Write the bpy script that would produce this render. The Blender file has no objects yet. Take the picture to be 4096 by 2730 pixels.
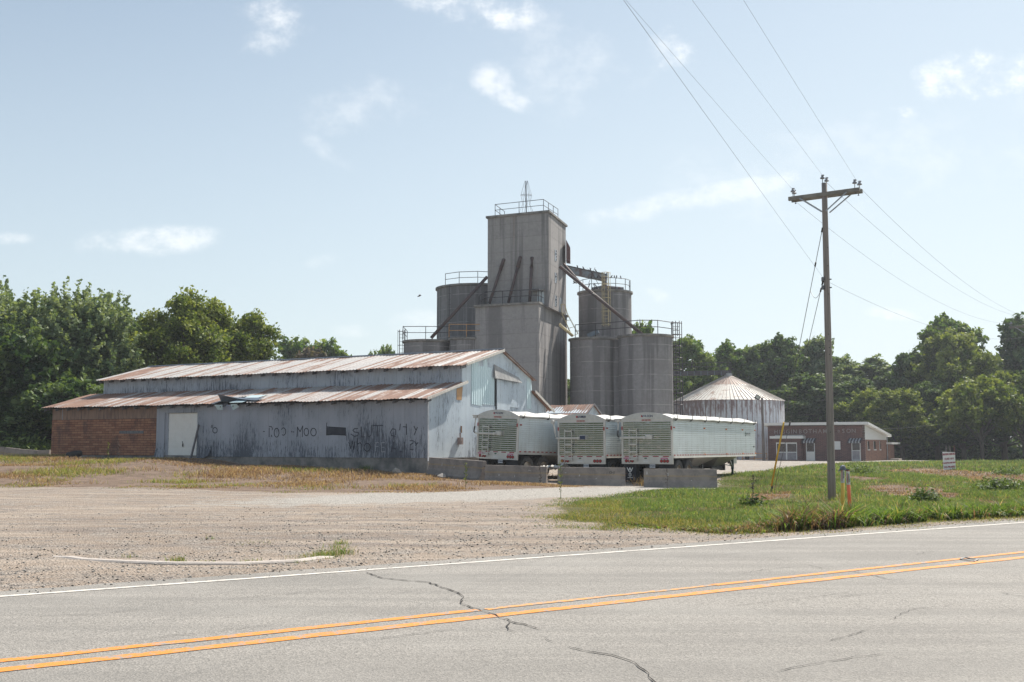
import bpy, bmesh, math, random
import numpy as np
from mathutils import Vector, Matrix
R = math.radians
random.seed(7)
rng = np.random.default_rng(7)
scn = bpy.context.scene
COL = scn.collection

# ---------------------------------------------------------------- camera, sky, sun, exposure
FPX, HORIZ, EYE = 4526.0, 1784.3, 1.6          # focal length and horizon in pixels of the 4096 px photograph
PITCH = math.atan((HORIZ - 1365) / FPX)
cam = bpy.data.objects.new('camera', bpy.data.cameras.new('camera')); COL.objects.link(cam)
cam.data.sensor_width = 36; cam.data.lens = 36 * FPX / 4096
cam.data.clip_start = 0.1; cam.data.clip_end = 6000
cam.location = (0, 0, EYE); cam.rotation_euler = (math.pi / 2 + PITCH, 0, 0)
scn.camera = cam
SUN_AZ, SUN_EL = 40.0, 50.0                     # degrees right of straight ahead, above the horizon
scn.view_settings.view_transform = 'Standard'; scn.view_settings.look = 'None'
scn.view_settings.gamma = 1; scn.view_settings.exposure = 0.48
sun = bpy.data.objects.new('sun', bpy.data.lights.new('sun', 'SUN')); COL.objects.link(sun)
sun.data.energy = 5.0; sun.data.angle = R(0.6); sun.data.color = (1.0, 0.93, 0.83)
sd = Vector((math.sin(R(SUN_AZ)) * math.cos(R(SUN_EL)), math.cos(R(SUN_AZ)) * math.cos(R(SUN_EL)), math.sin(R(SUN_EL))))
sun.rotation_euler = sd.to_track_quat('Z', 'Y').to_euler(); sun.location = (60, 60, 90)

def at(px, py, Y):
    v = py - 1365
    f = FPX * math.cos(PITCH) + v * math.sin(PITCH); u = FPX * math.sin(PITCH) - v * math.cos(PITCH)
    k = Y / f
    return Vector(((px - 2048) * k, Y, EYE + u * k))
def at_z(px, py, z=0.0):
    p = at(px, py, 1.0); k = (z - EYE) / (p.z - EYE)
    return Vector((p.x * k, k, z))

# ---------------------------------------------------------------- node helpers
def nodes_of(m):
    return m.node_tree.nodes, m.node_tree.links
class NB:
    """small wrapper for building node trees"""
    def __init__(s, tree): s.t = tree; s.n = tree.nodes; s.l = tree.links
    def new(s, kind, **kw):
        n = s.n.new(kind)
        for k, v in kw.items():
            if hasattr(n, k) and k not in n.inputs: setattr(n, k, v)
            else: n.inputs[k].default_value = v
        return n
    def put(s, sock, v):
        if isinstance(v, bpy.types.NodeSocket): s.l.new(v, sock)
        elif v is not None: sock.default_value = v
    def math(s, op, a, b=None, c=None, clamp=False):
        n = s.n.new('ShaderNodeMath'); n.operation = op; n.use_clamp = clamp
        s.put(n.inputs[0], a); s.put(n.inputs[1], b); s.put(n.inputs[2], c)
        return n.outputs[0]
    def mix(s, f, a, b, op='MIX'):
        n = s.n.new('ShaderNodeMix'); n.data_type = 'RGBA'; n.blend_type = op
        s.put(n.inputs[0], f); s.put(n.inputs[6], col4(a)); s.put(n.inputs[7], col4(b))
        return n.outputs[2]
    def coord(s, kind='Object', scale=(1, 1, 1), loc=(0, 0, 0), rot=(0, 0, 0)):
        t = s.n.new('ShaderNodeTexCoord'); m = s.n.new('ShaderNodeMapping')
        m.inputs['Scale'].default_value = scale; m.inputs['Location'].default_value = loc; m.inputs['Rotation'].default_value = rot
        s.l.new(t.outputs[kind], m.inputs['Vector']); return m.outputs[0]
    def noise(s, vec, scale=1, detail=4, rough=.55, out='Fac'):
        n = s.n.new('ShaderNodeTexNoise'); n.inputs['Scale'].default_value = scale
        n.inputs['Detail'].default_value = detail; n.inputs['Roughness'].default_value = rough
        if vec is not None: s.l.new(vec, n.inputs['Vector'])
        return n.outputs[out]
    def step(s, v, lo, hi, a=0., b=1.):
        n = s.n.new('ShaderNodeMapRange'); n.interpolation_type = 'SMOOTHSTEP'
        s.put(n.inputs[0], v); n.inputs[1].default_value = lo; n.inputs[2].default_value = hi
        n.inputs[3].default_value = a; n.inputs[4].default_value = b
        return n.outputs[0]
    def sep(s, vec):
        n = s.n.new('ShaderNodeSeparateXYZ'); s.l.new(vec, n.inputs[0]); return n.outputs
def col4(c):
    if isinstance(c, (tuple, list)) and len(c) == 3: return (*c, 1)
    return c
def material(name, build):
    m = bpy.data.materials.new(name); m.use_nodes = True
    b = NB(m.node_tree); bsdf = m.node_tree.nodes['Principled BSDF']
    build(b, bsdf)
    return m
def setp(b, bsdf, color=None, rough=None, metal=None, spec=None, bump=None, bdist=.01, bstr=1.):
    b.put(bsdf.inputs['Base Color'], col4(color)); b.put(bsdf.inputs['Roughness'], rough)
    b.put(bsdf.inputs['Metallic'], metal); b.put(bsdf.inputs['Specular IOR Level'], spec)
    if bump is not None:
        n = b.n.new('ShaderNodeBump'); n.inputs['Distance'].default_value = bdist; n.inputs['Strength'].default_value = bstr
        b.l.new(bump, n.inputs['Height']); b.l.new(n.outputs[0], bsdf.inputs['Normal'])
def plain(name, c, rough=.6, metal=0., var=.15, scale=3., c2=None, bumpd=0., spec=.5, stretch=(1, 1, 1)):
    def f(b, s):
        v = b.coord(scale=stretch); n = b.noise(v, scale, 5, .6)
        c2_ = c2 or tuple(x * (1 - var * 2) for x in c)
        setp(b, s, b.mix(b.step(n, .3, .72), c, c2_), rough, metal, spec,
             b.noise(v, scale * 6, 3) if bumpd else None, bumpd or .01)
    return material(name, f)

# ---------------------------------------------------------------- world: Nishita sky with a few real-direction clouds
W = bpy.data.worlds.new('World'); scn.world = W; W.use_nodes = True
def build_world():
    b = NB(W.node_tree); bg = W.node_tree.nodes['Background']
    sky = b.n.new('ShaderNodeTexSky'); sky.sky_type = 'NISHITA'; sky.sun_disc = False
    sky.sun_elevation = R(SUN_EL); sky.sun_rotation = R(SUN_AZ)
    sky.air_density = 1.0; sky.dust_density = 1.2; sky.ozone_density = 3.0; sky.altitude = 150
    tc = b.n.new('ShaderNodeTexCoord'); g = tc.outputs['Generated']
    x, y, z = b.sep(g)
    ys = b.math('MAXIMUM', y, .05); u = b.math('DIVIDE', x, ys); v = b.math('DIVIDE', z, ys)
    cmb = b.n.new('ShaderNodeCombineXYZ'); b.l.new(u, cmb.inputs[0]); b.l.new(v, cmb.inputs[1])
    uv = cmb.outputs[0]
    mp = b.n.new('ShaderNodeMapping'); b.l.new(uv, mp.inputs[0]); mp.inputs['Scale'].default_value = (1, 1.35, 1)
    n1 = b.noise(mp.outputs[0], 15, 9, .68); n2 = b.noise(mp.outputs[0], 3.5, 4, .6)
    n = b.math('SUBTRACT', b.math('ADD', b.math('MULTIPLY', n1, .6), b.math('MULTIPLY', n2, .4)), .5)
    # px, py, half width, half height, tilt (deg), opacity
    clouds = [(1080, 95, 210, 130, 25, .55), (1880, 10, 300, 110, -14, .75), (1975, 330, 95, 90, -30, .5), (2040, 395, 130, 45, -30, .45),
              (590, 960, 320, 62, 4, .5), (20, 955, 150, 28, 0, .4), (2650, 185, 150, 95, -35, .8), (3900, 300, 320, 120, 12, 1.0),
              (3610, 440, 110, 40, -4, .8), (2900, 770, 800, 55, 11.5, .36), (3560, 1260, 110, 32, -5, .45), (1660, 1290, 200, 55, 5, .3),
              (1440, 1320, 110, 32, 0, .28), (1480, 420, 330, 120, 15, .26), (1290, 590, 190, 40, -35, .22), (2640, 1190, 70, 35, -25, .3),
              (1290, 1040, 100, 40, 10, .22), (2330, 250, 340, 230, 0, .22), (3500, 620, 900, 260, 8, .16)]
    tot = None
    for (px, py, a, h, tl, op) in clouds:
        c = at(px, py, 1.0); u0, v0 = c.x, c.z - EYE; ca, sa = math.cos(R(tl)), math.sin(R(tl))
        du = b.math('SUBTRACT', u, u0); dv = b.math('SUBTRACT', v, v0)
        p = b.math('MULTIPLY', b.math('ADD', b.math('MULTIPLY', du, ca), b.math('MULTIPLY', dv, sa)), FPX / a)
        q = b.math('MULTIPLY', b.math('SUBTRACT', b.math('MULTIPLY', dv, ca), b.math('MULTIPLY', du, sa)), FPX / h)
        d = b.math('ADD', b.math('MULTIPLY', p, p), b.math('MULTIPLY', q, q))
        m = b.math('ADD', b.math('MULTIPLY_ADD', d, -.5, .5), b.math('MULTIPLY', n, 4.8))
        m = b.math('MULTIPLY', b.step(m, -.05, 1.0), op)
        m = b.math('MULTIPLY', b.math('MULTIPLY', m, b.step(n1, .36, .62, .35, 1.0)), b.step(d, 2.1, .2))
        tot = m if tot is None else b.math('MAXIMUM', tot, m)
    tot = b.math('MULTIPLY', tot, b.math('GREATER_THAN', y, .06))
    # thin summer haze: whitens towards the horizon
    el = b.step(z, .62, -.02)
    skyc = b.mix(1.0, sky.outputs[0], (.97, 1.05, 1.0), 'MULTIPLY'); rgt = b.step(x, -.55, .45, 0, .22)
    skyc = b.mix(b.math('ADD', b.math('MULTIPLY', el, .52), b.math('ADD', rgt, .10), clamp=True), skyc, (8.5, 9.3, 9.6))
    out = b.mix(tot, skyc, (12.2, 12.1, 11.9))
    b.l.new(out, bg.inputs['Color']); bg.inputs['Strength'].default_value = .078
build_world()

# ---------------------------------------------------------------- mesh helpers
class MB:
    def __init__(s): s.v = []; s.f = []; s.mi = []; s.cur = 0
    def quad(s, a, b, c, d): s.poly([a, b, c, d])
    def poly(s, pts):
        k = len(s.v); s.v += [tuple(p) for p in pts]; s.f.append(list(range(k, k + len(pts)))); s.mi.append(s.cur)
    def box(s, x0, x1, y0, y1, z0, z1):
        s.prism([(x0, y0), (x1, y0), (x1, y1), (x0, y1)], z0, z1); return s
    def prism(s, pts, z0, z1):          # vertical prism over a plan polygon; z0/z1 numbers or lists
        n = len(pts); k = len(s.v)
        a = z0 if isinstance(z0, (list, tuple)) else [z0] * n; t = z1 if isinstance(z1, (list, tuple)) else [z1] * n
        s.v += [(p[0], p[1], a[i]) for i, p in enumerate(pts)] + [(p[0], p[1], t[i]) for i, p in enumerate(pts)]
        s.f.append([k + i for i in range(n)][::-1]); s.f.append([k + n + i for i in range(n)])
        for i in range(n):
            j = (i + 1) % n; s.f.append([k + i, k + j, k + n + j, k + n + i])
        s.mi += [s.cur] * (n + 2); return s
    def ext(s, pts, d):                  # extrude a 3D polygon by vector d
        n = len(pts); k = len(s.v); d = Vector(d)
        s.v += [tuple(p) for p in pts] + [tuple(Vector(p) + d) for p in pts]
        s.f.append([k + i for i in range(n)][::-1]); s.f.append([k + n + i for i in range(n)])
        for i in range(n):
            j = (i + 1) % n; s.f.append([k + i, k + j, k + n + j, k + n + i])
        s.mi += [s.cur] * (n + 2); return s
    def tube(s, pts, r, n=6, cap=True):
        pts = [Vector(p) for p in pts]; rs = r if isinstance(r, (list, tuple)) else [r] * len(pts); k = len(s.v)
        up = Vector((0, 0, 1))
        for i, p in enumerate(pts):
            d = (pts[min(i + 1, len(pts) - 1)] - pts[max(i - 1, 0)]).normalized()
            if abs(d.dot(up)) > .99: a = Vector((1, 0, 0))
            else: a = d.cross(up).normalized()
            c = d.cross(a).normalized()
            for j in range(n):
                t = 2 * math.pi * j / n; s.v.append(tuple(p + (a * math.cos(t) + c * math.sin(t)) * rs[i]))
        for i in range(len(pts) - 1):
            for j in range(n):
                q = (j + 1) % n; s.f.append([k + i * n + j, k + i * n + q, k + (i + 1) * n + q, k + (i + 1) * n + j]); s.mi.append(s.cur)
        if cap:
            s.f.append([k + j for j in range(n)][::-1]); s.f.append([k + (len(pts) - 1) * n + j for j in range(n)]); s.mi += [s.cur] * 2
        return s
    def bar(s, a, b, w, h):              # rectangular bar between two points
        a, b = Vector(a), Vector(b); d = (b - a).normalized(); up = Vector((0, 0, 1))
        sd_ = d.cross(up).normalized() if abs(d.dot(up)) < .99 else Vector((1, 0, 0)); u = sd_.cross(d).normalized()
        s.ext([a + sd_ * w / 2 + u * h / 2, a - sd_ * w / 2 + u * h / 2, a - sd_ * w / 2 - u * h / 2, a + sd_ * w / 2 - u * h / 2], b - a); return s
    def lathe(s, prof, cx=0, cy=0, n=48, a0=0, a1=2 * math.pi):   # prof: (r, z)
        k = len(s.v); m = n + (0 if a1 - a0 > 6.28 else 1)
        for (r, z) in prof:
            for j in range(m):
                t = a0 + (a1 - a0) * j / n; s.v.append((cx + r * math.cos(t), cy + r * math.sin(t), z))
        for i in range(len(prof) - 1):
            for j in range(n):
                q = (j + 1) % m; s.f.append([k + i * m + j, k + i * m + q, k + (i + 1) * m + q, k + (i + 1) * m + j]); s.mi.append(s.cur)
        return s
    def disc(s, c, ax, r, th, n=20):     # short cylinder centred at c along axis ax
        ax = Vector(ax).normalized(); s.tube([Vector(c) - ax * th / 2, Vector(c) + ax * th / 2], r, n); return s
    def build(s, name, mat, parent=None, off=None, smooth=False):
        me = bpy.data.meshes.new(name)
        v = s.v
        if off is not None: v = [(a[0] - off[0], a[1] - off[1], a[2] - off[2]) for a in v]
        me.from_pydata(v, [], s.f)
        mats = mat if isinstance(mat, (list, tuple)) else [mat]
        for m in mats: me.materials.append(m)
        if len(mats) > 1: me.polygons.foreach_set('material_index', s.mi)
        if smooth: me.polygons.foreach_set('use_smooth', [True] * len(me.polygons))
        bm = bmesh.new(); bm.from_mesh(me); bmesh.ops.recalc_face_normals(bm, faces=bm.faces); bm.to_mesh(me); bm.free()
        return link(name, me, parent)
def link(name, me, parent=None):
    o = bpy.data.objects.new(name, me); COL.objects.link(o)
    if parent is not None: o.parent = parent
    return o
def tag(o, label=None, cat=None, group=None, kind=None):
    if label: o['label'] = label
    if cat: o['category'] = cat
    if group: o['group'] = group
    if kind: o['kind'] = kind
    return o
def thing(name, label, cat, loc=(0, 0, 0), rz=0, group=None):
    o = bpy.data.objects.new(name, None); COL.objects.link(o); o.location = loc; o.rotation_euler = (0, 0, rz)
    o.empty_display_size = .3
    return tag(o, label, cat, group)
def copy_tree(o, parent=None):
    c = o.copy(); COL.objects.link(c)
    if parent is not None: c.parent = parent
    for ch in [k for k in o.children]: copy_tree(ch, c)
    return c
def bevel(o, w=.01, seg=2):
    m = o.modifiers.new('bevel', 'BEVEL'); m.width = w; m.segments = seg; m.limit_method = 'ANGLE'; return o
def np_mesh(name, V, F4=None, F3=None, mat=None, colattr=None, parent=None, smooth=False):
    me = bpy.data.meshes.new(name)
    V = np.asarray(V, np.float32); me.vertices.add(len(V)); me.vertices.foreach_set('co', V.ravel())
    loops = []; starts = []; tot = 0
    parts = []
    if F4 is not None and len(F4): parts.append(np.asarray(F4, np.int32))
    if F3 is not None and len(F3): parts.append(np.asarray(F3, np.int32))
    allidx = np.concatenate([p.ravel() for p in parts]); sizes = np.concatenate([np.full(len(p), p.shape[1], np.int32) for p in parts])
    st = np.concatenate([[0], np.cumsum(sizes)[:-1]]).astype(np.int32)
    me.loops.add(len(allidx)); me.loops.foreach_set('vertex_index', allidx)
    me.polygons.add(len(sizes)); me.polygons.foreach_set('loop_start', st); me.polygons.foreach_set('loop_total', sizes)
    if smooth: me.polygons.foreach_set('use_smooth', np.ones(len(sizes), bool))
    me.update(calc_edges=True); me.validate()
    if colattr is not None:
        a = me.color_attributes.new('col', 'FLOAT_COLOR', 'POINT')
        c = np.ones((len(V), 4), np.float32); c[:, :3] = colattr; a.data.foreach_set('color', c.ravel())
    if mat: me.materials.append(mat)
    return link(name, me, parent)
def text_into(mb, body, size, origin, right, up, depth=.004, spacing=1., align='CENTER', bold=0.0, sx=1.0):
    """raised lettering: each glyph as a thin solid laid on the plane (right, up)"""
    cu = bpy.data.curves.new('t', 'FONT'); cu.body = body; cu.size = size; cu.align_x = align; cu.align_y = 'CENTER'
    cu.space_character = spacing; cu.extrude = depth / 2; cu.offset = bold; cu.resolution_u = 3
    ob = bpy.data.objects.new('t', cu); COL.objects.link(ob)
    dg = bpy.context.evaluated_depsgraph_get(); me = bpy.data.meshes.new_from_object(ob.evaluated_get(dg))
    bpy.data.objects.remove(ob); bpy.data.curves.remove(cu)
    r, u = Vector(right).normalized(), Vector(up).normalized(); n = r.cross(u); o = Vector(origin)
    k = len(mb.v)
    mb.v += [tuple(o + r * v.co.x * sx + u * v.co.y + n * (v.co.z + depth / 2)) for v in me.vertices]
    for p in me.polygons: mb.f.append([k + i for i in p.vertices]); mb.mi.append(mb.cur)
    bpy.data.meshes.remove(me)
class Frame:
    """a building or vehicle standing at (ox, oy), turned by rz: converts photo rays to its own coordinates"""
    def __init__(s, ox, oy, rz): s.o = Vector((ox, oy, 0)); s.rz = rz; s.inv = Matrix.Rotation(-rz, 3, 'Z')
    def loc(s, p): return s.inv @ (Vector(p) - s.o)
    def hit(s, px, py, axis, val):
        c = s.loc((0, 0, EYE)); d = s.loc(at(px, py, 1.0)) - c; k = (val - c[axis]) / d[axis]; return c + d * k
    def front(s, px, py, x=0.): return s.hit(px, py, 0, x)      # plane local x = const
    def side(s, px, py, y=0.): return s.hit(px, py, 1, y)       # plane local y = const
# ---------------------------------------------------------------- terrain
TP = np.array([(-3.98,53.5,.30),(-7.5,55.5,.45),(-11,57.5,.62),(-18,61.5,.93),(-22,64,.95),(-27,67,.95),(-34,70,.85),(-50,80,.9),(-24,56,.62),(-32,58,.6),
 (-1.2,49.4,.13),(0,49.5,.02),(3,48.2,-.05),(5,47.5,-.08),(7,46.6,-.12),(9.5,46,-.12),(-.7,52,.16),(1.5,58,.1),(3,51.2,-.03),(6.5,50.2,-.03),(8,53,-.02),
 (11.5,57.5,.12),(9,62,.12),(37,120,.0),(28,125,.0),(24,90,.1),(16,75,.12),(10,98,.2),(2,94,.3),(-10,98,.5),(28,75,.0),(33,60,0),(9.3,33.6,0.03),(8.6,26.2,0),
 (20,45,.05),(40,150,-.4),(0,150,-.2),(80,150,-.5),(-60,120,.8),(-40,95,.9),(-20,40,.03),(-5,40,.0),(-14,46,.12),(-26,50,.25),(-10,33,0),(4,36,0),(0,44,0),
 (17,31,.03),(-30,37,.05),(60,60,0),(45,90,0)], float)
DX, DY = .8085, .5885                                   # direction of the road
def perp(x, y): return -DY * x + DX * y
def along(x, y): return DX * x + DY * y
def height(x, y):
    x = np.asarray(x, float); y = np.asarray(y, float)
    num = np.zeros(x.shape); den = np.zeros(x.shape)
    for (a, b, c) in TP:
        w = 1 / ((x - a) ** 2 + (y - b) ** 2 + 1.5) ** 2; num += w * c; den += w
    p = perp(x, y); s = np.clip((p - 15) / 10, 0, 1); s = s * s * (3 - 2 * s)
    return num / den * s
def hz(x, y): return float(height(np.array([x]), np.array([y]))[0])

def ground_poly(pts): return np.array([at_z(px, py, 0).to_2d()[:] for px, py in pts])
def sdist(poly, X, Y):                                   # signed distance to a polygon, positive inside
    n = len(poly); d2 = np.full(X.shape, 1e18); ins = np.zeros(X.shape, bool)
    for i in range(n):
        ax, ay = poly[i]; bx, by = poly[(i + 1) % n]
        ex, ey = bx - ax, by - ay; wx, wy = X - ax, Y - ay
        t = np.clip((wx * ex + wy * ey) / (ex * ex + ey * ey), 0, 1)
        d2 = np.minimum(d2, (wx - ex * t) ** 2 + (wy - ey * t) ** 2)
        c = ((ay > Y) != (by > Y)) & (X < (bx - ax) * (Y - ay) / (by - ay + 1e-12) + ax); ins ^= c
    d = np.sqrt(d2); return np.where(ins, d, -d)
LAWN = ground_poly([(4500,2046),(4096,2070),(3709,2091),(3353,2120),(3056,2136),(2878,2138),(2700,2116),(2560,2104),(2470,2116),(2400,2098),(2300,2088),(2215,2068),(2270,2052),(2230,2034),
                    (2300,2003),(2450,1985),(2560,1965),(2640,1953),(2860,1948),(2900,1905),(3000,1897),(3100,1888),(3200,1868),(3300,1862),(3420,1856),(3650,1848),(4096,1845)])
LAWN = np.vstack([LAWN, [(150, 118), (150, 60)]])
VERGE_P = [at_z(px, py, 0).to_2d() for px, py in [(2560,2106),(2700,2116),(2878,2136),(3056,2134),(3353,2118),(3709,2089),(4096,2068),(4500,2044)]]
WEEDS = np.array([(-60, 39), (-24.5, 44.5), (-15.5, 42), (-11, 40.2), (-7, 39.2), (-2.2, 39.6), (-.2, 42.0), (2.2, 44.8), (3.4, 47.6), (-1.2, 49.2), (-3.9, 53), (-26.5, 66.3), (-40, 72), (-70, 80)])
DIRTS = [ground_poly(p) for p in ([(3480,1884),(3700,1876),(3990,1892),(4180,1905),(4180,1950),(3950,1935),(3780,1912),(3560,1900)], [(3400,1942),(3560,1940),(3800,1962),(3900,1985),(3800,1998),(3560,1985)], [(2880,1978),(3080,1962),(3200,1985),(3050,2012)], [(3360,1916),(3480,1912),(3540,1925),(3420,1930)], [(3900,2000),(4060,2012),(4050,2030),(3880,2020)])]

def mat_ground(b, s):
    a = b.n.new('ShaderNodeVertexColor'); a.layer_name = 'col'; r_, g_, bl_ = [b.new('ShaderNodeSeparateColor') for _ in range(1)][0].outputs
    b.l.new(a.outputs['Color'], r_.node.inputs[0])
    v = b.coord()
    big = b.noise(v, .22, 5, .6); mid = b.noise(v, 1.4, 5, .62); fine = b.noise(v, 11, 5, .7); grit = b.noise(v, 42, 4, .75)
    # stone speckle
    vo = b.n.new('ShaderNodeTexVoronoi'); vo.inputs['Scale'].default_value = 30; b.l.new(v, vo.inputs['Vector'])
    vo2 = b.n.new('ShaderNodeTexVoronoi'); vo2.inputs['Scale'].default_value = 9; b.l.new(v, vo2.inputs['Vector'])
    sp = b.sep(vo.outputs['Color'])[0]; sp2 = b.sep(vo2.outputs['Color'])[1]
    dirt = b.mix(b.step(big, .35, .65), (.285, .22, .17), (.395, .315, .25))
    stones = b.mix(sp, (.13, .12, .11), (.50, .45, .40))
    gravel = b.mix(b.math('ADD', b.step(mid, .38, .66, .25, .85), 0), dirt, stones)
    dark = b.step(sp2, .88, .95); gravel = b.mix(b.math('MULTIPLY', dark, b.step(mid, .4, .6, .1, .75)), gravel, (.14, .125, .12))
    # wheel-swept streaks that follow the road
    st = b.coord(rot=(0, 0, -math.atan2(DY, DX) + .25), scale=(.10, 1.3, 1)); sn = b.noise(st, 1.1, 5, .62)
    gravel = b.mix(b.step(sn, .50, .64, 0, .7), gravel, (.47, .39, .32)); gravel = b.mix(b.step(sn, .46, .35, 0, .55), gravel, (.22, .19, .175))
    white = b.mix(sp, (.27, .25, .225), (.55, .52, .48))
    wmask = b.step(b.math('ADD', bl_, b.math('MULTIPLY', b.math('SUBTRACT', mid, .5), .9)), .35, .7)
    gravel = b.mix(wmask, gravel, white)
    # soil below weeds and grass
    soil = b.mix(b.step(mid, .35, .65), (.13, .09, .065), (.24, .165, .125)); soil = b.mix(b.step(fine, .47, .64, 0, .45), soil, (.31, .24, .18))
    wm = b.step(b.math('ADD', g_, b.math('MULTIPLY', b.math('SUBTRACT', b.math('ADD', mid, fine), 1.), .55)), .42, .58)
    col = b.mix(b.math('MULTIPLY', wm, .85), gravel, soil)
    turf = b.mix(b.step(fine, .35, .6), (.075, .085, .028), (.145, .13, .06))
    gm = b.step(b.math('ADD', r_, b.math('MULTIPLY', b.math('SUBTRACT', b.math('ADD', mid, fine), 1.), .5)), .46, .54)
    col = b.mix(gm, col, turf)
    h = b.math('ADD', b.math('MULTIPLY', vo.outputs['Distance'], 1.2), b.math('ADD', b.math('MULTIPLY', grit, .8), b.math('MULTIPLY', mid, 2.2)))
    setp(b, s, col, .95, spec=.15, bump=h, bdist=.03, bstr=.9)
M_ground = material('ground', mat_ground)
def make_ground():
    def axis(lo, hi, st, far):
        c = list(np.arange(lo, hi + 1e-6, st)); d = st
        a = c[-1]
        while a < far: d *= 1.35; a += d; c.append(a)
        a = c[0]; d = st
        while a > -far: d *= 1.35; a -= d; c.insert(0, a)
        return np.array(c)
    xs = axis(-44, 62, .55, 1500); ys = axis(2, 92, .5, 1500)
    X, Y = np.meshgrid(xs, ys); Z = height(X, Y)
    near = (perp(X, Y) > 13.8) & (Y < 90) & (np.abs(X) < 60)
    Z += np.where(near, .018 * np.sin(X * 2.1 + Y * .7) * np.sin(Y * 1.7 - X * .5) * np.clip((perp(X, Y) - 13.8) / 3, 0, 1), 0)
    rd = (perp(X, Y) < 13.55) & (perp(X, Y) > 2.4); Z = np.where(rd, Z - .05, Z)
    V = np.stack([X, Y, Z], -1).reshape(-1, 3); nx, ny = len(xs), len(ys)
    i = np.arange(nx * ny).reshape(ny, nx)
    F = np.stack([i[:-1, :-1], i[:-1, 1:], i[1:, 1:], i[1:, :-1]], -1).reshape(-1, 4)
    x, y = V[:, 0], V[:, 1]
    g = np.clip(sdist(LAWN, x, y) / 1.6 + .5, 0, 1)
    for D in DIRTS: g = np.minimum(g, np.clip(.5 - sdist(D, x, y) / 1.2, 0, 1))
    w_ = np.zeros_like(g)
    for D in DIRTS: w_ = np.maximum(w_, np.clip(sdist(D, x, y) / 1.5 + 1.2, 0, 1))
    g = np.maximum(g, np.clip((y - 140) / 4, 0, 1)); g = np.maximum(g, np.clip(.5 + (1.8 - perp(x, y)) / 2, 0, 1))
    g = np.maximum(g, np.clip((x - 95) / 4, 0, 1)); g = np.maximum(g, np.clip((-x - 33 - (70 - y) * .3) / 4, 0, 1) * (y > 60))
    w = np.maximum(np.clip(sdist(WEEDS, x, y) / 2. + .5, 0, 1), w_); g = np.maximum(g, np.clip((-x - 36) / 3, 0, 1))
    wh = np.exp(-(((perp(x, y) - (31 + (along(x, y) - 22) * .12)) / 4.0) ** 2)) * np.clip((along(x, y) - 6) / 12, 0, 1) * np.clip((48 - along(x, y)) / 10, 0, 1)
    wh = np.maximum(wh, np.exp(-(((x + 1.5) / 2.2) ** 2 + ((y - 19.3) / .55) ** 2)) * .45)
    wh = np.maximum(wh, .55 * (y > 56) * (x > 6))
    o = np_mesh('ground', V, F4=F, mat=M_ground, colattr=np.stack([g, w, wh], -1), smooth=True)
    tag(o, 'gravel yard and soil running back from the road', 'ground', kind='structure'); return o
make_ground()

# ---------------------------------------------------------------- road with worn markings and cracks
def mat_road(b, s):
    v = b.coord(); sp = b.coord(rot=(0, 0, -math.atan2(DY, DX)), scale=(.05, .9, 1))
    streak = b.noise(sp, 1.6, 5, .6); big = b.noise(v, .5, 5, .6); fine = b.noise(v, 60, 3, .8); mid = b.noise(v, 6, 5, .65)
    vo = b.n.new('ShaderNodeTexVoronoi'); vo.inputs['Scale'].default_value = 70; b.l.new(v, vo.inputs['Vector'])
    agg = b.sep(vo.outputs['Color'])[0]
    c = b.mix(agg, (.13, .125, .115), (.45, .42, .385)); c = b.mix(.38, c, (.27, .255, .235))
    c = b.mix(b.step(streak, .38, .62, .0, .5), c, (.19, .182, .17)); c = b.mix(b.step(big, .45, .7, 0, .3), c, (.36, .345, .32))
    c = b.mix(b.step(mid, .62, .74, 0, .3), c, (.20, .19, .18))
    h = b.math('ADD', b.math('MULTIPLY', vo.outputs['Distance'], 1.0), b.math('MULTIPLY', fine, .6))
    setp(b, s, c, .88, spec=.25, bump=h, bdist=.006, bstr=.8)
M_road = material('road_asphalt', mat_road)
def mat_paint(col, lo, hi):
    def f(b, s):
        v = b.coord(); n = b.noise(v, 7, 6, .72); n2 = b.noise(v, 45, 3, .7)
        m = b.step(b.math('ADD', b.math('MULTIPLY', n, .7), b.math('MULTIPLY', n2, .3)), lo, hi)
        c = b.mix(m, col, (.30, .28, .26)); setp(b, s, c, .7, spec=.3, bump=n2, bdist=.004)
    return f
M_yellow = material('yellow_road_paint', mat_paint((.70, .27, .05), .50, .59))
M_yellow_worn = material('worn_yellow_road_paint', mat_paint((.68, .32, .09), .47, .56))
M_white = material('white_road_paint', mat_paint((.70, .66, .60), .50, .62))
def strip(name, pts, w, mat, z, label, jag=.0, lay=None):
    """ribbon on the ground along a 2D polyline, densely sampled with slightly ragged edges"""
    P = [Vector((p[0], p[1])) for p in pts]; Q = []
    for a, c in zip(P[:-1], P[1:]):
        n = max(1, int((c - a).length / .25))
        for k in range(n): Q.append(a + (c - a) * (k / n))
    Q.append(P[-1]); mb = MB(); prev = None
    for i, q in enumerate(Q):
        d = (Q[min(i + 1, len(Q) - 1)] - Q[max(i - 1, 0)]).normalized(); n = Vector((-d.y, d.x)); ww = w(i / len(Q)) if callable(w) else w
        a = q + n * (ww / 2 + random.uniform(-jag, jag)); c = q - n * (ww / 2 + random.uniform(-jag, jag))
        cur = ((a.x, a.y, z), (c.x, c.y, z))
        if prev: mb.quad(prev[0], cur[0], cur[1], prev[1])
        prev = cur
    o = mb.build(name, mat); tag(o, label, 'road marking' if 'line' in name else 'road', kind='structure'); return o
def line_pts(photo):
    g = [at_z(px, py, 0) for px, py in photo]; al = np.array([along(p.x, p.y) for p in g]); pe = np.array([perp(p.x, p.y) for p in g])
    co = np.polyfit(al, pe, 1); f = lambda t: co[0] * t + co[1]
    return lambda t: (DX * t - DY * f(t), DY * t + DX * f(t)), co
wf, wc = line_pts([(0,2380),(840,2325),(1400,2291),(2700,2198),(3412,2142.8),(4096,2087.6)])
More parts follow.
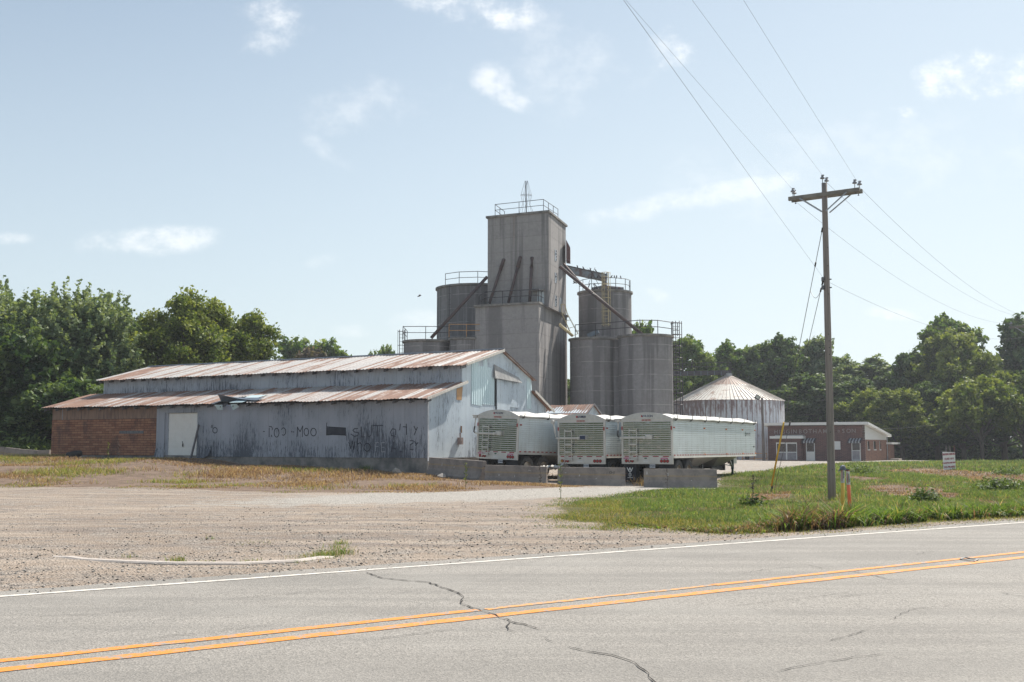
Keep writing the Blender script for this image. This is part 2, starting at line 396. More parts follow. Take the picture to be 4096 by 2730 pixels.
lf, lc = line_pts([(0,2680),(1156,2532),(2014,2475),(2229,2447.5),(2700,2391.7),(3412,2304.8),(4096,2226)])
uf, uc = line_pts([(0,2632),(1400,2500),(1936,2447),(2700,2363),(3412,2285),(4096,2205)])
print('lines', wc, lc, uc)
def seg(f, a, b): return [f(t) for t in np.linspace(a, b, int((b - a) / 3) + 2)]
M_shoulder = plain('shoulder_asphalt', (.27, .25, .23), .95, scale=9, c2=(.36, .32, .28), bumpd=.01)
c0 = wc[1]; y0 = (lc[1] + uc[1]) / 2; far_edge = 2 * y0 - c0 - 1.2
rd = strip('road', seg(lambda t: (DX * t - DY * ((c0 + far_edge) / 2), DY * t + DX * ((c0 + far_edge) / 2)), -160, 220), (c0 - far_edge) + 1.0, M_road, .0, 'grey two lane asphalt road crossing the foreground', jag=.05)
strip('edge_line', seg(wf, -120, 180), .11, M_white, .005, 'white painted edge line along the gravel side of the road', jag=.008)
strip('centre_line', seg(lf, -100, 170), .17, M_yellow, .005, 'bold nearer yellow line of the double centre line', jag=.012)
AL = lambda px, py: along(*at_z(px, py, 0).to_2d())
u1, u2 = AL(1936, 2447), AL(2860, 2344)
strip('centre_line', seg(uf, -100, u1), .14, M_yellow, .005, 'left stretch of the farther yellow centre line, mostly solid', jag=.012)
strip('centre_line', seg(uf, u1 + .08, u2), .10, M_yellow_worn, .005, 'worn thin middle stretch of the farther yellow centre line', jag=.02)
strip('centre_line', seg(uf, u2 + .02, 170), .13, M_yellow, .005, 'right stretch of the farther yellow centre line beyond the gap', jag=.012)
M_crack = plain('crack', (.035, .032, .03), 1)
def crack(photo, label, w=.03):
    w *= .55
    P = []
    pts = [at_z(px, py, 0) for px, py in photo]
    for a, c in zip(pts[:-1], pts[1:]):
        n = max(1, int((c - a).length / .09))
        for k in range(n):
            q = a + (c - a) * (k / n); P.append((q.x + random.uniform(-.02, .02), q.y + random.uniform(-.03, .03)))
    P.append(pts[-1][:2]); mb = MB(); prev = None
    for i, q in enumerate(P):
        ww = w * random.uniform(.25, 1.2) * (1 if 0 < i < len(P) - 1 else .1)
        d_ = Vector((P[min(i + 1, len(P) - 1)][0] - P[max(i - 1, 0)][0], P[min(i + 1, len(P) - 1)][1] - P[max(i - 1, 0)][1])).normalized()
        cur = ((q[0] - ww * d_.y * .6, q[1] + ww * d_.x * .6 + ww * .35, .010), (q[0] + ww * d_.y * .6, q[1] - ww * d_.x * .6 - ww * .35, .010))
        if prev: mb.quad(prev[0], cur[0], cur[1], prev[1])
        prev = cur
    tag(mb.build('road_crack', M_crack), label, 'crack', kind='structure')
crack([(1462,2292),(1530,2316),(1600,2322),(1715,2333),(1780,2357),(1830,2374),(1853,2391),(1838,2418),(1900,2437),(1945,2452),(2010,2475),(2040,2488),(2100,2500),(2170,2522)], 'long dark zigzag crack crossing both lanes from the white line', .028)
crack([(2040,2488),(2025,2508),(2035,2525),(2065,2532)], 'short forked branch crack just below the yellow lines', .02)
crack([(2182,2552),(2190,2565),(2222,2575)], 'short broken crack piece in the near lane', .018)
crack([(2265,2585),(2305,2600),(2380,2612),(2440,2626),(2520,2645),(2565,2672),(2600,2698),(2612,2728),(2640,2760)], 'dark crack running to the bottom edge of the picture', .022)
crack([(3068,2235),(3150,2246),(3290,2275),(3345,2281)], 'thin crack in the far lane right of centre', .013)
crack([(3400,2287),(3480,2302),(3560,2320),(3620,2330)], 'crack crossing the yellow lines at the right', .018)
crack([(3343,2390),(3400,2384),(3460,2381),(3520,2379)], 'short thin crack in the near lane at the right', .012)
crack([(3310,2566),(3380,2548),(3450,2530),(3468,2524)], 'curved hairline crack low in the near lane at right', .011)
crack([(3985,2368),(4040,2382),(4130,2394)], 'hairline crack by the right edge of the picture', .012)
crack([(3660,2222),(3700,2212),(3745,2206)], 'tiny hairline crack near the white line at right', .010)
for k, pp in enumerate([[(120,2470),(330,2462),(620,2440)],[(900,2400),(1150,2378),(1500,2352)],[(1500,2560),(1700,2535),(1830,2520)],[(2700,2230),(2900,2222),(3150,2190)],[(2900,2430),(3120,2408),(3400,2372)],[(560,2560),(800,2536),(1100,2500)],[(3100,2690),(3300,2650),(3540,2620)],[(2950,2300),(3060,2282),(3180,2270)],[(1760,2430),(1700,2440),(1640,2436)],[(3560,2480),(3660,2440),(3850,2420)]]):
    crack(pp, ['faint long crack in the far lane at the left', 'faint crack below the white line left of centre', 'faint crack below the yellow lines left of centre', 'faint crack in the far lane right of centre', 'faint crack in the near lane below the yellow lines', 'faint crack above the yellow lines at left', 'faint crack at the bottom edge right of centre', 'tiny branch crack in the far lane right of centre', 'tiny side crack off the big zigzag crack', 'faint forked crack in the near lane at right'][k], .0095)
fm = MB(); q = [at_z(px, py, .014) for px, py in [(3842,2236),(3862,2230),(3912,2238),(3896,2245)]]
for a_, c_ in zip(q, q[1:] + q[:1]): fm.bar(a_, c_, .022, .01)
tag(fm.build('flattened_bracket', plain('flattened_white_plastic', (.42, .42, .41), .7)), 'flattened white rectangular bracket lying between the yellow lines', 'litter')
# concrete kerb half buried in the gravel
M_conc = plain('weathered_concrete', (.46, .42, .38), .9, scale=5, c2=(.33, .30, .27), bumpd=.01)
M_kerb = plain('pale_kerb_concrete', (.52, .47, .43), .9, scale=3, c2=(.45, .40, .36), bumpd=.01)
kp = [at_z(px, py, 0.03) for px, py in [(149,2206),(250,2222),(339,2235),(506,2243),(702,2249),(952,2250),(1190,2240),(1290,2226),(1390,2206)]]
K = []
for i in range(len(kp) - 1):
    for k in range(6): K.append(kp[i].lerp(kp[i + 1], k / 6))
mb = MB(); sec = [(-.07, -.05), (-.07, .01), (-.045, .03), (.045, .034), (.06, .02), (.07, -.05)]
rings = []
for i, q in enumerate(K):
    d = (K[min(i + 1, len(K) - 1)] - K[max(i - 1, 0)]).normalized(); n = Vector((-d.y, d.x, 0)); s_ = min(1, i / 8, (len(K) - 1 - i) / 5) * .9 + .1
    rings.append([(q.x + n.x * a, q.y + n.y * a, b_ * s_ - .012 * (1 - s_) * 3) for a, b_ in sec])
for r0, r1 in zip(rings[:-1], rings[1:]):
    for j in range(5): mb.quad(r0[j], r0[j + 1], r1[j + 1], r1[j])
tag(mb.build('kerb', M_kerb), 'low curved concrete kerb half buried in the gravel', 'kerb', kind='structure')
# loose stones in the near gravel
def stones():
    n = 8000
    a = rng.uniform(-16, 34, n * 3); p = 12.9 + rng.gamma(1.6, 3.2, n * 3) ** 1.0
    x = DX * a - DY * p; y = DY * a + DX * p
    u = x / y * FPX + 2048
    ok = (u > -80) & (u < 4180) & (p < 34) & (p > 13.1 + rng.uniform(0, .8, n * 3)) & (sdist(LAWN, x, y) < .4)
    x, y = x[ok][:n], y[ok][:n]; n = len(x); z = height(x, y)
    base = np.array([(1,0,0),(0,1,0),(-1,0,0),(0,-1,0),(0,0,1),(0,0,-1)], float); F = np.array([(0,1,4),(1,2,4),(2,3,4),(3,0,4),(1,0,5),(2,1,5),(3,2,5),(0,3,5)])
    s = .006 + rng.gamma(1.4, .0052, n); s = np.clip(s, .006, .024)
    V = base[None] * (s[:, None, None] * rng.uniform(.6, 1.3, (n, 6, 1))) * np.array([1, 1, .6]); V[..., :2] += rng.normal(0, .15, (n, 6, 2)) * s[:, None, None]
    V += np.stack([x, y, z + s * .25], -1)[:, None]; FF = (F[None] + (np.arange(n) * 6)[:, None, None]).reshape(-1, 3)
    g = rng.uniform(.18, .55, n) ** 1.0; dk = rng.random(n) < .14; g[dk] = rng.uniform(.06, .16, dk.sum())
    c = np.repeat((g[:, None] * np.array([1, .93, .85]))[:, None], 6, 1).reshape(-1, 3)
    def f(b, s_):
        a_ = b.n.new('ShaderNodeVertexColor'); a_.layer_name = 'col'; setp(b, s_, a_.outputs['Color'], .9, spec=.2)
    o = np_mesh('gravel', V.reshape(-1, 3), F3=FF, mat=material('gravel_stone', f), colattr=c)
    tag(o, 'loose grey and tan stones scattered over the yard beside the road', 'gravel', kind='stuff')
stones()

# ---------------------------------------------------------------- grass
def mat_grass(b, s):
    a = b.n.new('ShaderNodeVertexColor'); a.layer_name = 'col'
    nt = b.t; out = nt.nodes['Material Output']
    setp(b, s, a.outputs['Color'], .55, spec=.35)
    tr = b.n.new('ShaderNodeBsdfTranslucent'); b.l.new(b.mix(1, a.outputs['Color'], (1.25, 1.3, .7), 'MULTIPLY'), tr.inputs[0])
    mx = b.n.new('ShaderNodeMixShader'); mx.inputs[0].default_value = .42; b.l.new(s.outputs[0], mx.inputs[1]); b.l.new(tr.outputs[0], mx.inputs[2]); b.l.new(mx.outputs[0], out.inputs[0])
M_grass = material('grass_blade', mat_grass)
def vnoise(x, y, f, seed=0):
    r = np.zeros(x.shape); rs = np.random.default_rng(seed)
    for k in range(7):
        th = rs.uniform(0, 6.28); ph = rs.uniform(0, 6.28); q = f * rs.uniform(.5, 1.9)
        r += np.sin((x * math.cos(th) + y * math.sin(th)) * q + ph + 1.3 * np.sin((x * math.sin(th) - y * math.cos(th)) * q * .8 + ph * 2))
    return r / 7 * 1.6
def blades(x, y, h, w, col, lean=.35, curl=.5):
    n = len(x); z = height(x, y) - .01; th = rng.uniform(0, 6.283, n); dx, dy = np.cos(th), np.sin(th)
    lt = rng.uniform(0, 6.283, n); L = h * rng.uniform(.1, 1, n) * lean; lx, ly = np.cos(lt) * L, np.sin(lt) * L
    b0 = np.stack([x - dx * w, y - dy * w, z], -1); b1 = np.stack([x + dx * w, y + dy * w, z], -1)
    m0 = np.stack([x - dx * w * .8 + lx * .35, y - dy * w * .8 + ly * .35, z + h * .55], -1); m1 = np.stack([x + dx * w * .8 + lx * .35, y + dy * w * .8 + ly * .35, z + h * .55], -1)
    dr = 1 - curl * rng.uniform(0, 1, n) ** 2
    t = np.stack([x + lx * 1.3, y + ly * 1.3, z + h * dr], -1)
    V = np.stack([b0, b1, m0, m1, t], 1).reshape(-1, 3); i = np.arange(n)[:, None] * 5
    F4 = i + np.array([0, 1, 3, 2]); F3 = i + np.array([2, 3, 4])
    C = np.stack([col * .75, col * .75, col, col, col * 1.12], 1).reshape(-1, 3)  # colour darker at the blade foot, painting in the shade there
    return V, F4, F3, C
def join(parts):
    V = []; A = []; B = []; C = []; k = 0
    for (v, a, b_, c) in parts: V.append(v); A.append(a + k); B.append(b_ + k); C.append(c); k += len(v)
    return np.concatenate(V), np.concatenate(A), np.concatenate(B), np.concatenate(C)
def palette(n, cols, wts):
    c = np.array(cols)[rng.choice(len(cols), n, p=np.array(wts) / sum(wts))]; return c * rng.uniform(.7, 1.3, (n, 1))
G1, G2, G3, YL, BR, TAN = (.115, .175, .045), (.07, .12, .035), (.20, .25, .07), (.34, .28, .09), (.26, .155, .10), (.42, .285, .18)
def in_view(x, y, m=120): u = x / np.maximum(y, .1) * FPX + 2048; return (u > -m) & (u < 4096 + m)
def lawn():
    P = []
    for (n, ya, yb, h, w) in [(110000, 20, 34, .13, .005), (110000, 34, 60, .17, .008), (80000, 60, 145, .24, .018)]:
        y = ya + (yb - ya) * rng.random(n * 3); x = (rng.uniform(-.1, 4200, n * 3) - 2048) / FPX * y
        d = sdist(LAWN, x, y); ok = d > rng.uniform(-.9, .7, len(x)) + vnoise(x, y, 2, 3) * .25
        dm = np.full(len(x), -9.)
        for D in DIRTS: dm = np.maximum(dm, sdist(D, x, y))
        dirt = dm + vnoise(x, y, 1.2, 5) * .9 > 0
        patch = vnoise(x, y, .55, 9) + .35 * vnoise(x, y, 1.7, 10)
        ok &= ~(dirt & (rng.random(len(x)) < .55)) & ~((patch < -.42) & (rng.random(len(x)) < .6))
        x, y, dirt, patch, d = x[ok][:n], y[ok][:n], dirt[ok][:n], patch[ok][:n], d[ok][:n]; k = len(x)
        c = palette(k, [G1, G2, G3, YL, TAN], [5, 2.4, 4, .8, .35]); br = palette(k, [BR, TAN, (.16, .09, .06)], [3, 2, 2])
        mix = dirt | (patch < -.30) & (rng.random(k) < .5); c[mix] = br[mix]
        c = c * (1 + .28 * vnoise(x, y, .35, 51)[:, None]) * np.where(vnoise(x, y, 2.6, 52) > .45, 1.35, 1)[:, None]
        ed = (d < 1.6) & (perp(x, y) < 24) & (rng.random(k) < .7); c[ed] = palette(ed.sum(), [YL, (.22, .24, .06), TAN], [3, 3, 1])
        hh = h * rng.uniform(.35, 1.25, k) * (1 + .55 * np.clip(vnoise(x, y, .9, 11), -.8, 1.2)) * np.where(mix, .5, 1) * np.clip(.45 + d * .3, .3, 1)
        P.append(blades(x, y, hh, w * rng.uniform(.6, 1.3, k), c, .8, .7))
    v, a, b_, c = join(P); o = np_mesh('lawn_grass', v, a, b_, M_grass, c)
    tag(o, 'short green grass with brown bare patches around the utility pole', 'grass', kind='stuff')
    # tall verge along the road shoulder
    P = []; n = 60000; t = rng.random(n) ** .8; pts = np.array([q[:] for q in VERGE_P]); cum = np.concatenate([[0], np.cumsum(np.hypot(*np.diff(pts, axis=0).T))])
    s = t * cum[-1]; bx = np.interp(s, cum, pts[:, 0]); by = np.interp(s, cum, pts[:, 1])
    dep = rng.gamma(1.6, .5, n); x = bx - DY * (dep + .06); y = by + DX * (dep + .06)
    cl = vnoise(x, y, 5.5, 41) + .6 * vnoise(x, y, 2.1, 42); ok = in_view(x, y) & (dep < 3.0 * (.75 + .5 * vnoise(x, y, 1.5, 2))) & (cl > -.55); x, y, dep = x[ok], y[ok], dep[ok]; k = len(x)
    st = np.clip((x - 4.3) / 2.5, 0, 1)
    hh = (.10 + .23 * rng.random(k)) * (1 + 1.35 * np.exp(-((x - 5.5) / 1.2) ** 2)) * (1 + .45 * vnoise(x, y, 4.2, 4)) * (.25 + .75 * st) * np.clip(1.15 - dep * .28, .4, 1)
    c = palette(k, [(.10, .175, .03), G2, (.19, .27, .045), YL, TAN], [5, 1.6, 5, .5, .6])
    br = (rng.random(k) < np.where(x < 6.6, .62, .07) * np.clip(1.6 - dep, .15, 1)); c[br] = palette(br.sum(), [BR, TAN, (.13, .08, .05)], [3, 1, 3])
    P.append(blades(x, y, hh, .0125 * rng.uniform(.6, 1.5, k), c, 1.0, .95))
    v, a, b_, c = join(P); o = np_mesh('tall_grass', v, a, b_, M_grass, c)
    tag(o, 'tall bright grass growing along the road shoulder at the right', 'grass', kind='stuff')
def dry():
    P = []
    n = 250000; y = rng.uniform(38, 72, n); x = (rng.uniform(-60, 2420, n) - 2048) / FPX * y
    barn = (lambda a, c: (c * -.866 + a * .5))
    lx = (x + 3.98) * .5 + (y - 53.5) * .866
    d = sdist(WEEDS, x, y); p = vnoise(x, y, .5, 21) + .5 * vnoise(x, y, 1.6, 22)
    ok = (d > rng.uniform(-.8, .4, n)) & (lx < -.12) & (p + .3 * rng.normal(size=n) > .12 - .2 * (lx > -4.5) + .2 * (lx < -9)); x, y, d, p = x[ok], y[ok], d[ok], p[ok]; k = len(x)
    gz = vnoise(x, y, .42, 31) + .35 * (x < -14) - .1
    c = palette(k, [TAN, (.34, .20, .13), (.48, .34, .22), BR, (.17, .10, .075)], [3.5, 3, 1.5, 2.4, 1.5]); gr = gz + rng.normal(0, .2, k) > .30
    c[gr] = palette(gr.sum(), [YL, G3, (.24, .27, .05), TAN], [3, 2, 3, 1.5])
    hh = (.05 + .14 * rng.random(k) ** 1.5) * (1 + .6 * np.clip(vnoise(x, y, .8, 33), -.7, 1.3)) * np.clip(.4 + d * .25, .3, 1.25)
    P.append(blades(x, y, hh, .011 * rng.uniform(.6, 1.4, k), c, .9, .6))
    for (px, py, rx, ry, hg, cols) in [(1060, 1872, 2.0, .8, .5, 0), (1290, 1878, 1.7, .7, .55, 0), (1240, 1875, 1.2, .5, .4, 1), (1350, 1872, .8, .4, .5, 1), (130, 1872, 2.2, .6, .3, 1), (460, 1870, 2.2, .7, .34, 1),
                                      (2640, 1940, .9, .35, .5, 0), (2610, 1945, .5, .3, .42, 0), (560, 1860, .5, .4, .7, 2), (520, 1868, .3, .3, .6, 2), (210, 1852, .7, .3, .35, 3), (755, 1868, .4, .3, .25, 3), (2120, 1925, 1.2, .25, .3, 0), (1480, 1888, .5, .2, .35, 3)]:
        c0_ = at_z(px, py, .35 if px < 1700 else -.08); m = int(900 * rx * ry) + 250
        x = c0_.x + rng.normal(0, rx * .55, m); y = c0_.y + rng.normal(0, ry * .8, m); lx = (x + 3.98) * .5 + (y - 53.5) * .866; o_ = (lx < -.15) | (px > 1800); x, y = x[o_], y[o_]; m = len(x)
        c = palette(m, [[TAN, (.45, .32, .18), BR], [YL, G3, TAN], [(.10, .05, .04), BR, TAN], [G1, G3, G2]][cols], [3, 3, 2])
        P.append(blades(x, y, hg * rng.uniform(.4, 1, m), .010 * rng.uniform(.6, 1.2, m), c, .7, .5))
    # small tufts at the kerb and the gravel edge
    for (px, py, r, hg, m) in [(1350, 2195, .10, .13, 90), (1365, 2180, .07, .16, 80), (1260, 2232, .16, .10, 220), (1310, 2222, .14, .13, 260), (1370, 2215, .10, .14, 160), (710, 2252, .06, .15, 120), (1010, 2250, .09, .08, 90), (830, 2252, .07, .07, 60),
                               (1185, 2250, .07, .06, 60), (1015, 2172, .18, .05, 80), (520, 2232, .06, .1, 30), (2240, 2112, .2, .08, 120), (2300, 2118, .2, .08, 140), (2410, 2120, .1, .12, 110), (2240, 1995, .1, .06, 50), (2115, 2072, .08, .06, 30), (830, 2160, .06, .12, 18), (2030, 2075, .1, .09, 20)]:
        c0_ = at_z(px, py, 0); x = c0_.x + rng.normal(0, r, m); y = c0_.y + rng.normal(0, r * 1.3, m)
        P.append(blades(x, y, hg * rng.uniform(.4, 1, m), .0035 * rng.uniform(.7, 1.3, m), palette(m, [G1, G3, YL, TAN], [3, 3, 1, 1]), .9, .7))
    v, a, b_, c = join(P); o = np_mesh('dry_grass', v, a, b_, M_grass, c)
    tag(o, 'dry tan and yellow weeds in front of the barn and by the kerb', 'dry grass', kind='stuff')
lawn(); dry()
# ---------------------------------------------------------------- materials for the buildings
def mat_siding(base, base2, dark, cover, freq, axis='y', low=1.0, rib=0., rust=0., vs=.55):
    """corrugated sheet with paint peeling off in vertical streaks; cover: how much bare metal shows"""
    def f(b, s):
        v = b.coord(); x, y, z = b.sep(v); h = y if axis == 'y' else x
        sc = (1, 1, .16)
        vs_ = b.coord(scale=(vs * 15, vs * 15, vs)); n = b.noise(vs_, 1.2, 7, .72); big = b.noise(b.coord(scale=(1, 1, .8)), .42, 4, .6); fine = b.noise(b.coord(scale=(13, 13, 1.3)), 2.4, 5, .75)
        zb = b.step(z, low + 1.9, low + .1, 0., .085)                         # paint is most worn near the foot of the sheets
        m = b.math('ADD', b.math('ADD', b.math('MULTIPLY', n, .45), b.math('MULTIPLY', fine, .55)), b.math('ADD', zb, b.math('MULTIPLY', b.math('SUBTRACT', big, .5), .40)))
        mask = b.step(m, cover, cover + .055)
        tint = b.mix(b.step(big, .35, .65), base, base2)
        # sheet joints
        ph = b.math('FRACT', b.math('DIVIDE', h, .66)); seam = b.step(b.math('ABSOLUTE', b.math('SUBTRACT', ph, .5)), .485, .5)
        shade = b.noise(b.coord(scale=(0, 1.5, 0) if axis == 'y' else (1.5, 0, 0)), 1.0, 1, .5)
        tint = b.mix(b.step(shade, .35, .65, 0, .25), tint, tuple(c * .72 for c in base))
        c = b.mix(b.math('MULTIPLY', mask, .88), tint, dark); c = b.mix(b.math('MULTIPLY', seam, .55), c, tuple(q * .6 for q in dark))
        if rust: c = b.mix(b.step(b.noise(v, 1.1, 5, .7), .60, .72, 0, rust), c, (.22, .09, .04))
        w = b.math('SINE', b.math('MULTIPLY', h, freq)); setp(b, s, c, .62, .0, .3, b.math('ADD', w, b.math('MULTIPLY', mask, -.3)), .012, 1.)
    return f
M_sid_front = material('peeling_grey_siding', mat_siding((.45, .48, .55), (.34, .375, .44), (.085, .10, .13), .555, 82, 'y'))
M_sid_gable = material('peeling_white_siding', mat_siding((.64, .72, .78), (.52, .60, .68), (.13, .15, .19), .55, 82, 'x', low=-2))
M_sid_new = material('pale_metal_sheet', mat_siding((.52, .66, .70), (.60, .72, .76), (.25, .33, .37), .80, 30, 'x', low=-3))
M_sid_upper = material('white_clerestory_siding', mat_siding((.50, .54, .60), (.40, .44, .52), (.09, .11, .14), .575, 60, 'y', low=4.3))
def mat_roof(rusty, freqx=0):
    def f(b, s):
        v = b.coord(); x, y, z = b.sep(v)
        pan = b.noise(b.coord(scale=(.35, 1.4, .35)), 1.1, 2, .5); n = b.noise(b.coord(scale=(.55, 2.6, .55)), 1.5, 6, .72); big = b.noise(v, .25, 4, .6); fine = b.noise(v, 9, 5, .75)
        m = b.math('ADD', b.math('ADD', b.math('MULTIPLY', n, .5), b.math('MULTIPLY', fine, .25)), b.math('ADD', b.math('MULTIPLY', pan, .22), b.math('MULTIPLY', big, .3)))
        rp = b.math('ABSOLUTE', b.math('SUBTRACT', b.math('FRACT', b.math('DIVIDE', b.math('ADD', y, .3), .22)), .5)); rw = b.n.new('ShaderNodeTexWhiteNoise'); rw.noise_dimensions = '1D'; b.l.new(b.math('FLOOR', b.math('DIVIDE', b.math('ADD', y, .3), .33)), rw.inputs['W']); m = b.math('ADD', b.math('ADD', m, b.step(rp, .1, .34, -.09, .09)), b.math('MULTIPLY', b.math('SUBTRACT', rw.outputs[0], .42), .42)); metal = b.mix(b.step(fine, .35, .65), (.34, .325, .315), (.50, .485, .47)); rust = b.mix(b.step(n, .35, .68), (.29, .165, .115), (.17, .085, .06))
        t = .70 - rusty * .13
        c = b.mix(b.step(m, t - .055, t + .05, 0, .92), metal, rust)
        # lap lines across the sheets
        ph = b.math('FRACT', b.math('DIVIDE', b.math('ADD', x, b.math('MULTIPLY', b.math('FLOOR', b.math('DIVIDE', y, .66)), .0)), 2.1)); c = b.mix(b.step(ph, .975, .99, 0, .6), c, (.12, .08, .07))
        setp(b, s, c, b.mix(b.step(m, t - .05, t + .05), (.42,) * 3, (.85,) * 3), .0, .5, fine, .006)
    return f
M_roof_main = material('rusting_metal_roof', mat_roof(.6)); M_roof_low = material('rusty_metal_roof', mat_roof(.95))
M_roof_shed = material('brown_rusted_roof', mat_roof(1.6))
M_wood_dark = plain('weathered_wood', (.20, .20, .21), .85, c2=(.10, .10, .11), scale=8, stretch=(1, 1, .3))
M_wood_tan = plain('bare_plywood', (.50, .30, .15), .8, c2=(.38, .22, .11), scale=4)
M_black = plain('dark_opening', (.012, .014, .02), .9)
M_found = plain('stained_concrete', (.30, .28, .26), .95, c2=(.12, .12, .12), scale=1.6, bumpd=.01)
def mat_brick(c1, c2, mortar, bw, bh, ax, dirt=.3, ms=.012):
    def f(b, s):
        v = b.coord(); x, y, z = b.sep(v); cb = b.n.new('ShaderNodeCombineXYZ'); b.l.new(y if ax == 'y' else x, cb.inputs[0]); b.l.new(z, cb.inputs[1])
        t = b.n.new('ShaderNodeTexBrick'); b.l.new(cb.outputs[0], t.inputs['Vector']); t.inputs['Scale'].default_value = 1
        t.inputs['Color1'].default_value = (*c1, 1); t.inputs['Color2'].default_value = (*c2, 1); t.inputs['Mortar'].default_value = (*mortar, 1)
        t.inputs['Mortar Size'].default_value = ms; t.inputs['Brick Width'].default_value = bw; t.inputs['Row Height'].default_value = bh; t.inputs['Bias'].default_value = 0
        n = b.noise(b.coord(scale=(1, 1, .5)), 1.1, 6, .7); nf = b.noise(b.coord(scale=(1, 1, 5)), 5, 4, .7)
        c = b.mix(b.step(n, .45, .66, 0, dirt), t.outputs['Color'], (.075, .06, .06)); c = b.mix(b.step(nf, .55, .7, 0, dirt * 1.3), c, (.10, .07, .06)); c = b.mix(b.step(nf, .40, .27, 0, dirt), c, tuple(min(1, q * 1.5) for q in c1))
        setp(b, s, c, .9, 0, .2, t.outputs['Fac'], -.006 if True else 0)
    return f
M_fauxbrick = material('worn_brick_pattern_siding', mat_brick((.42, .215, .135), (.27, .125, .08), (.10, .06, .05), .52, .135, 'y', .6, .010))
M_brick_f = material('dark_red_brick', mat_brick((.185, .085, .08), (.095, .05, .052), (.24, .19, .18), .40, .10, 'y', .25, .016))
M_brick_s = material('red_brown_brick', mat_brick((.27, .13, .09), (.17, .08, .06), (.30, .22, .18), .40, .10, 'x', .2, .016))
def mat_vboards(b, s):
    v = b.coord(); n = b.noise(b.coord(scale=(4, 4, .5)), 1.5, 5, .7); x, y, z = b.sep(v); ph = b.math('FRACT', b.math('DIVIDE', y, .62))
    c = b.mix(b.step(n, .4, .65), (.30, .20, .15), (.19, .13, .11)); c = b.mix(b.step(b.noise(v, .8, 3), .5, .62, 0, .5), c, (.17, .10, .08)); c = b.mix(b.step(ph, .95, .97, 0, .8), c, (.05, .04, .04))
    setp(b, s, c, .9, bump=n, bdist=.01)
M_vboards = material('faded_brown_boards', mat_vboards)
M_doorwhite = plain('white_painted_door', (.82, .81, .78), .5, var=.03)
M_galv = plain('galvanised_steel', (.42, .43, .45), .45, .6, c2=(.30, .31, .33), scale=6)
M_sheetgrey = plain('curled_grey_sheet', (.16, .20, .25), .5, .5, scale=2)
M_graf = plain('sprayed_black_paint', (.03, .035, .05), .8); M_graf_faint = plain('faded_spray_paint', (.085, .095, .125), .8); M_graf_pale = plain('pale_spray_paint', (.55, .57, .62), .8)

def corr_sheet(mb, y0, y1, lo, hi, pitch=.22, amp=.034, th=.018, ragged=.0, rows=4):
    """corrugated roof slope: ribs run from lo=(x,z) to hi=(x,z); y runs along the eave"""
    n = int((y1 - y0) / (pitch / 4)); prof = [0, .25, 1, .25]; dx, dz = hi[0] - lo[0], hi[1] - lo[1]; L = math.hypot(dx, dz); nx, nz = -dz / L, dx / L
    if nz < 0: nx, nz = -nx, -nz
    ys = [y0 + (y1 - y0) * i / n for i in range(n + 1)]; rg = {}
    for side in (0, 1):
        base = len(mb.v)
        for i, y in enumerate(ys):
            k = int((y - y0) / .66); r = rg.setdefault(k, random.uniform(-ragged, ragged))
            wob = .012 * math.sin(y * 1.7) + .01 * math.sin(y * 4.1 + 1)
            for j in range(rows + 1):
                t = j / rows; t2 = t - (r / L if j == 0 else 0); o = amp * prof[i % 4] + (.0 if side == 0 else -th) + wob + .006 * math.sin(j * 2.3 + k)
                mb.v.append((lo[0] + dx * t2 + nx * o, y, lo[1] + dz * t2 + nz * o))
        for i in range(n):
            for j in range(rows):
                a = base + i * (rows + 1) + j; mb.f.append([a, a + 1, a + rows + 2, a + rows + 1]); mb.mi.append(mb.cur)
    return mb

# ---------------------------------------------------------------- barn
FB = Frame(-3.98, 53.5, R(60))
barn = thing('barn', 'long low grey barn with peeling siding, rusty stepped roof and graffiti', 'barn', (-3.98, 53.5, 0), R(60))
L1 = 26.7; L2 = 25.8; SB = 1.03
zE, zT = 3.78, 4.70                    # lean-to eave and top
fd = MB(); fd.box(.03, 11.6, .03, L1 - .03, -.5, SB + .06); fd.build('foundation', M_found, barn)
pL = FB.front(626, 1700)[1]; pd0, pd1 = FB.front(789, 1700)[1], FB.front(669, 1700)[1]      # brown wall edge; door right, left
dzt = FB.front(730, 1652)[2]; zs = FB.front(400, 1677)[2]
jamb = pd1 + .22
w = MB()
w.box(0, .06, 0, pd0, SB, zE - .02); w.box(0, .06, jamb, pL, SB - .02, zE - .02); w.box(.003, .06, pd0, jamb, dzt, zE - .022)
front_wall = w.build('wall', M_sid_front, barn); front_wall['label'] = 'grey corrugated front wall with peeling paint'
w = MB(); w.box(.004, .06, pL + .003, L1, zs, zE - .02); w.build('upper_boards', M_vboards, barn)['label'] = 'faded brown vertical boards'
w = MB(); w.box(-.01, .06, pL + .003, L1, SB + .04, zs - .005); w.build('wall_cladding', M_fauxbrick, barn)['label'] = 'worn orange brown brick pattern cladding'
w = MB(); w.box(-.035, -.012, FB.front(575, 1730)[1], FB.front(625, 1730)[1] + 2.9, 2.28, 2.44); w.build('loose_board', M_wood_dark, barn)
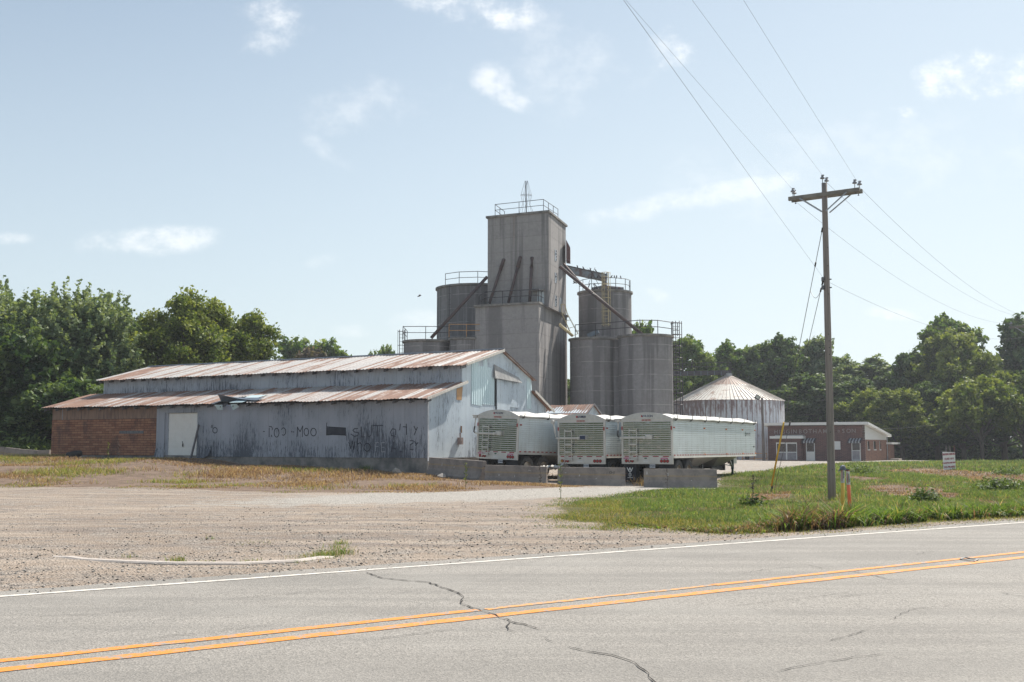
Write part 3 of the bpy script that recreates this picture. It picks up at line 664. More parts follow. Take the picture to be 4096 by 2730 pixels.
# garage door with raised panels, set back in its opening
g = MB(); g.box(.14, .18, pd0 - .02, jamb + .02, SB - .05, dzt)
gw = pd1 - pd0
for r_ in range(5):
    zz0 = SB + (dzt - SB) * r_ / 5; zz1 = SB + (dzt - SB) * (r_ + 1) / 5
    g.box(.118, .141, pd0 - .02, pd1, zz0 + .018, zz1 - .018)
    for c_ in range(4):
        a = pd0 + gw * (c_ + .10) / 4; c = pd0 + gw * (c_ + .9) / 4; g.box(.108, .119, a, c, zz0 + .09, zz1 - .09)
gd = g.build('garage_door', M_doorwhite, barn); gd['label'] = 'white panelled roll up door'
h = MB(); h.box(.06, .107, (pd0 + pd1) / 2 - .02, (pd0 + pd1) / 2 + .02, 1.55, 1.72).tube([(.08, (pd0 + pd1) / 2, 1.72), (.07, (pd0 + pd1) / 2 + .03, 1.85)], .015); h.build('handle', M_black, gd)
j_ = MB(); j_.box(.062, .30, pd0 - .06, pd0 - .02, SB, dzt); j_.build('door_jamb', M_sid_front, barn); j_ = MB(); j_.box(.07, .16, pd1 + .002, jamb + .05, SB, dzt - .002); j_.build('door_jamb', M_sid_front, barn)
# curled sheets at the foot of the wall beside the door
for (y0, y1, dd) in [(pd0 - 1.05, pd0, .20), (jamb, jamb + .6, .12)]:
    n = 8; c_ = MB()
    for i in range(n):
        a = y0 + (y1 - y0) * i / n; e = y0 + (y1 - y0) * (i + 1) / n; o0 = dd * ((1 - i / n) if dd > .15 else i / n) ** 2; o1 = dd * ((1 - (i + 1) / n) if dd > .15 else (i + 1) / n) ** 2
        c_.quad((-.012, a, SB + .45), (-.012, e, SB + .45), (-.014 - o1, e, SB - .12 + o1 * .9), (-.014 - o0, a, SB - .12 + o0 * .9))
    c_.build('curled_sheet', M_sid_front, barn)
# clerestory wall, gable ends
m = MB(); m.box(2.94, 3.0, 0.02, L2, 4.0, 5.62); m.build('clerestory_wall', M_sid_upper, barn)
RT = 6.63; zR = 6.60; zER = 5.22; zEL = 5.60
prof = [(0, SB), (0, zE), (2.94, zT - .02), (2.94, 5.66), (RT, zR - .03), (9.95, zER + .03), (9.95, 4.52), (11.7, 3.72), (11.7, SB)]
for (y0, y1, nm) in [(-.05, 0, 'gable_wall'), (L1 - .9, L1 - .85, 'rear_gable_wall')]:
    m = MB(); m.ext([(p[0], y0, p[1]) for p in prof], (0, y1 - y0, 0)); o = m.build(nm, M_sid_gable, barn)
o['label'] = 'far gable end'
m = MB(); m.box(9.9, 9.95, 0, L2, 4.3, 5.2).box(11.65, 11.7, 0, L1, SB, 3.72); m.build('back_wall', M_sid_gable, barn)
m = MB(); m.box(.03, .06, L1 - .06, L1, SB, zE).box(.06, 3.0, L1 - .05, L1 - .001, SB, 4.0); m.build('end_wall', M_vboards, barn)
def gsheet(pts, name, mat, out=.02, th=.015, lab=None):
    q = [FB.side(px, py, -.05) for px, py in pts]; m = MB(); m.ext([(a[0], -.05 - out, a[2]) for a in q], (0, th, 0)); o = m.build(name, mat, barn)
    if lab: o['label'] = lab
    return o
Z8 = lambda x, y: (1850 + x * .2168, 1360 + y * .2168)
gsheet([Z8(160, 410), Z8(285, 390), Z8(290, 480), Z8(380, 492), Z8(380, 372), Z8(455, 345), Z8(455, 505), Z8(530, 520), Z8(535, 700), Z8(585, 712), Z8(580, 1205), Z8(345, 1190), Z8(345, 1220), Z8(165, 1185)], 'metal_sheet', M_sid_new, .018, lab='smooth pale blue metal sheets on the gable')
gsheet([Z8(1180, 680), Z8(1262, 735), Z8(1280, 965), Z8(1262, 985), Z8(1262, 1280), Z8(1185, 1270)], 'metal_sheet', M_sid_new, .018, lab='smooth pale blue metal strip at the right of the gable')
gsheet([Z8(588, 716), Z8(622, 726), Z8(622, 1290), Z8(605, 1290), Z8(605, 1228), Z8(588, 1225)], 'door_gap', M_black, .022, lab='dark slot beside the loft door')
gsheet([Z8(626, 726), Z8(862, 768), Z8(1040, 800), Z8(1040, 1260), Z8(870, 1242), Z8(860, 1300), Z8(626, 1300)], 'sliding_door', M_sid_gable, .035)
q = [FB.side(*Z8(*p), -.05) for p in [(575, 450), (940, 650), (1035, 700), (1040, 800), (545, 708)]]
m = MB(); a, c = q[0], q[2]; e, f_ = q[3], q[4]; m.poly([(a[0], -.062, a[2]), (c[0], -.062, c[2]), (e[0], -.26, e[2]), (f_[0], -.26, f_[2])]); m.poly([(a[0], -.058, a[2] - .01), (c[0], -.058, c[2] - .01), (e[0], -.24, e[2] - .01), (f_[0], -.24, f_[2] - .01)]); m.build('door_hood', plain('weathered_hood', (.36, .36, .35), .85, c2=(.20, .20, .21), scale=1.5, stretch=(5, 5, .6)), barn)['label'] = 'weathered hood over the loft door'
gsheet([(1850 + 0, 1547), (1850 - 5, 1602), (1825.5, 1600), (1826, 1556)], 'window_board', M_wood_tan, .02, lab='bare plywood patch')
gsheet([(1842, 1705), (1847, 1705), (1847, 1732), (1842, 1732)], 'rust_patch', plain('rust_patch', (.2, .11, .06), .9), .02)
mtr = MB(); c = FB.side(1834, 1761, -.05); mtr.box(c[0] - .12, c[0] + .12, -.25, -.06, c[2] - .22, c[2] + .12).tube([(c[0], -.15, c[2] + .1), (c[0], -.15, c[2] + .35)], .035).tube([(c[0], -.27, c[2]), (c[0], -.2, c[2])], .1, 12); mtr.build('meter_box', plain('meter_box', (.35, .27, .25), .7), barn)
m = MB(); m.box(-.045, .05, -.06, -.02, SB - .15, zE); m.build('corner_trim', plain('white_trim', (.7, .72, .75), .6), barn)
m = MB(); m.box(-.005, .25, -.05, .029, -.4, SB - .18); m.build('corner_footing', M_conc, barn)
# roofs
rf = MB(); corr_sheet(rf, -.30, L2 + .35, (2.52, zEL - .06), (RT, zR), ragged=.05)
roof = rf.build('roof', M_roof_main, barn); roof['label'] = 'upper pale rusting roof slope'
rf = MB(); corr_sheet(rf, -.30, L2 + .35, (10.15, zER - .05), (RT, zR + .01)); rb = rf.build('rear_roof', M_roof_main, barn)
rf = MB(); rf.tube([(RT, -.32, zR + .045), (RT, L2 + .35, zR + .045)], .06, 6); rf.build('ridge_cap', M_galv, roof)
TS0, TS1 = FB.front(985, 1600, -.3)[1], FB.front(845, 1600, -.3)[1]
rf = MB(); corr_sheet(rf, -.30, TS0, (-.45, zE + .03), (2.96, zT + .04), ragged=.05); corr_sheet(rf, TS1 - .25, L1 + .45, (-.45, zE + .03), (2.96, zT + .04), ragged=.05)
corr_sheet(rf, TS0, TS1 - .25, (.95, zE + .03 + .91 * 1.4 / 3.41), (2.96, zT + .04))
low = rf.build('lean_to_roof', M_roof_low, barn); low['label'] = 'lower rusty roof slope above the front wall'
rf = MB(); corr_sheet(rf, -.30, L1, (12.1, 3.56), (9.9, 4.6)); lr = rf.build('rear_lean_to_roof', M_roof_low, barn)
# the torn sheet that curls up from the lower roof
ts = MB(); n = 10
for i in range(n):
    a = i / n; e = (i + 1) / n
    def pt(t, side):
        y = TS1 - .2 - 3.0 * t; lift = .42 * (1 - t) ** 1.5 * (1 if side == 0 else .12); return (-.3 + .05 * side * 20 * .6 + .25 * (1 - t), y, zE + .16 + lift + (.18 if side else 0))
    ts.quad(pt(a, 0), pt(e, 0), pt(e, 1), pt(a, 1)); ts.quad((pt(a, 0)[0], pt(a, 0)[1], pt(a, 0)[2]), (pt(e, 0)[0], pt(e, 0)[1], pt(e, 0)[2]), (pt(e, 0)[0] + .28, pt(e, 0)[1], zE + .16), (pt(a, 0)[0] + .28, pt(a, 0)[1], zE + .16))
ts.build('torn_sheet', M_sheetgrey, low)['label'] = 'grey sheet curled up from the roof edge'
ts = MB(); ts.poly([(-.5, TS0 + .1, zE + .07), (-.5, TS0 + 1.0, zE + .07), (1.1, TS0 + .9, zE + .52), (1.1, TS0 - .2, zE + .52)]); ts.build('patch_sheet', M_sid_new, low)
ts = MB(); ts.quad((-.42, TS1 - .35, zE - .02), (-.40, TS1 - .9, zE - .03), (-.3, TS1 - .85, zE - .30), (-.33, TS1 - .5, zE - .28)); ts.build('hanging_scrap', M_sid_new, low); ts = MB(); ts.quad((-.42, TS1 - 1.5, zE), (-.40, TS1 - 1.9, zE), (-.3, TS1 - 2.0, zE - .15), (-.33, TS1 - 1.6, zE - .33)); ts.build('hanging_scrap', M_sid_new, low)
# rafter tails: one mesh, copied
def tails(x0, z0, slope, y0, y1, par, first=[None]):
    n = int((y1 - y0) / .93)
    for i in range(n + 1):
        if first[0] is None:
            m = MB(); m.ext([(0, -.03, 0), (.5, -.03, .12), (.5, -.03, -.03), (0, -.03, -.14)], (0, .06, 0)); o = m.build('rafter_tail', M_wood_dark, par); first[0] = o
        else: o = first[0].copy(); COL.objects.link(o); o.parent = par
        o.location = (x0, y0 + i * .93 + random.uniform(-.05, .05), z0)
tails(-.38, zE - .03, .26, -.1, L1 + .2, low); tails(2.62, zEL - .08, .26, -.1, L2 + .2, roof)
# fascia boards along the gable rakes
M_fascia = plain('peeling_white_trim', (.66, .62, .56), .8, c2=(.45, .42, .38), scale=8)
for (a, c, nm) in [((2.95, zEL + .03), (RT, zR - .02), 0), ((-.5, zE + .02), (3.05, zT + .06), 0), ((12.2, 3.50), (9.95, 4.58), 0)]:
    m = MB(); m.bar((a[0], -.33, a[1]), (c[0], -.33, c[1]), .03, .13); m.build('fascia_board', M_fascia, barn)
# graffiti on the front wall
def stroke(mb, pts, w=.045, x=-.006):
    q = [FB.front(px, py, x) for px, py in pts]; 
    for a, c in zip(q[:-1], q[1:]):
        d = Vector((0, c[1] - a[1], c[2] - a[2])); 
        if d.length < 1e-4: continue
        d.normalize(); n = Vector((0, -d.z, d.y)) * w / 2; mb.ext([Vector((x, a[1], a[2])) - d * w * .3 + n, Vector((x, c[1], c[2])) + d * w * .3 + n, Vector((x, c[1], c[2])) + d * w * .3 - n, Vector((x, a[1], a[2])) - d * w * .3 - n], (-.003, 0, 0)); x -= .0003
def G(*p): return [(1000 + x * .306, 1640 + y * .306) for x, y in p]
def ring(cx, cy, rx, ry, a0=0, a1=360): return G(*[(cx + rx * math.cos(R(a)), cy + ry * math.sin(R(a))) for a in np.linspace(a0, a1, 18)])
def graffiti_set(strokes, w, mat, lab):
    groups = []
    for s_ in strokes:
        bb = [min(p[0] for p in s_) - 1, max(p[0] for p in s_) + 1, min(p[1] for p in s_) - 1, max(p[1] for p in s_) + 1]; hit = [g for g in groups if not (g[0][1] < bb[0] or g[0][0] > bb[1] or g[0][3] < bb[2] or g[0][2] > bb[3])]
        new = [bb, [s_]]
        for g in hit: groups.remove(g); new[1] += g[1]; new[0] = [min(new[0][0], g[0][0]), max(new[0][1], g[0][1]), min(new[0][2], g[0][2]), max(new[0][3], g[0][3])]
        groups.append(new)
    for bb, ss in groups:
        g = MB()
        for s_ in ss: stroke(g, s_, w)
        g.build('graffiti_letter', mat, front_wall)['label'] = lab
graffiti_set([ring(348, 300, 32, 58), ring(437, 285, 30, 48, 215, 480), G((615, 350), (620, 225)), G((620, 228), (655, 288), (690, 210)), G((690, 212), (683, 355)), ring(737, 290, 30, 48), ring(830, 292, 36, 50),
           G((250, 222), (280, 220), (292, 240), (290, 265)), G((280, 330), (286, 355)), G((172, 285), (190, 285)), G((540, 288), (552, 288)), G((562, 290), (577, 290)),
           G((1000, 222), (1110, 230), (1250, 238)), G((1000, 330), (1100, 322), (1250, 332)), G((1002, 225), (1000, 330)), G((1250, 238), (1250, 340)), G((1005, 170), (1000, 215)),
           G((1965, 185), (1957, 265)), G((2042, 185), (2046, 325)), G((2000, 222), (2048, 226)), G((2145, 218), (2168, 262)), G((2188, 230), (2145, 330)),
           G((1290, 425), (1320, 512)), G((1320, 512), (1336, 405), (1356, 522), (1368, 420)), G((1406, 375), (1400, 540)), G((1404, 450), (1440, 430), (1460, 455), (1462, 545)), ring(1532, 490, 40, 52)], .04, M_graf, 'dark sprayed letters')
graffiti_set([G((1410, 245), (1365, 248), (1345, 268), (1362, 290), (1415, 298), (1412, 332), (1370, 350), (1320, 318)), G((1455, 225), (1460, 355), (1500, 355)), G((1530, 290), (1535, 342), (1560, 355), (1582, 325), (1590, 205)), G((1605, 205), (1735, 205)), G((1665, 210), (1665, 345)),
           G((1900, 255), (1862, 250), (1838, 290), (1850, 338), (1900, 348)), G((1905, 262), (1905, 330)), G((1850, 545), (1882, 420)), G((1850, 500), (1905, 510)), G((1903, 500), (1908, 590)), G((1960, 548), (1990, 550)), G((2018, 420), (2022, 540)), G((2090, 405), (2135, 405), (2130, 438), (2095, 455), (2092, 520), (2135, 520)), G((2150, 415), (2172, 448)), G((2195, 430), (2165, 465)), G((252, 240), (250, 355))] + [
           [(860 + 9 * math.cos(R(a)), 1722 + 11 * math.sin(R(a))) for a in range(0, 361, 24)], [(846, 1702), (845, 1712)], [(851, 1702), (850, 1712)]] + [G((1008, y_), (1245, y_ + 8)) for y_ in range(236, 322, 7)], .05, M_graf_faint, 'faded sprayed letters')
graffiti_set([G((1640, 425), (1640, 540)), G((1640, 430), (1680, 430)), G((1640, 480), (1675, 480)), G((1720, 430), (1760, 430)), G((1720, 430), (1720, 550), (1765, 550)), G((1720, 490), (1755, 490)), G((915, 195), (915, 250)), G((915, 195), (940, 205), (940, 235), (918, 245)), ring(925, 300, 18, 26), G((1325, 210), (1325, 250)), G((1440, 195), (1440, 260)), G((600, 210), (665, 212))], .022, M_graf_pale, 'pale ghost letters')

# ---------------------------------------------------------------- things near the barn
p0, p1 = FB.front(796, 1700, -.08), FB.front(763, 1832, -.75)
FBm = Matrix.Translation((-3.98, 53.5, 0)) @ Matrix.Rotation(R(60), 4, 'Z')
a, c = FBm @ p0, FBm @ Vector((p1[0], p1[1], p1[2]))
c.z = hz(c.x, c.y)
m = MB(); m.bar(c, a, .05, .13); tag(m.build('plank', M_wood_dark), 'weathered board leaning against the white garage door', 'plank')
c = at(295, 1868, 63.5); ti = thing('tyre', 'black tyre lying half hidden at the foot of the brown wall', 'tyre', (c.x, c.y, hz(c.x, c.y) + .2))
ti.rotation_euler = (R(8), R(-6), 0)
m = MB(); m.lathe([(.20, -.11), (.22, -.13), (.36, -.14), (.42, -.11), (.435, -.05), (.435, .05), (.42, .11), (.36, .14), (.22, .13), (.20, .11), (.20, -.11)], n=32); M_rubber = plain('tyre_rubber', (.045, .043, .043), .85, scale=12); m.build('tyre_casing', M_rubber, ti, smooth=True)

# ---------------------------------------------------------------- grain elevator
def mat_tower(b, s):
    v = b.coord(); x, y, z = b.sep(v)
    big = b.noise(b.coord(scale=(1, 1, .8)), .35, 4, .6); stk = b.noise(b.coord(scale=(1.1, 1.1, .035)), 1.0, 5, .62); stk2 = b.noise(b.coord(scale=(3.5, 3.5, .16)), 1.0, 5, .7); fine = b.noise(v, 4, 5, .75)
    ph = b.math('FRACT', b.math('DIVIDE', b.math('ADD', z, b.math('MULTIPLY', b.math('SUBTRACT', big, .5), .1)), 1.22)); lift = b.math('FLOOR', b.math('DIVIDE', z, 1.22))
    wn = b.n.new('ShaderNodeTexWhiteNoise'); wn.noise_dimensions = '1D'; b.l.new(lift, wn.inputs['W'])
    c = b.mix(b.step(fine, .35, .65), (.32, .305, .305), (.26, .248, .25)); c = b.mix(b.math('MULTIPLY', wn.outputs[0], .32), c, (.38, .365, .36))
    half = b.step(ph, .47, .53, 0., .12); c = b.mix(half, c, (.36, .34, .33))
    c = b.mix(b.step(stk, .48, .60, 0, .58), c, (.115, .11, .115)); c = b.mix(b.step(stk2, .60, .72, 0, .35), c, (.14, .13, .13)); c = b.mix(b.step(stk2, .38, .28, 0, .35), c, (.42, .40, .37))
    rn = b.noise(b.coord(scale=(.9, .9, .05), loc=(7, 3, 0)), 1.0, 3, .5); c = b.mix(b.step(rn, .64, .72, 0, .4), c, (.24, .15, .085))
    c = b.mix(b.step(ph, .975, .99, 0, .5), c, (.13, .12, .12))
    setp(b, s, c, .92, 0, .2, b.math('ADD', fine, b.step(ph, .97, .99)), .02, .6)
M_tower = material('streaked_grey_concrete', mat_tower)
M_silo = None
def mat_silo(b, s):
    v = b.coord(); x, y, z = b.sep(v); fine = b.noise(v, 4, 5, .75); stk = b.noise(b.coord(scale=(1.6, 1.6, .05)), 1.0, 5, .62); big = b.noise(v, .4, 4, .6)
    ph = b.math('FRACT', b.math('DIVIDE', z, 1.27)); top = b.step(z, 8.5, 11.0)
    c = b.mix(b.step(fine, .35, .65), (.29, .28, .285), (.24, .232, .238)); c = b.mix(b.step(big, .4, .65, 0, .5), c, (.20, .185, .185))
    c = b.mix(b.step(b.math('ADD', stk, b.math('MULTIPLY', top, .07)), .50, .62, 0, .55), c, (.105, .10, .105))
    ln = b.noise(v, 1.3, 3, .6); c = b.mix(b.math('MULTIPLY', b.step(ph, .955, .975), b.step(ln, .35, .6, .1, .9)), c, (.42, .40, .39))
    setp(b, s, c, .92, 0, .2, fine, .015, .6)
M_silo = material('banded_silo_concrete', mat_silo)
M_iron = plain('dark_painted_iron', (.055, .05, .06), .6, scale=4, c2=(.035, .03, .04))
M_spout = plain('rusty_brown_pipe', (.105, .065, .06), .65, c2=(.07, .055, .06), scale=2)
M_spoutblue = plain('flaking_blue_paint', (.22, .27, .31), .6, c2=(.11, .055, .045), scale=2.2)
M_yel = plain('faded_yellow_paint', (.62, .52, .30), .6, c2=(.5, .42, .26)); M_orange_rail = plain('orange_primer', (.55, .30, .12), .6)
def wall_hit(A, B, px, py):
    """point where a photo ray meets the vertical plane through plan points A and B"""
    d = at(px, py, 1.0) - Vector((0, 0, EYE)); n = Vector((-(B[1] - A[1]), B[0] - A[0])); k = (A[0] * n.x + A[1] * n.y) / (d.x * n.x + d.y * n.y)
    return Vector((0, 0, EYE)) + d * k
EL = (2.5, 96, 0)
elev = thing('grain_elevator', 'tall square concrete grain elevator tower with railed roof and whip antenna', 'grain elevator', EL)
def rail_mb(mb, pts, h=1.05, step=1.6, r=.028, mid=True, closed=False, post_r=None):
    pts = [Vector(p) for p in pts] + ([Vector(pts[0])] if closed else [])
    for a, c in zip(pts[:-1], pts[1:]):
        n = max(1, round((c - a).length / step))
        for i in range(n + 1): q = a.lerp(c, i / n); mb.tube([q, q + Vector((0, 0, h))], post_r or r, 5)
        mb.tube([a + Vector((0, 0, h)), c + Vector((0, 0, h))], r, 5)
        if mid: mb.tube([a + Vector((0, 0, h * .52)), c + Vector((0, 0, h * .52))], r * .9, 5)
    return mb
Nn = at(2194, 845, 95.0); zt = Nn.z; Lt = at_z(1951, 869, zt); Rt = at_z(2263, 903, zt)
Nl = at(2155, 1210, 93.5); zl = Nl.z; Ll = at_z(1901, 1224.5, zl); Rl = at_z(2268, 1265, zl)
def quad_plan(L, N, Rr): B = L + (Rr - N); return [(L.x, L.y), (N.x, N.y), (Rr.x, Rr.y), (B.x, B.y)]
up = quad_plan(Lt, Nn, Rt); lo = quad_plan(Ll, Nl, Rl)
def grow(pl, d):
    c = Vector((sum(p[0] for p in pl) / 4, sum(p[1] for p in pl) / 4)); return [tuple(c + (Vector(p) - c) * (1 + d / (Vector(p) - c).length)) for p in pl]
m = MB(); m.prism(up, zl - .2, zt - .12); m.build('tower_shaft', M_tower, elev, EL)
m = MB(); m.prism(lo, -.5, zl - .12); m.build('lower_shaft', M_tower, elev, EL)
m = MB(); m.prism(grow(up, .2), zt - .12, zt + .06); m.build('cornice', M_found, elev, EL)
m = MB(); m.prism(grow(lo, .2), zl - .12, zl + .06); m.build('cornice', M_found, elev, EL)
LtP, NnP, RtP = (Lt.x, Lt.y), (Nn.x, Nn.y), (Rt.x, Rt.y)
g2 = [Vector((*p, zt + .06)) for p in grow(up, -.35)]
A = g2[0].lerp(g2[1], .07)
m = MB(); rail_mb(m, [g2[0].lerp(g2[3], .5) + (A - g2[0]), A, g2[1].lerp(g2[0], .06)], step=2.0); rail_mb(m, [g2[1].lerp(g2[0], .06), g2[2].lerp(g2[1], .30)], step=1.6); m.build('roof_railing', M_iron, elev, EL)
g3 = [Vector((*p, zl + .06)) for p in grow(lo, -.12)]
a3 = at_z(1940, 1218, zl + .06); m = MB(); rail_mb(m, [Vector((Lt.x - .75, Lt.y + .3, zl + .06)), Vector((a3.x, a3.y, zl + .06)), Vector((g3[1].x, g3[1].y, zl + .06))], step=1.85, r=.035); rail_mb(m, [g3[1], g3[1].lerp(g3[2], .28)], step=.9, r=.035); m.build('ledge_railing', M_iron, elev, EL)
# windows, doors and vents on the right-hand face
def face_box(A, B, pts, d_out, th, name, mat, par, off, lab=None, mb=None):
    n = Vector((B[1] - A[1], -(B[0] - A[0]), 0)).normalized()
    if n.dot(Vector((0, -1, 0))) < 0 and abs(n.y) > abs(n.x): n = -n
    q = [wall_hit(A, B, px, py) for px, py in pts]; m = mb or MB(); m.ext([p + n * (d_out - th) for p in q], n * th)
    if mb is None:
        o = m.build(name, mat, par, off)
        if lab: o['label'] = lab
        return o
def Z3(x, y): return (1550 + x * .5102, 700 + y * .5102)
M_win = plain('window_glass', (.10, .13, .17), .15, spec=.8); M_pane = plain('dusty_pane', (.38, .42, .47), .4)
for (x0, y0, x1, y1, nx, ny) in [(1311, 585, 1324, 675, 2, 4), (1311, 765, 1324, 848, 2, 4), (1313, 945, 1326, 1030, 2, 4)]:
    wq = face_box(NnP, RtP, [Z3(x0, y0), Z3(x1, y0 + 7), Z3(x1, y1 + 2), Z3(x0, y1)], .03, .05, 'window', M_pane, elev, EL)
    pm = MB()
    for i in range(nx):
        for j in range(ny):
            ax_, bx_ = x0 + (x1 - x0) * (i + .15) / nx, x0 + (x1 - x0) * (i + .9) / nx; ay, by = y0 + 3 + (y1 - y0 - 3) * (j + .12) / ny, y0 + 3 + (y1 - y0 - 3) * (j + .88) / ny
            if i == 0 and (j + int(y0)) % 3 != 1: continue
            face_box(NnP, RtP, [Z3(ax_, ay), Z3(bx_, ay + 2), Z3(bx_, by + 2), Z3(ax_, by)], .042, .01, '', None, None, None, mb=pm)
    pm.build('pane', M_win, wq, EL)
face_box(NnP, RtP, [Z3(1346, 960), Z3(1364, 970), Z3(1364, 1085), Z3(1346, 1070)], .03, .05, 'door', M_pane, elev, EL, 'pale door in the sunlit face')
face_box(LtP, NnP, [Z3(1176, 912), Z3(1228, 910), Z3(1228, 1012), Z3(1176, 1002)], .03, .05, 'door', plain('bright_doorway', (.62, .68, .72), .7), elev, EL, 'white doorway above the ledge')
face_box(LtP, NnP, [Z3(1140, 906), Z3(1236, 900), Z3(1236, 910), Z3(1140, 913)], .5, .5, 'door_hood', M_found, elev, EL)
# small sheet-metal box hanging on the far edge of the sunlit face
bq = at(*Z3(1408, 530), 101); m = MB(); x_, y_ = Rt.x, Rt.y
bx0 = Vector((x_ - .05, y_ - .9)); bz = [at(2262, 700 + v_ * .5102, y_).z for v_ in (530, 590, 700)]
m.ext([(bx0.x, y_ - 1.5, bz[0]), (bx0.x + .36, y_ - 1.5, bz[1]), (bx0.x + .36, y_ - 1.5, bz[2]), (bx0.x, y_ - 1.5, bz[2] + .05)], (.1, 1.4, 0)); m.build('leg_hood', plain('rust_sheet', (.16, .08, .08), .7, scale=3, stretch=(5, 5, .5)), elev, EL)
# spouts on the shaded face and long pipes
def pipe_on(A, B, p, q, r, out0, out1):
    a = wall_hit(A, B, *p); c = wall_hit(A, B, *q); n = Vector((-.42, -.9, 0)); return [a + n * out0, c + n * out1]
for (p, q) in [(Z3(912, 668), Z3(820, 1015)), (Z3(1042, 650), Z3(968, 1010)), (Z3(1134, 655), Z3(1135, 1000))]:
    a, c = pipe_on(LtP, NnP, p, q, .12, .05, .55); mid = a.lerp(c, .22)
    m = MB(); m.tube([a + Vector((.2, .4, .15)), a, mid], .16, 10); m.tube([mid, c], .13, 10); m.build('spout', M_spout, elev, EL, smooth=True)
# weather stain and shadow come from light; small dark collars where the spouts leave the wall
base = at(2155 + 0, 1210, 95); ant0 = wall_hit((Lt.x + .8, Lt.y + 2), (Nn.x + .8, Nn.y + 2), *Z3(1088, 292)); anz = at(*Z3(1083, 78), ant0.y).z
ax_ = Vector((ant0.x, ant0.y, zt)); m = MB(); m.tube([ax_, Vector((ax_.x - .03, ax_.y, anz))], .05, 5)
for rr, hh in [(.75, .06), (.75, .35), (.65, 2.0)]:
    m.tube([ax_ + Vector((rr * math.cos(t) * (1 if hh < 1.9 else .75), rr * .5 * math.sin(t), hh + .12)) for t in np.linspace(0, 6.28, 14)], .018, 4)
for t in np.linspace(0, 5.5, 6):
    m.tube([ax_ + Vector((.75 * math.cos(t), .4 * math.sin(t), .2)), ax_ + Vector((.33 * math.cos(t + .2), .2 * math.sin(t), 1.3)), ax_ + Vector((.48 * math.cos(t), .25 * math.sin(t), 2.1)), ax_ + Vector((.12 * math.cos(t), .1 * math.sin(t), 3.4)), Vector((ax_.x, ax_.y, anz - .1))], .012, 4)
m.build('antenna', M_iron, elev, EL)

# round concrete tanks
def tank(label, px0, px1, py_top, Yc, name='concrete_silo', ztop=None, group=None, z0=-.4, mat=None, lip=.14):
    a = at(px0, py_top, Yc); c = at(px1, py_top, Yc); r = (c.x - a.x) / 2 * .998; cx = (a.x + c.x) / 2
    zt_ = ztop if ztop else at((px0 + px1) / 2, py_top, Yc - r).z
    t = thing(name, label, 'silo', (cx, Yc, 0), 0, group)
    m = MB(); m.lathe([(r, z0), (r, zt_ - .16)], n=72); m.lathe([(r, zt_ - .16), (.01, zt_ - .1)], n=72); m.build('shell', mat or M_silo, t, smooth=True)
    m = MB(); m.lathe([(r + .002, zt_ - .22), (r + lip, zt_ - .16), (r + lip, zt_), (.01, zt_ + .03)], n=72); m.build('rim', M_found, t)
    return t, Vector((cx, Yc, zt_)), r
sA, cA, rA = tank('tall round concrete tank left of the elevator tower', 1748, 2070, 1133, 104.5)
sB, cB, rB = tank('short round concrete silo at the far left, behind the barn roof', 1615, 1803, 1357, 98.5)
sC, cC, rC = tank('short round concrete silo between the left one and the tower', 1799, 1925, 1349, 97.0)
sD, cD, rD = tank('round concrete silo standing next to the tower on its right', 2279, 2472, 1348, 99.6)
sE, cE, rE = tank('rightmost round concrete silo, with a caged ladder on its side', 2474, 2689, 1335, 97.2)
sF, cF, rF = tank('round concrete tank rising behind the two right silos', 2314, 2525, 1157, 103.5)
# link walls between paired silos
m = MB(); m.box(cD.x + rD * .55, cE.x - rE * .6, 98.2, 99.2, -.4, cE.z - .2); m.build('link_wall', M_silo, sE, (cE.x, cE.y, 0))
m = MB(); m.box(cB.x + rB * .6, cC.x - rC * .3, 97.8, 98.6, -.4, cB.z - .18); m.build('link_wall', M_silo, sB, (cB.x, cB.y, 0))
def arc(c, r, a0, a1, n=9): return [Vector((c.x + r * math.cos(R(t)), c.y + r * math.sin(R(t)), c.z)) for t in np.linspace(a0, a1, n)]
def off(t): return tuple(t.location)
m = MB(); rail_mb(m, arc(cA, rA * .93, 215, 330, 5) , h=1.1, step=2.4, r=.03); m.build('railing', M_iron, sA, off(sA))
m = MB(); m.bar(cA + Vector((1.0, -rA * .7, .05)), cA + Vector((3.9, -rA * .45, .9)), .7, .12); rail_mb(m, [cA + Vector((2.3, -rA * .75, .3)), cA + Vector((4.2, -rA * .6, .9))], h=1.1, step=1.5, r=.03); m.build('gangway', M_spoutblue, sA, off(sA))
m = MB(); a = at(1797, 1180, cA.y - rA); 
for i in range(26): zz = cA.z - .9 - i * .5; m.box(a.x - .14, a.x + .14, cA.y - rA * .83 - .12, cA.y - rA * .83 - .09, zz, zz + .03)
m.tube([(a.x, cA.y - rA * .83 - .15, cA.z - .1), (a.x, cA.y - rA * .83 - .15, cA.z - 3)], .025); m.build('rung_ladder', M_iron, sA, off(sA))
m = MB(); rail_mb(m, [Vector((x_, 98.5 - rB * .9, cB.z)) for x_ in (cB.x - rB * .95, cB.x, cB.x + rB)], h=1.1, step=1.7, r=.03); rail_mb(m, [Vector((cB.x - rB * .95, 98.5 - rB * .9, cB.z)), Vector((cB.x - rB * .95, 98.5 + rB, cB.z))], h=1.1, step=1.7, r=.03); m.build('railing', M_iron, sB, off(sB))
m = MB(); rail_mb(m, [Vector((x_, 97 - rC * .9, cC.z)) for x_ in (cC.x - rC, cC.x + rC * 1.2)], h=1.1, step=1.3, r=.03); m.build('railing', M_orange_rail, sC, off(sC))
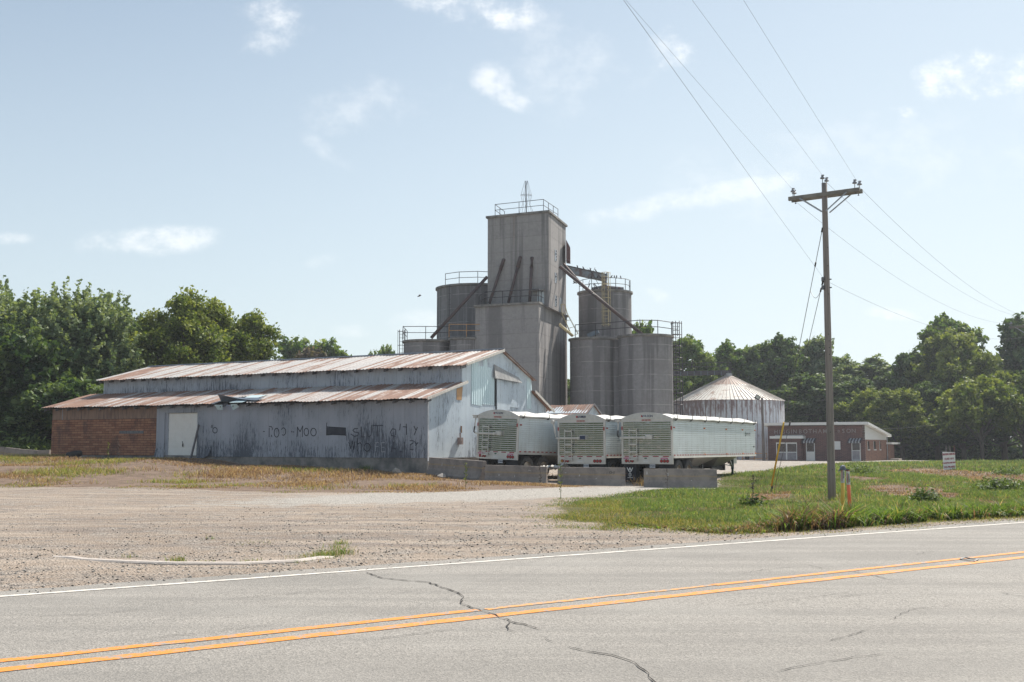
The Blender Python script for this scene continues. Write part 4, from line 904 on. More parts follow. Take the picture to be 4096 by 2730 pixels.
def cage_ladder(t, x, y, z0, z1, mat, w=.42, d=.7, hoop=1.2, o=None, side=-1, k=1.):
    m = MB()
    for s_ in (-1, 1): m.tube([(x + s_ * w / 2, y, z0), (x + s_ * w / 2, y, z1)], .03, 5)
    n = int((z1 - z0) / .32)
    for i in range(n): zz = z0 + i * .32; m.tube([(x - w / 2, y, zz), (x + w / 2, y, zz)], .015 * k, 4)
    for i in range(int((z1 - z0) / hoop) + 1):
        zz = min(z1 - .05, z0 + .1 + i * hoop); m.tube([Vector((x + w * .85 * math.cos(a_), y + side * d * math.sin(a_), zz)) for a_ in np.linspace(0, math.pi, 8)], .025 * k, 4)
    for a_ in np.linspace(.5, math.pi - .5, 4): m.tube([(x + w * .85 * math.cos(a_), y + side * d * math.sin(a_), z0 + .1), (x + w * .85 * math.cos(a_), y + side * d * math.sin(a_), z1 - .05)], .018 * k, 4)
    return m.build('caged_ladder', mat, t, o or off(t))
a = at(1598 + 35, 1400, 97); cage_ladder(sB, at(1607, 1400, 98.5).x, 98.5, 3, cB.z + 1.0, M_iron)
a = at(2424, 1300, cF.y - rF); cage_ladder(sF, a.x, cF.y - rF * .99 - .1, at(2424, 1305, cF.y - rF).z, cF.z + 1.5, M_yel, w=.5, d=.55)
cage_ladder(sE, cE.x + rE + .35, cE.y, .0, cE.z + 1.3, M_iron, w=.55, d=.8, hoop=1.0, k=1.7)
m = MB(); rail_mb(m, arc(cF, rF * .97, 180, 372, 8), h=1.05, step=3, r=.03); m.build('railing', M_iron, sF, off(sF))
pts = [Vector((cD.x - rD * .8, 99.6 - rD * .5, cD.z)), Vector((cD.x, 99.6 - rD * .96, cD.z)), Vector((cE.x - rE * .3, 97.2 - rE * .92, cE.z)), Vector((cE.x + rE * .35, 97.2 - rE * .88, cE.z)), Vector((cE.x + rE * .95, 97.2 - rE * .2, cE.z)), Vector((cE.x + rE * 1.2, 97.2, cE.z))]
m = MB(); rail_mb(m, pts, h=1.15, step=1.7, r=.035); m.build('railing', M_iron, sE, off(sE))
m = MB(); m.bar((cD.x - .6, 98.4, cD.z + .15), (cD.x + .3, 98.2, cD.z + .55), .4, .35); m.build('motor_housing', M_sheetgrey, sD, off(sD))
# long spout pipes (parts of the tower) and the bridge conveyor
def free_pipe(name, p0, y0, p1, y1, r, mat, lab=None, par=elev):
    m = MB(); a, c = at(*p0, y0), at(*p1, y1); m.tube([a, c], r, 10); o = m.build(name, mat, par, EL if par is elev else off(par), smooth=True)
    if lab: o['label'] = lab
    return a, c
free_pipe('long_spout', Z3(782, 800), 97.6, Z3(342, 1280), 97.0, .15, M_spout, 'diagonal pipe down to the left silos')
free_pipe('long_spout', (2239, 1067), 96.8, (2568, 1338), 96.6, .15, M_spout, 'diagonal pipe down to the right silos')
free_pipe('long_spout', (2256, 1057), 99.0, (2330, 1142), 97.0, .10, M_spout, 'short upper pipe joining the right spout')
free_pipe('brace_pipe', Z3(1350, 1175), 97.0, Z3(1450, 1262), 98.0, .13, M_yel, 'pale pipe low on the sunlit face')
m = MB(); a, c = at(2264, 1088, 100.5), at(2423, 1118, 101.5)
a = at(2258, 1078, 101); c = at(2424, 1114, 102.5); m.bar(a, c, .5, .62); m.box(c.x - .35, c.x + .05, c.y - .3, c.y + .3, c.z - 1.0, c.z + .3)
conv = thing('overhead_conveyor', 'blue flaking overhead conveyor bridging from the tower to the tank behind', 'conveyor', off(sF)); m.build('trough', M_spoutblue, conv, off(conv))
m = MB(); m.bar(a + Vector((0, -.28, .34)), c + Vector((0, -.28, .34)), .06, .06); m.bar(a + Vector((0, .28, .34)), c + Vector((0, .28, .34)), .06, .06); m.build('edge_strip', M_iron, conv, off(conv))
for dx_, dy_ in [(-1.3, -.6), (1.5, -.7), (.3, 1.2)]: 
    m = MB(); m.tube([(c.x - .2, c.y, c.z - .8), (c.x + dx_, c.y + dy_, cF.z + .1)], .17, 10); m.build('outlet_spout', M_spoutblue, conv, off(conv))
m = MB(); tx = at(2372, 1130, 101.3)
for s0, s1 in [(-.55, -.25), (.55, .1)]:
    m.tube([(tx.x + s0 * .9, 101.2, cF.z), (tx.x + s1, 101.6, tx.z - .05)], .045, 5); m.tube([(tx.x + s0 * .9, 102.6, cF.z), (tx.x + s1, 102.2, tx.z - .05)], .035, 5)
m.tube([(tx.x - .45, 101.2, cF.z + .4), (tx.x + .2, 101.4, cF.z + 2)], .02, 4); m.tube([(tx.x + .5, 101.2, cF.z + .4), (tx.x - .3, 101.4, cF.z + 2)], .02, 4); m.build('trestle', M_iron, conv, off(conv))
# yellow stair cage on the sunlit side
m = MB()
P = [at(*Z3(1360, 1015), 99), at(*Z3(1368, 1085), 99), at(*Z3(1448, 1265), 98.5)]; Q = [at(*Z3(1392, 1015), 99), at(*Z3(1410, 1085), 99), at(*Z3(1495, 1245), 98.5)]
for i in range(3):
    if i < 2:
        for s_ in (0, .5): m.tube([P[i] + Vector((0, s_, 0)), P[i + 1] + Vector((0, s_, 0))], .03, 5); m.tube([Q[i] + Vector((0, s_, 0)), Q[i + 1] + Vector((0, s_, 0))], .022, 5)
for t in np.linspace(0, 1, 16): m.tube([P[1].lerp(P[2], t), P[1].lerp(P[2], t) + Vector((0, .5, 0))], .02, 4)
for t in (0, .33, .66, 1): m.tube([P[1].lerp(P[2], t), Q[1].lerp(Q[2], t)], .022, 4)
m.tube([P[0], Q[0]], .03, 5); m.tube([P[1], Q[1]], .03, 5); m.build('stair_ladder', M_yel, elev, EL)

# ---------------------------------------------------------------- white steel grain bin
def mat_bin(b, s):
    v = b.coord(); x, y, z = b.sep(v); ang = b.math('ARCTAN2', y, x); A = b.math('MULTIPLY', ang, 6.7)
    cb = b.n.new('ShaderNodeCombineXYZ'); b.l.new(A, cb.inputs[0]); b.l.new(b.math('MULTIPLY', z, .22), cb.inputs[1]); n = b.noise(cb.outputs[0], 2.6, 6, .72)
    pa = b.math('ABSOLUTE', b.math('SUBTRACT', b.math('FRACT', b.math('DIVIDE', A, .62)), .5)); top = b.step(z, 3.6, 7.4)
    m = b.math('ADD', b.math('MULTIPLY', b.step(pa, .16, .0), .30), b.math('ADD', b.math('MULTIPLY', n, 1.25), b.math('MULTIPLY', top, .22)))
    left = b.step(x, -1.0, -6.0, 0, .16); m = b.math('ADD', m, left)
    c = b.mix(b.noise(v, 1.2, 4), (.52, .55, .60), (.62, .64, .68)); c = b.mix(b.step(m, .73, .96, 0, .85), c, (.17, .09, .085)); c = b.mix(b.step(b.noise(v, 2.1, 5, .75), .56, .70, 0, .5), c, (.33, .33, .36))
    ph = b.math('FRACT', b.math('DIVIDE', z, .82)); c = b.mix(b.step(ph, .96, .985, 0, .4), c, (.25, .25, .28))
    setp(b, s, c, .6, 0, .4, b.math('SINE', b.math('MULTIPLY', z, 60)), .01)
def mat_binroof(b, s):
    v = b.coord(); x, y, z = b.sep(v); ang = b.math('MULTIPLY', b.math('ARCTAN2', y, x), 6.7)
    n = b.noise(v, 1.1, 6, .7); up_ = b.step(z, 8.95, 9.15); m = b.math('ADD', n, b.math('MULTIPLY', up_, .34))
    c = b.mix(n, (.58, .56, .52), (.68, .65, .60)); c = b.mix(b.step(m, .50, .66, 0, .85), c, (.26, .14, .10)); c = b.mix(b.math('MULTIPLY', b.step(b.math('ABSOLUTE', b.math('SUBTRACT', z, 9.05)), .05, .02), .6), c, (.13, .09, .08))
    setp(b, s, c, .55, 0, .4)
M_bin = material('rust_streaked_white_steel', mat_bin); M_binroof = material('ribbed_bin_roof', mat_binroof)
bY = 140.; a = at(2697, 1600, bY); c = at(3131, 1600, bY); br = (c.x - a.x) / 2; bx = (a.x + c.x) / 2; bz = at(2914, 1597, bY - br).z; bp = at(2908, 1500, bY).z
gb = thing('grain_bin', 'round white steel grain bin with conical roof and rust streaks', 'grain bin', (bx, bY, 0))
m = MB(); m.lathe([(br, -.6), (br, bz)], n=96); m.build('wall', M_bin, gb, smooth=True)
m = MB(); m.lathe([(br + .12, bz - .05), (.5, bp - .15)], n=96); rfo = m.build('roof', M_binroof, gb)
m = MB()
for i in range(84):
    t = 2 * math.pi * i / 84; m.bar(((br + .1) * math.cos(t), (br + .1) * math.sin(t), bz), ((.6 if i % 2 == 0 else br * .45) * math.cos(t), (.6 if i % 2 == 0 else br * .45) * math.sin(t), (bp - .2) if i % 2 == 0 else bz + (bp - bz) * .57), .05, .07)
m.build('roof_ribs', plain('roof_rib', (.44, .38, .33), .7, c2=(.56, .53, .49), scale=1), rfo)
m = MB(); m.lathe([(.5, bp - .2), (.5, bp + .15), (.02, bp + .3)], n=20); m.build('cap', M_galv, gb)
m = MB(); e0, e1 = at(2680, 1496, 140), at(2923, 1491, 140); m.bar(e0, e1, .8, .55); rail_mb(m, [e0 + Vector((0, -.4, .25)), e1 + Vector((0, -.4, .25))], h=1.0, step=1.5, r=.03); rail_mb(m, [e1 + Vector((0, -.4, .25)), e1 + Vector((0, .5, .25))], h=1.0, step=1.5, r=.03); m.box(e1.x - 1.5, e1.x - .9, 139.7, 140.3, bp + .1, e1.z)
bc = thing('bin_conveyor', 'dark steel catwalk conveyor reaching over the bin roof', 'conveyor', (e0.x, 140, 0)); m.build('catwalk', M_iron, bc, (e0.x, 140, 0))
m = MB()
for i in range(9): xx = e0.x + (e1.x - e0.x) * (i + .5) / 9; m.box(xx - .03, xx + .03, 139.55, 139.59, e0.z - .26, e0.z + .26)
m.build('trough_ribs', M_sheetgrey, bc, (e0.x, 140, 0))

# ---------------------------------------------------------------- small rusty-roofed shed
FS = Frame(*at(2343, 1700, 80).to_2d()[:], R(60)); so = FS.o
shed = thing('shed', 'small shed with brown rusted roof between barn and silos', 'shed', (so.x, so.y, 0), R(60))
rz_, ez_ = at(2343, 1619, 81).z, at(2190, 1652, 80).z
m = MB(); m.ext([(0, 0, 0), (0, 0, ez_), (1.1, 0, rz_ - .03), (2.2, 0, ez_), (2.2, 0, 0)], (0, 6, 0)); m.build('wall', M_sid_gable, shed)
m = MB(); corr_sheet(m, -.15, 6.2, (-.28, ez_ - .2), (1.1, rz_)); corr_sheet(m, -.15, 6.2, (2.48, ez_ - .2), (1.1, rz_)); sr = m.build('roof', M_roof_shed, shed)
m = MB(); m.bar((1.1, -.17, rz_ + .03), (2.5, -.17, ez_ - .2), .04, .12); m.bar((1.1, -.17, rz_ + .03), (-.28, -.17, ez_ - .2), .04, .12); m.build('fascia_board', M_wood_dark, shed)
# ---------------------------------------------------------------- grain trailers
def mat_trailer(b, s):
    v = b.coord(); x, y, z = b.sep(v); n = b.noise(b.coord(scale=(1, 1, 3)), .9, 5, .65); st = b.noise(b.coord(scale=(1, 5, .4)), 2, 5, .7)
    c = b.mix(b.step(n, .4, .65, 0, .5), (.74, .79, .80), (.64, .68, .68)); low = b.step(z, 1.75, 1.1, 0, .35); c = b.mix(b.math('MULTIPLY', b.step(st, .42, .62), b.math('ADD', low, .12)), c, (.36, .33, .29))
    setp(b, s, c, .38, 0, .5, n, .01)
M_alum_w = material('white_trailer_sheet', mat_trailer)
M_alum = plain('brushed_aluminium', (.60, .59, .57), .38, .75, var=.08, scale=6)
M_alum_l = plain('pale_aluminium_frame', (.66, .64, .60), .45, .35, var=.06)
def mat_mirror(b, s):
    v = b.coord(); n = b.noise(b.coord(scale=(1, 1, 1.6)), 1.5, 3, .5); setp(b, s, (.40, .42, .43), b.mix(b.noise(v, 5, 4), (.06,) * 3, (.20,) * 3), 1.0, .5, n, .012, .8)
M_mirror = material('polished_aluminium_door', mat_mirror)
M_tarp = plain('off_white_tarp', (.68, .67, .64), .75, var=.05, scale=2, bumpd=.02)
M_red = plain('red_lens', (.45, .012, .015), .3, spec=.8); M_amber = plain('amber_lens', (.85, .22, .01), .3); M_tape_r = plain('red_reflective_tape', (.36, .03, .04), .5); M_tape_w = plain('white_reflective_tape', (.72, .72, .7), .5)
M_rim = plain('dull_wheel_rim', (.50, .45, .39), .5, .3, c2=(.25, .22, .19)); M_flap = plain('black_mud_flap', (.018, .02, .028), .7); M_txtw = plain('white_lettering', (.78, .78, .76), .6); M_txtk = plain('black_lettering', (.03, .03, .03), .6); M_txtr = plain('dark_red_lettering', (.38, .03, .06), .6)
M_blueflag = plain('plate_white', (.62, .66, .70), .5); M_pink = plain('pink_sticker', (.62, .10, .28), .5); M_navy = plain('navy_badge', (.03, .05, .12), .5); M_green = plain('green_badge', (.02, .12, .06), .5)
M_green_leg = plain('dark_green_steel', (.03, .075, .065), .5)
TW, TL = 2.44, 11.74
def tilted(o, rx, ry): o.rotation_euler[0] = rx; o.rotation_euler[1] = ry
def trailer(label, X, Y, Z, psi, roll=0., pitch=0., L=TL, crank='bent', plate='', badge='WILSON', flap=False, nside=15, side_text=False):
    t = thing('grain_trailer', label, 'trailer', (X, Y, Z), -R(psi), 'grain trailers backed up to the concrete barriers')
    t.rotation_euler[0] = R(pitch); t.rotation_euler[1] = R(roll)
    h = TW / 2; z0, z1 = 1.13, 2.76; top = 2.80; sill = .82
    # ribbed side sheets and front
    for s in (-1, 1):
        m = MB(); P = []; n = nside
        for i in range(n):
            a = z0 + .14 + (z1 - z0 - .2) * i / n; st = (z1 - z0 - .2) / n
            P += [(0, a), (0, a + st * .70), (.036, a + st * .74), (.036, a + st * .90), (0, a + st * .97)]
        P = [(0, z0)] + P + [(0, z1)]
        for (d0, a), (d1, c) in zip(P[:-1], P[1:]): m.quad((s * (h - .03 + d0), .06, a), (s * (h - .03 + d0), L, a), (s * (h - .03 + d1), L, c), (s * (h - .03 + d1), .06, c))
        o = m.build('side_panel', M_alum_w, t)
        if s > 0:
            rv = MB()
            for k in range(1, 15):
                yy = .06 + (L - .1) * k / 15
                for i in range(n): zz = z0 + .16 + (z1 - z0 - .2) * i / n; rv.box(h - .03, h - .026, yy - .007, yy + .007, zz, zz + .06)
            rv.build('rivets', M_alum, o)
    m = MB(); m.box(-h + .03, h - .03, L - .04, L, z0, z1 + .1); m.build('front_wall', M_alum_w, t)
    for s in (-1, 1):
        m = MB(); m.box(s * h - .02, s * h + .02, .03, L, z1 - .02, top + .02); m.build('top_rail', M_alum_l, t)
        m = MB(); m.box(s * (h - .015) - .025, s * (h - .015) + .025, .05, L, z0 - .03, z0 + .115); m.box(s * h - .045, s * h + .045, .05, L, z0 - .045, z0 - .02); m.build('bottom_rail', M_alum_l, t)
    m = MB()
    for i in range(34):
        yy = .45 + (L - .8) * i / 34
        m.box(h + .0105, h + .015, yy, yy + .17, z0 + .06, z0 + .105)
    m.build('reflective_tape', M_tape_r, t)
    # rear end: posts, ribbed polished door, header arch, apron
    for s in (-1, 1): m = MB(); m.box(s * (h - .045) - .045, s * (h - .045) + .045, -.03, .06, sill, top); bevel(m.build('rear_post', M_alum_l, t), .01)
    m = MB(); P = []; n = 16; a0, a1 = 1.20, 2.70
    for i in range(n):
        a = a0 + (a1 - a0) * i / n; st = (a1 - a0) / n; P += [(.0, a), (.0, a + st * .70), (-.04, a + st * .74), (-.04, a + st * .92), (0, a + st)]
    for (d0, a), (d1, c) in zip(P[:-1], P[1:]):
        if a != c: m.quad((-h + .09, d0, a), (h - .09, d0, a), (h - .09, d1, c), (-h + .09, d1, c))
    dr = m.build('rear_door', M_mirror, t)
    m = MB()
    for i in range(n): a = a0 + (a1 - a0) * i / n; st = (a1 - a0) / n; m.box(-h + .09, h - .09, -.052, -.0405, a + st * .72, a + st * .95)
    m.build('door_ribs', M_alum_l, dr)
    rv = MB()
    for k in range(6):
        xx = -h + .16 + (TW - .32) * k / 5
        for i in range(n): zz = a0 + (a1 - a0) * (i + .35) / n; rv.box(xx - .008, xx + .008, -.006, 0, zz, zz + .012)
    rv.build('rivets', M_alum_l, dr)
    m = MB(); m.box(-h + .09, h - .09, -.02, .04, 2.70, top); m.build('header_beam', M_alum_l, t)
    def arcz(x, rise=.27): return top + rise * (1 - (abs(x) / h) ** 2.2)
    xs = np.linspace(-h, h, 25); m = MB(); m.ext([(x, -.035, arcz(x)) for x in xs] + [(h, -.035, top + .002), (-h, -.035, top + .002)], (0, .06, 0)); ar = m.build('header_arch', M_alum, t)
    m = MB(); m.tube([(x, -.02, arcz(x) + .01) for x in xs], .02, 6); m.build('arch_trim', M_alum_l, ar)
    m = MB(); m.box(-h + .09, h - .09, -.025, .05, .88, 1.20); m.box(-h + .09, h - .09, -.032, -.024, 1.008, 1.016); ap = m.build('rear_apron', M_alum_l, t)
    m = MB(); m.box(-h + .02, h - .02, -.04, .07, sill, .88); m.build('sill', M_alum, t)
    for i in range(3 if badge == 'WILSON' else 3):
        m = MB(); m.box(-.22 + i * .15, -.10 + i * .15, -.05, -.02, 2.735, 2.775); m.build('marker_light', M_red, t)
    for s in (-1, 1): m = MB(); m.box(s * (h - .045) - .03, s * (h - .045) + .03, -.06, -.03, 2.32, 2.48); bevel(m.build('marker_light', M_red, t), .012)
    for s in (-1, 1):
        for i in range(3):
            x = s * (h - .24 - i * .145); m = MB(); m.disc((x, -.035, .955), (0, 1, 0), .062, .03, 20); l = m.build('tail_light', M_red, t, smooth=False)
            m = MB(); m.tube([(x + .066 * math.cos(a), -.045, .955 + .066 * math.sin(a)) for a in np.linspace(0, 6.283, 21)], .009, 5); m.build('lens_ring', M_txtk, l)
    m = MB()
    for (x0, x1) in ([(-1.06, -.86), (-.66, -.42), (-.20, .08), (.28, .56), (.76, 1.04)]): m.box(x0, x1, -.031, -.0255, 1.135, 1.178)
    m.build('reflective_tape', M_tape_r, t)
    # ladder
    m = MB()
    for x in (-.80, -.44): m.bar((x, -.12, .92), (x, -.12, 2.38), .03, .035)
    for zz in (1.02, 1.36, 1.68, 2.0, 2.30): m.box(-.80, -.44, -.15, -.09, zz - .035, zz + .03)
    for x in (-.80, -.44): m.box(x - .015, x + .015, -.12, .0, 2.33, 2.36).box(x - .015, x + .015, -.12, .0, 1.04, 1.07)
    m.build('ladder', M_alum, t)
    # crank arm and box
    zc = 2.0
    m = MB(); m.bar((-h - .04, -.12, zc - .02), (-.08, -.14, zc - .02), .05, .075); m.disc((-.06, -.17, zc - .02), (0, 1, 0), .07, .10, 14); m.box(-.02, .28, -.13, -.005, zc - .09, zc + .10); m.build('crank_arm', M_alum_l, t)
    m = MB()
    if crank == 'bent':
        m.tube([(-h - .04, -.12, zc), (-h - .13, -.1, zc + .04), (-h - .16, -.06, zc + .14), (-h - .16, -.03, zc + .3)], .035, 8); m.build('crank_elbow', M_txtk, t)
        m = MB(); m.tube([(-h - .16, -.03, zc + .28), (-h - .16, .02, top - .02)], .03, 8); m.box(-h - .27, -h - .05, -.06, .06, top - .12, top + .02)
    else:
        m.tube([(-h - .04, -.12, zc), (-h - .03, -.1, zc + .02)], .04, 8); m.build('crank_elbow', M_txtk, t)
        m = MB(); m.bar((-h - .03, -.1, zc), (-h - .24, -.02, top - .12), .05, .06); m.disc((-h - .24, -.04, top - .08), (0, 1, 0), .09, .12, 12)
    m.tube([(-h - .34, .0, top + .01), (-h + .02, .0, top + .01)], .028, 8); m.build('crank_shaft', M_alum_l, t)
    # badge, plate, stickers, flaps
    bd = MB()
    if badge == 'WILSON':
        bd.ext([(x_ * .29 + (.0), -.037, top + .13 + z_ * .068) for x_, z_ in [(math.cos(a) if abs(math.cos(a)) < .9 else math.copysign(.97, math.cos(a)), math.sin(a)) for a in np.linspace(0, 6.1, 20)]], (0, -.004, 0)); bo = bd.build('badge', M_txtw, t)
        tx = MB(); text_into(tx, 'WILSON', .135, (.05, -.0445, top + .13), (1, 0, 0), (0, 0, 1), bold=.002); tx.build('lettering', M_navy, bo)
        tx = MB(); tx.box(-.26, -.185, -.044, -.040, top + .09, top + .17); text_into(tx, 'T', .075, (-.222, -.046, top + .13), (1, 0, 0), (0, 0, 1)); tx.build('emblem', M_red, bo)
    else:
        bd.box(-.25, .25, -.040, -.036, top + .10, top + .19); bo = bd.build('badge', M_navy, t)
        tx = MB(); tx.box(-.25, -.17, -.044, -.041, top + .10, top + .19); tx.build('emblem', M_red, bo)
        tx = MB(); text_into(tx, 'WILSON', .05, (-.06, -.0445, top + .165), (1, 0, 0), (0, 0, 1)); text_into(tx, 'TRAILER', .04, (-.06, -.0445, top + .125), (1, 0, 0), (0, 0, 1)); tx.tube([(.10, -.045, top + .13), (.14, -.045, top + .16), (.18, -.045, top + .13), (.23, -.045, top + .15)], .007, 4); tx.build('lettering', M_txtw, bo)
        tx = MB(); tx.box(-.0, .27, -.137, -.131, zc - .08, zc + .09); tx.build('box_cover', M_navy, t)
    m = MB(); m.box(.14, .40, -.06, -.045, .66, .81); pl = m.build('licence_plate', M_blueflag, t)
    tx = MB(); text_into(tx, plate, .075, (.27, -.061, .735), (1, 0, 0), (0, 0, 1), bold=.001); tx.build('lettering', M_navy, pl)
    for x in ((-.95, .82) if badge == 'WILSON' else ()):
        m = MB(); m.ext([(x + .18 * math.copysign(abs(math.cos(a)) ** .6, math.cos(a)), -.026, 1.07 + .035 * math.sin(a)) for a in np.linspace(0, 6.1, 18)], (0, -.004, 0)); st = m.build('sticker', M_pink, t)
        tx = MB(); text_into(tx, 'Pacesetter', .055, (x, -.031, 1.07), (1, 0, 0), (0, 0, 1)); tx.build('lettering', M_txtw, st)
    m = MB(); m.ext([(-.06 + .07 * math.cos(a), -.026, 1.075 + .028 * math.sin(a)) for a in np.linspace(0, 6.1, 14)], (0, -.004, 0)); m.build('sticker', M_green, t)
    m = MB(); m.box(-.18, .06, -.028, -.0255, .90, .99); m.box(.10, .2, -.028, -.0255, .93, .99); m.build('sticker', M_tape_w, t)
    m = MB(); m.box(-1.17, -.58, .10, .115, .10 if flap else .22, sill); f = m.build('mud_flap', M_flap, t)
    if flap:
        tx = MB(); text_into(tx, 'W', .24, (-.87, .098, .56), (1, 0, 0), (0, 0, 1), bold=.006, sx=1.15); text_into(tx, 'T', .17, (-.87, .098, .435), (1, 0, 0), (0, 0, 1), bold=.006, sx=1.4); text_into(tx, 'U', .18, (-.87, .098, .32), (1, 0, 0), (0, 0, 1), bold=.008); text_into(tx, '.', .12, (-.75, .098, .31), (1, 0, 0), (0, 0, 1)); tx.box(-.99, -.73, .094, .098, .20, .225); tx.build('lettering', M_txtw, f)
    m = MB(); m.box(.5, 1.17, .10, .115, .22, sill); m.build('mud_flap', M_flap, t)
    # wheels: two axles, dual tyres
    def wheel(x, y):
        s = 1 if x > 0 else -1; m = MB(); prof = [(.27, -.13), (.40, -.145), (.485, -.13), (.51, -.09), (.51, .09), (.485, .13), (.40, .145), (.27, .13)]
        k0 = MB()
        for (r, a) in prof: pass
        def lx(pr, mat, nm, par):
            mm = MB(); kk = 28
            for i in range(len(pr) - 1):
                for j in range(kk):
                    t0, t1 = 2 * math.pi * j / kk, 2 * math.pi * (j + 1) / kk; (r0, a0_), (r1, a1_) = pr[i], pr[i + 1]
                    mm.quad((a0_, r0 * math.cos(t0), r0 * math.sin(t0)), (a0_, r0 * math.cos(t1), r0 * math.sin(t1)), (a1_, r1 * math.cos(t1), r1 * math.sin(t1)), (a1_, r1 * math.cos(t0), r1 * math.sin(t0)))
            return mm.build(nm, mat, par, smooth=True)
        w = bpy.data.objects.new('wheel', None); COL.objects.link(w); w.parent = t; w.location = (x, y, .50)
        lx(prof, M_rubber, 'tyre', w); lx([(.28, s * .12), (.28, s * .02), (.10, s * .0), (.10, s * .10), (.01, s * .10)], M_rim, 'rim', w); lx([(p[0], p[1] - s * .33) for p in prof], M_rubber, 'tyre', w)
    for y in (.80, 2.02):
        for x in (h - .17, -h + .17): wheel(x, y)
        m = MB(); m.tube([(-h + .2, y, .5), (h - .2, y, .5)], .07, 8); m.build('axle', M_txtk, t)
    m = MB(); m.ext([(s_, .15, 1.1) for s_ in (-.5, .5)] + [(.5, .15, .75), (-.5, .15, .75)], (0, 2.6, 0)); m.box(-.2, .2, .3, 2.9, .55, .76); m.build('undercarriage', M_txtk, t)
    # hoppers
    for (ya, yb, zb) in [(2.75, 6.15, .66), (6.15, 9.15, .60)]:
        m = MB(); a = [(-h + .03, ya, z0), (h - .03, ya, z0), (h - .03, yb, z0), (-h + .03, yb, z0)]; mid = (ya + yb) / 2 + .1; c = [(-.45, mid - .55, zb), (.45, mid - .55, zb), (.45, mid + .55, zb), (-.45, mid + .55, zb)]
        for i in range(4): j = (i + 1) % 4; m.quad(a[i], a[j], c[j], c[i])
        hp = m.build('hopper', M_alum, t); m = MB(); m.box(-.5, .5, mid - .85, mid + .7, zb - .10, zb); m.box(-.55, -.45, mid - .9, mid + .8, zb - .16, zb - .08).box(.45, .55, mid - .9, mid + .8, zb - .16, zb - .08).box(.35, .62, mid + .7, mid + .85, zb - .2, zb + .1); m.build('trap_door', M_txtk, hp)
    m = MB(); m.box(-h + .3, h - .3, 9.15, L - .1, z0 - .06, z0); m.box(.55, .85, 9.15, 9.7, .72, z0); m.build('nose_floor', M_alum, t)
    for x in (-h + .35, h - .38):
        m = MB(); m.box(x - .06, x + .06, 9.0, 9.12, .45, z0 + .02); lg = m.build('landing_leg', M_green_leg, t); m = MB(); m.box(x - .045, x + .045, 9.015, 9.105, .15, .5); m.box(x - .12, x + .12, 8.95, 9.17, .13, .16); m.build('foot', M_green_leg, lg); m = MB(); m.bar((x, 9.05, .55), (x, 8.45, z0), .05, .06); m.bar((x, 9.05, .6), (x - .9 * (1 if x > 0 else -1), 8.2, .85), .04, .05); m.build('leg_brace', M_alum, lg)
    m = MB(); m.box(h - .62, h - .58, 9.3, 9.9, .62, z0); m.build('splash_plate', M_alum_l, t)
    # tarp sagging between bows, rolled edge and hooks
    ny = int(L / .28); nb = 7; m = MB(); rows = []
    for i in range(ny + 1):
        y = .03 + (L - .03) * i / ny; ph = (y / L * nb) % 1; sag = .075 * math.sin(math.pi * ph) ** 1.2
        rows.append([(x, y, arcz(x, .25) + .025 - sag * (1 - (x / h) ** 2) * .9 - (.02 * math.sin(y * 5 + x * 7) * (1 - abs(x / h)))) for x in np.linspace(-h - .01, h + .01, 17)])
    for r0, r1 in zip(rows[:-1], rows[1:]):
        for j in range(16): m.quad(r0[j], r0[j + 1], r1[j + 1], r1[j])
    tp = m.build('tarp', M_tarp, t, smooth=True)
    m = MB()
    rl = []
    for i in range(ny + 1): y = .03 + (L - .03) * i / ny; rl.append((h + .05, y, top + .03 - .022 * math.sin(math.pi * ((y / L * nb) % 1))))
    m.tube(rl, .042, 7); m.build('tarp_roll', M_tarp, tp, smooth=True)
    m = MB(); m.box(h + .0, h + .03, .04, L, top - .035, top - .01); m.build('tarp_shadow_strip', M_txtk, tp)  # black strip put under the tarp roll to draw its shade line
    for i in range(7):
        y = .28 + i * (L - .5) / 6.05; m = MB(); m.tube([(h + .05, y, top - .05), (h + .11, y, top + .0), (h + .11, y + .02, top + .12), (h + .09, y + .03, top + .17)], .016, 5); m.box(h, h + .06, y - .04, y + .05, top - .08, top - .02); m.build('tarp_hook', M_txtk, t)
    # side lamps
    for (y, zz, mt) in [(.16, 2.42, M_red), (.16, z0 + .08, M_red)] + [(yy, zz_, M_amber) for yy in (4.0, 7.1, 9.6, L - .08) for zz_ in (2.43, z0 + .10)]:
        m = MB(); m.box(h - .02, h + .035, y - .055, y + .055, zz - .025, zz + .028); bevel(m.build('marker_light', mt, t), .01)
    if side_text:
        m = MB(); m.box(h - .004, h + .004, 10.05, 10.16, 2.10, 2.33); sb = m.build('side_badge', M_green, t); tx = MB(); text_into(tx, 'BECKS', .17, (h + .001, 10.55, 2.22), (0, 1, 0), (0, 0, 1), sx=1.35); tx.build('lettering', M_txtk, sb)
        m = MB(); m.box(h - .005, h + .005, L - .35, L - .22, 1.52, 1.62); m.build('data_plate', M_txtk, t)
    return t
c3 = at(2587, 1700, 50.2); trailer('rightmost grain trailer, its whole pale side showing, with lettered mud flap', c3.x, c3.y, -.02, 29.6, plate='SP572MRN', flap=True, side_text=True)
c2 = at(2325, 1700, 51.4); trailer('middle grain trailer with straight slanted crank arm and small square badge', c2.x, c2.y, -.035, 32, crank='slant', plate='SP577MRC', badge='small', roll=.0)
c1 = at(1984, 1700, 52.2); trailer('leftmost grain trailer tilting slightly beside the white gable', c1.x, c1.y, .17, 39, roll=1.9, pitch=-1.1, plate='SP849MRR')

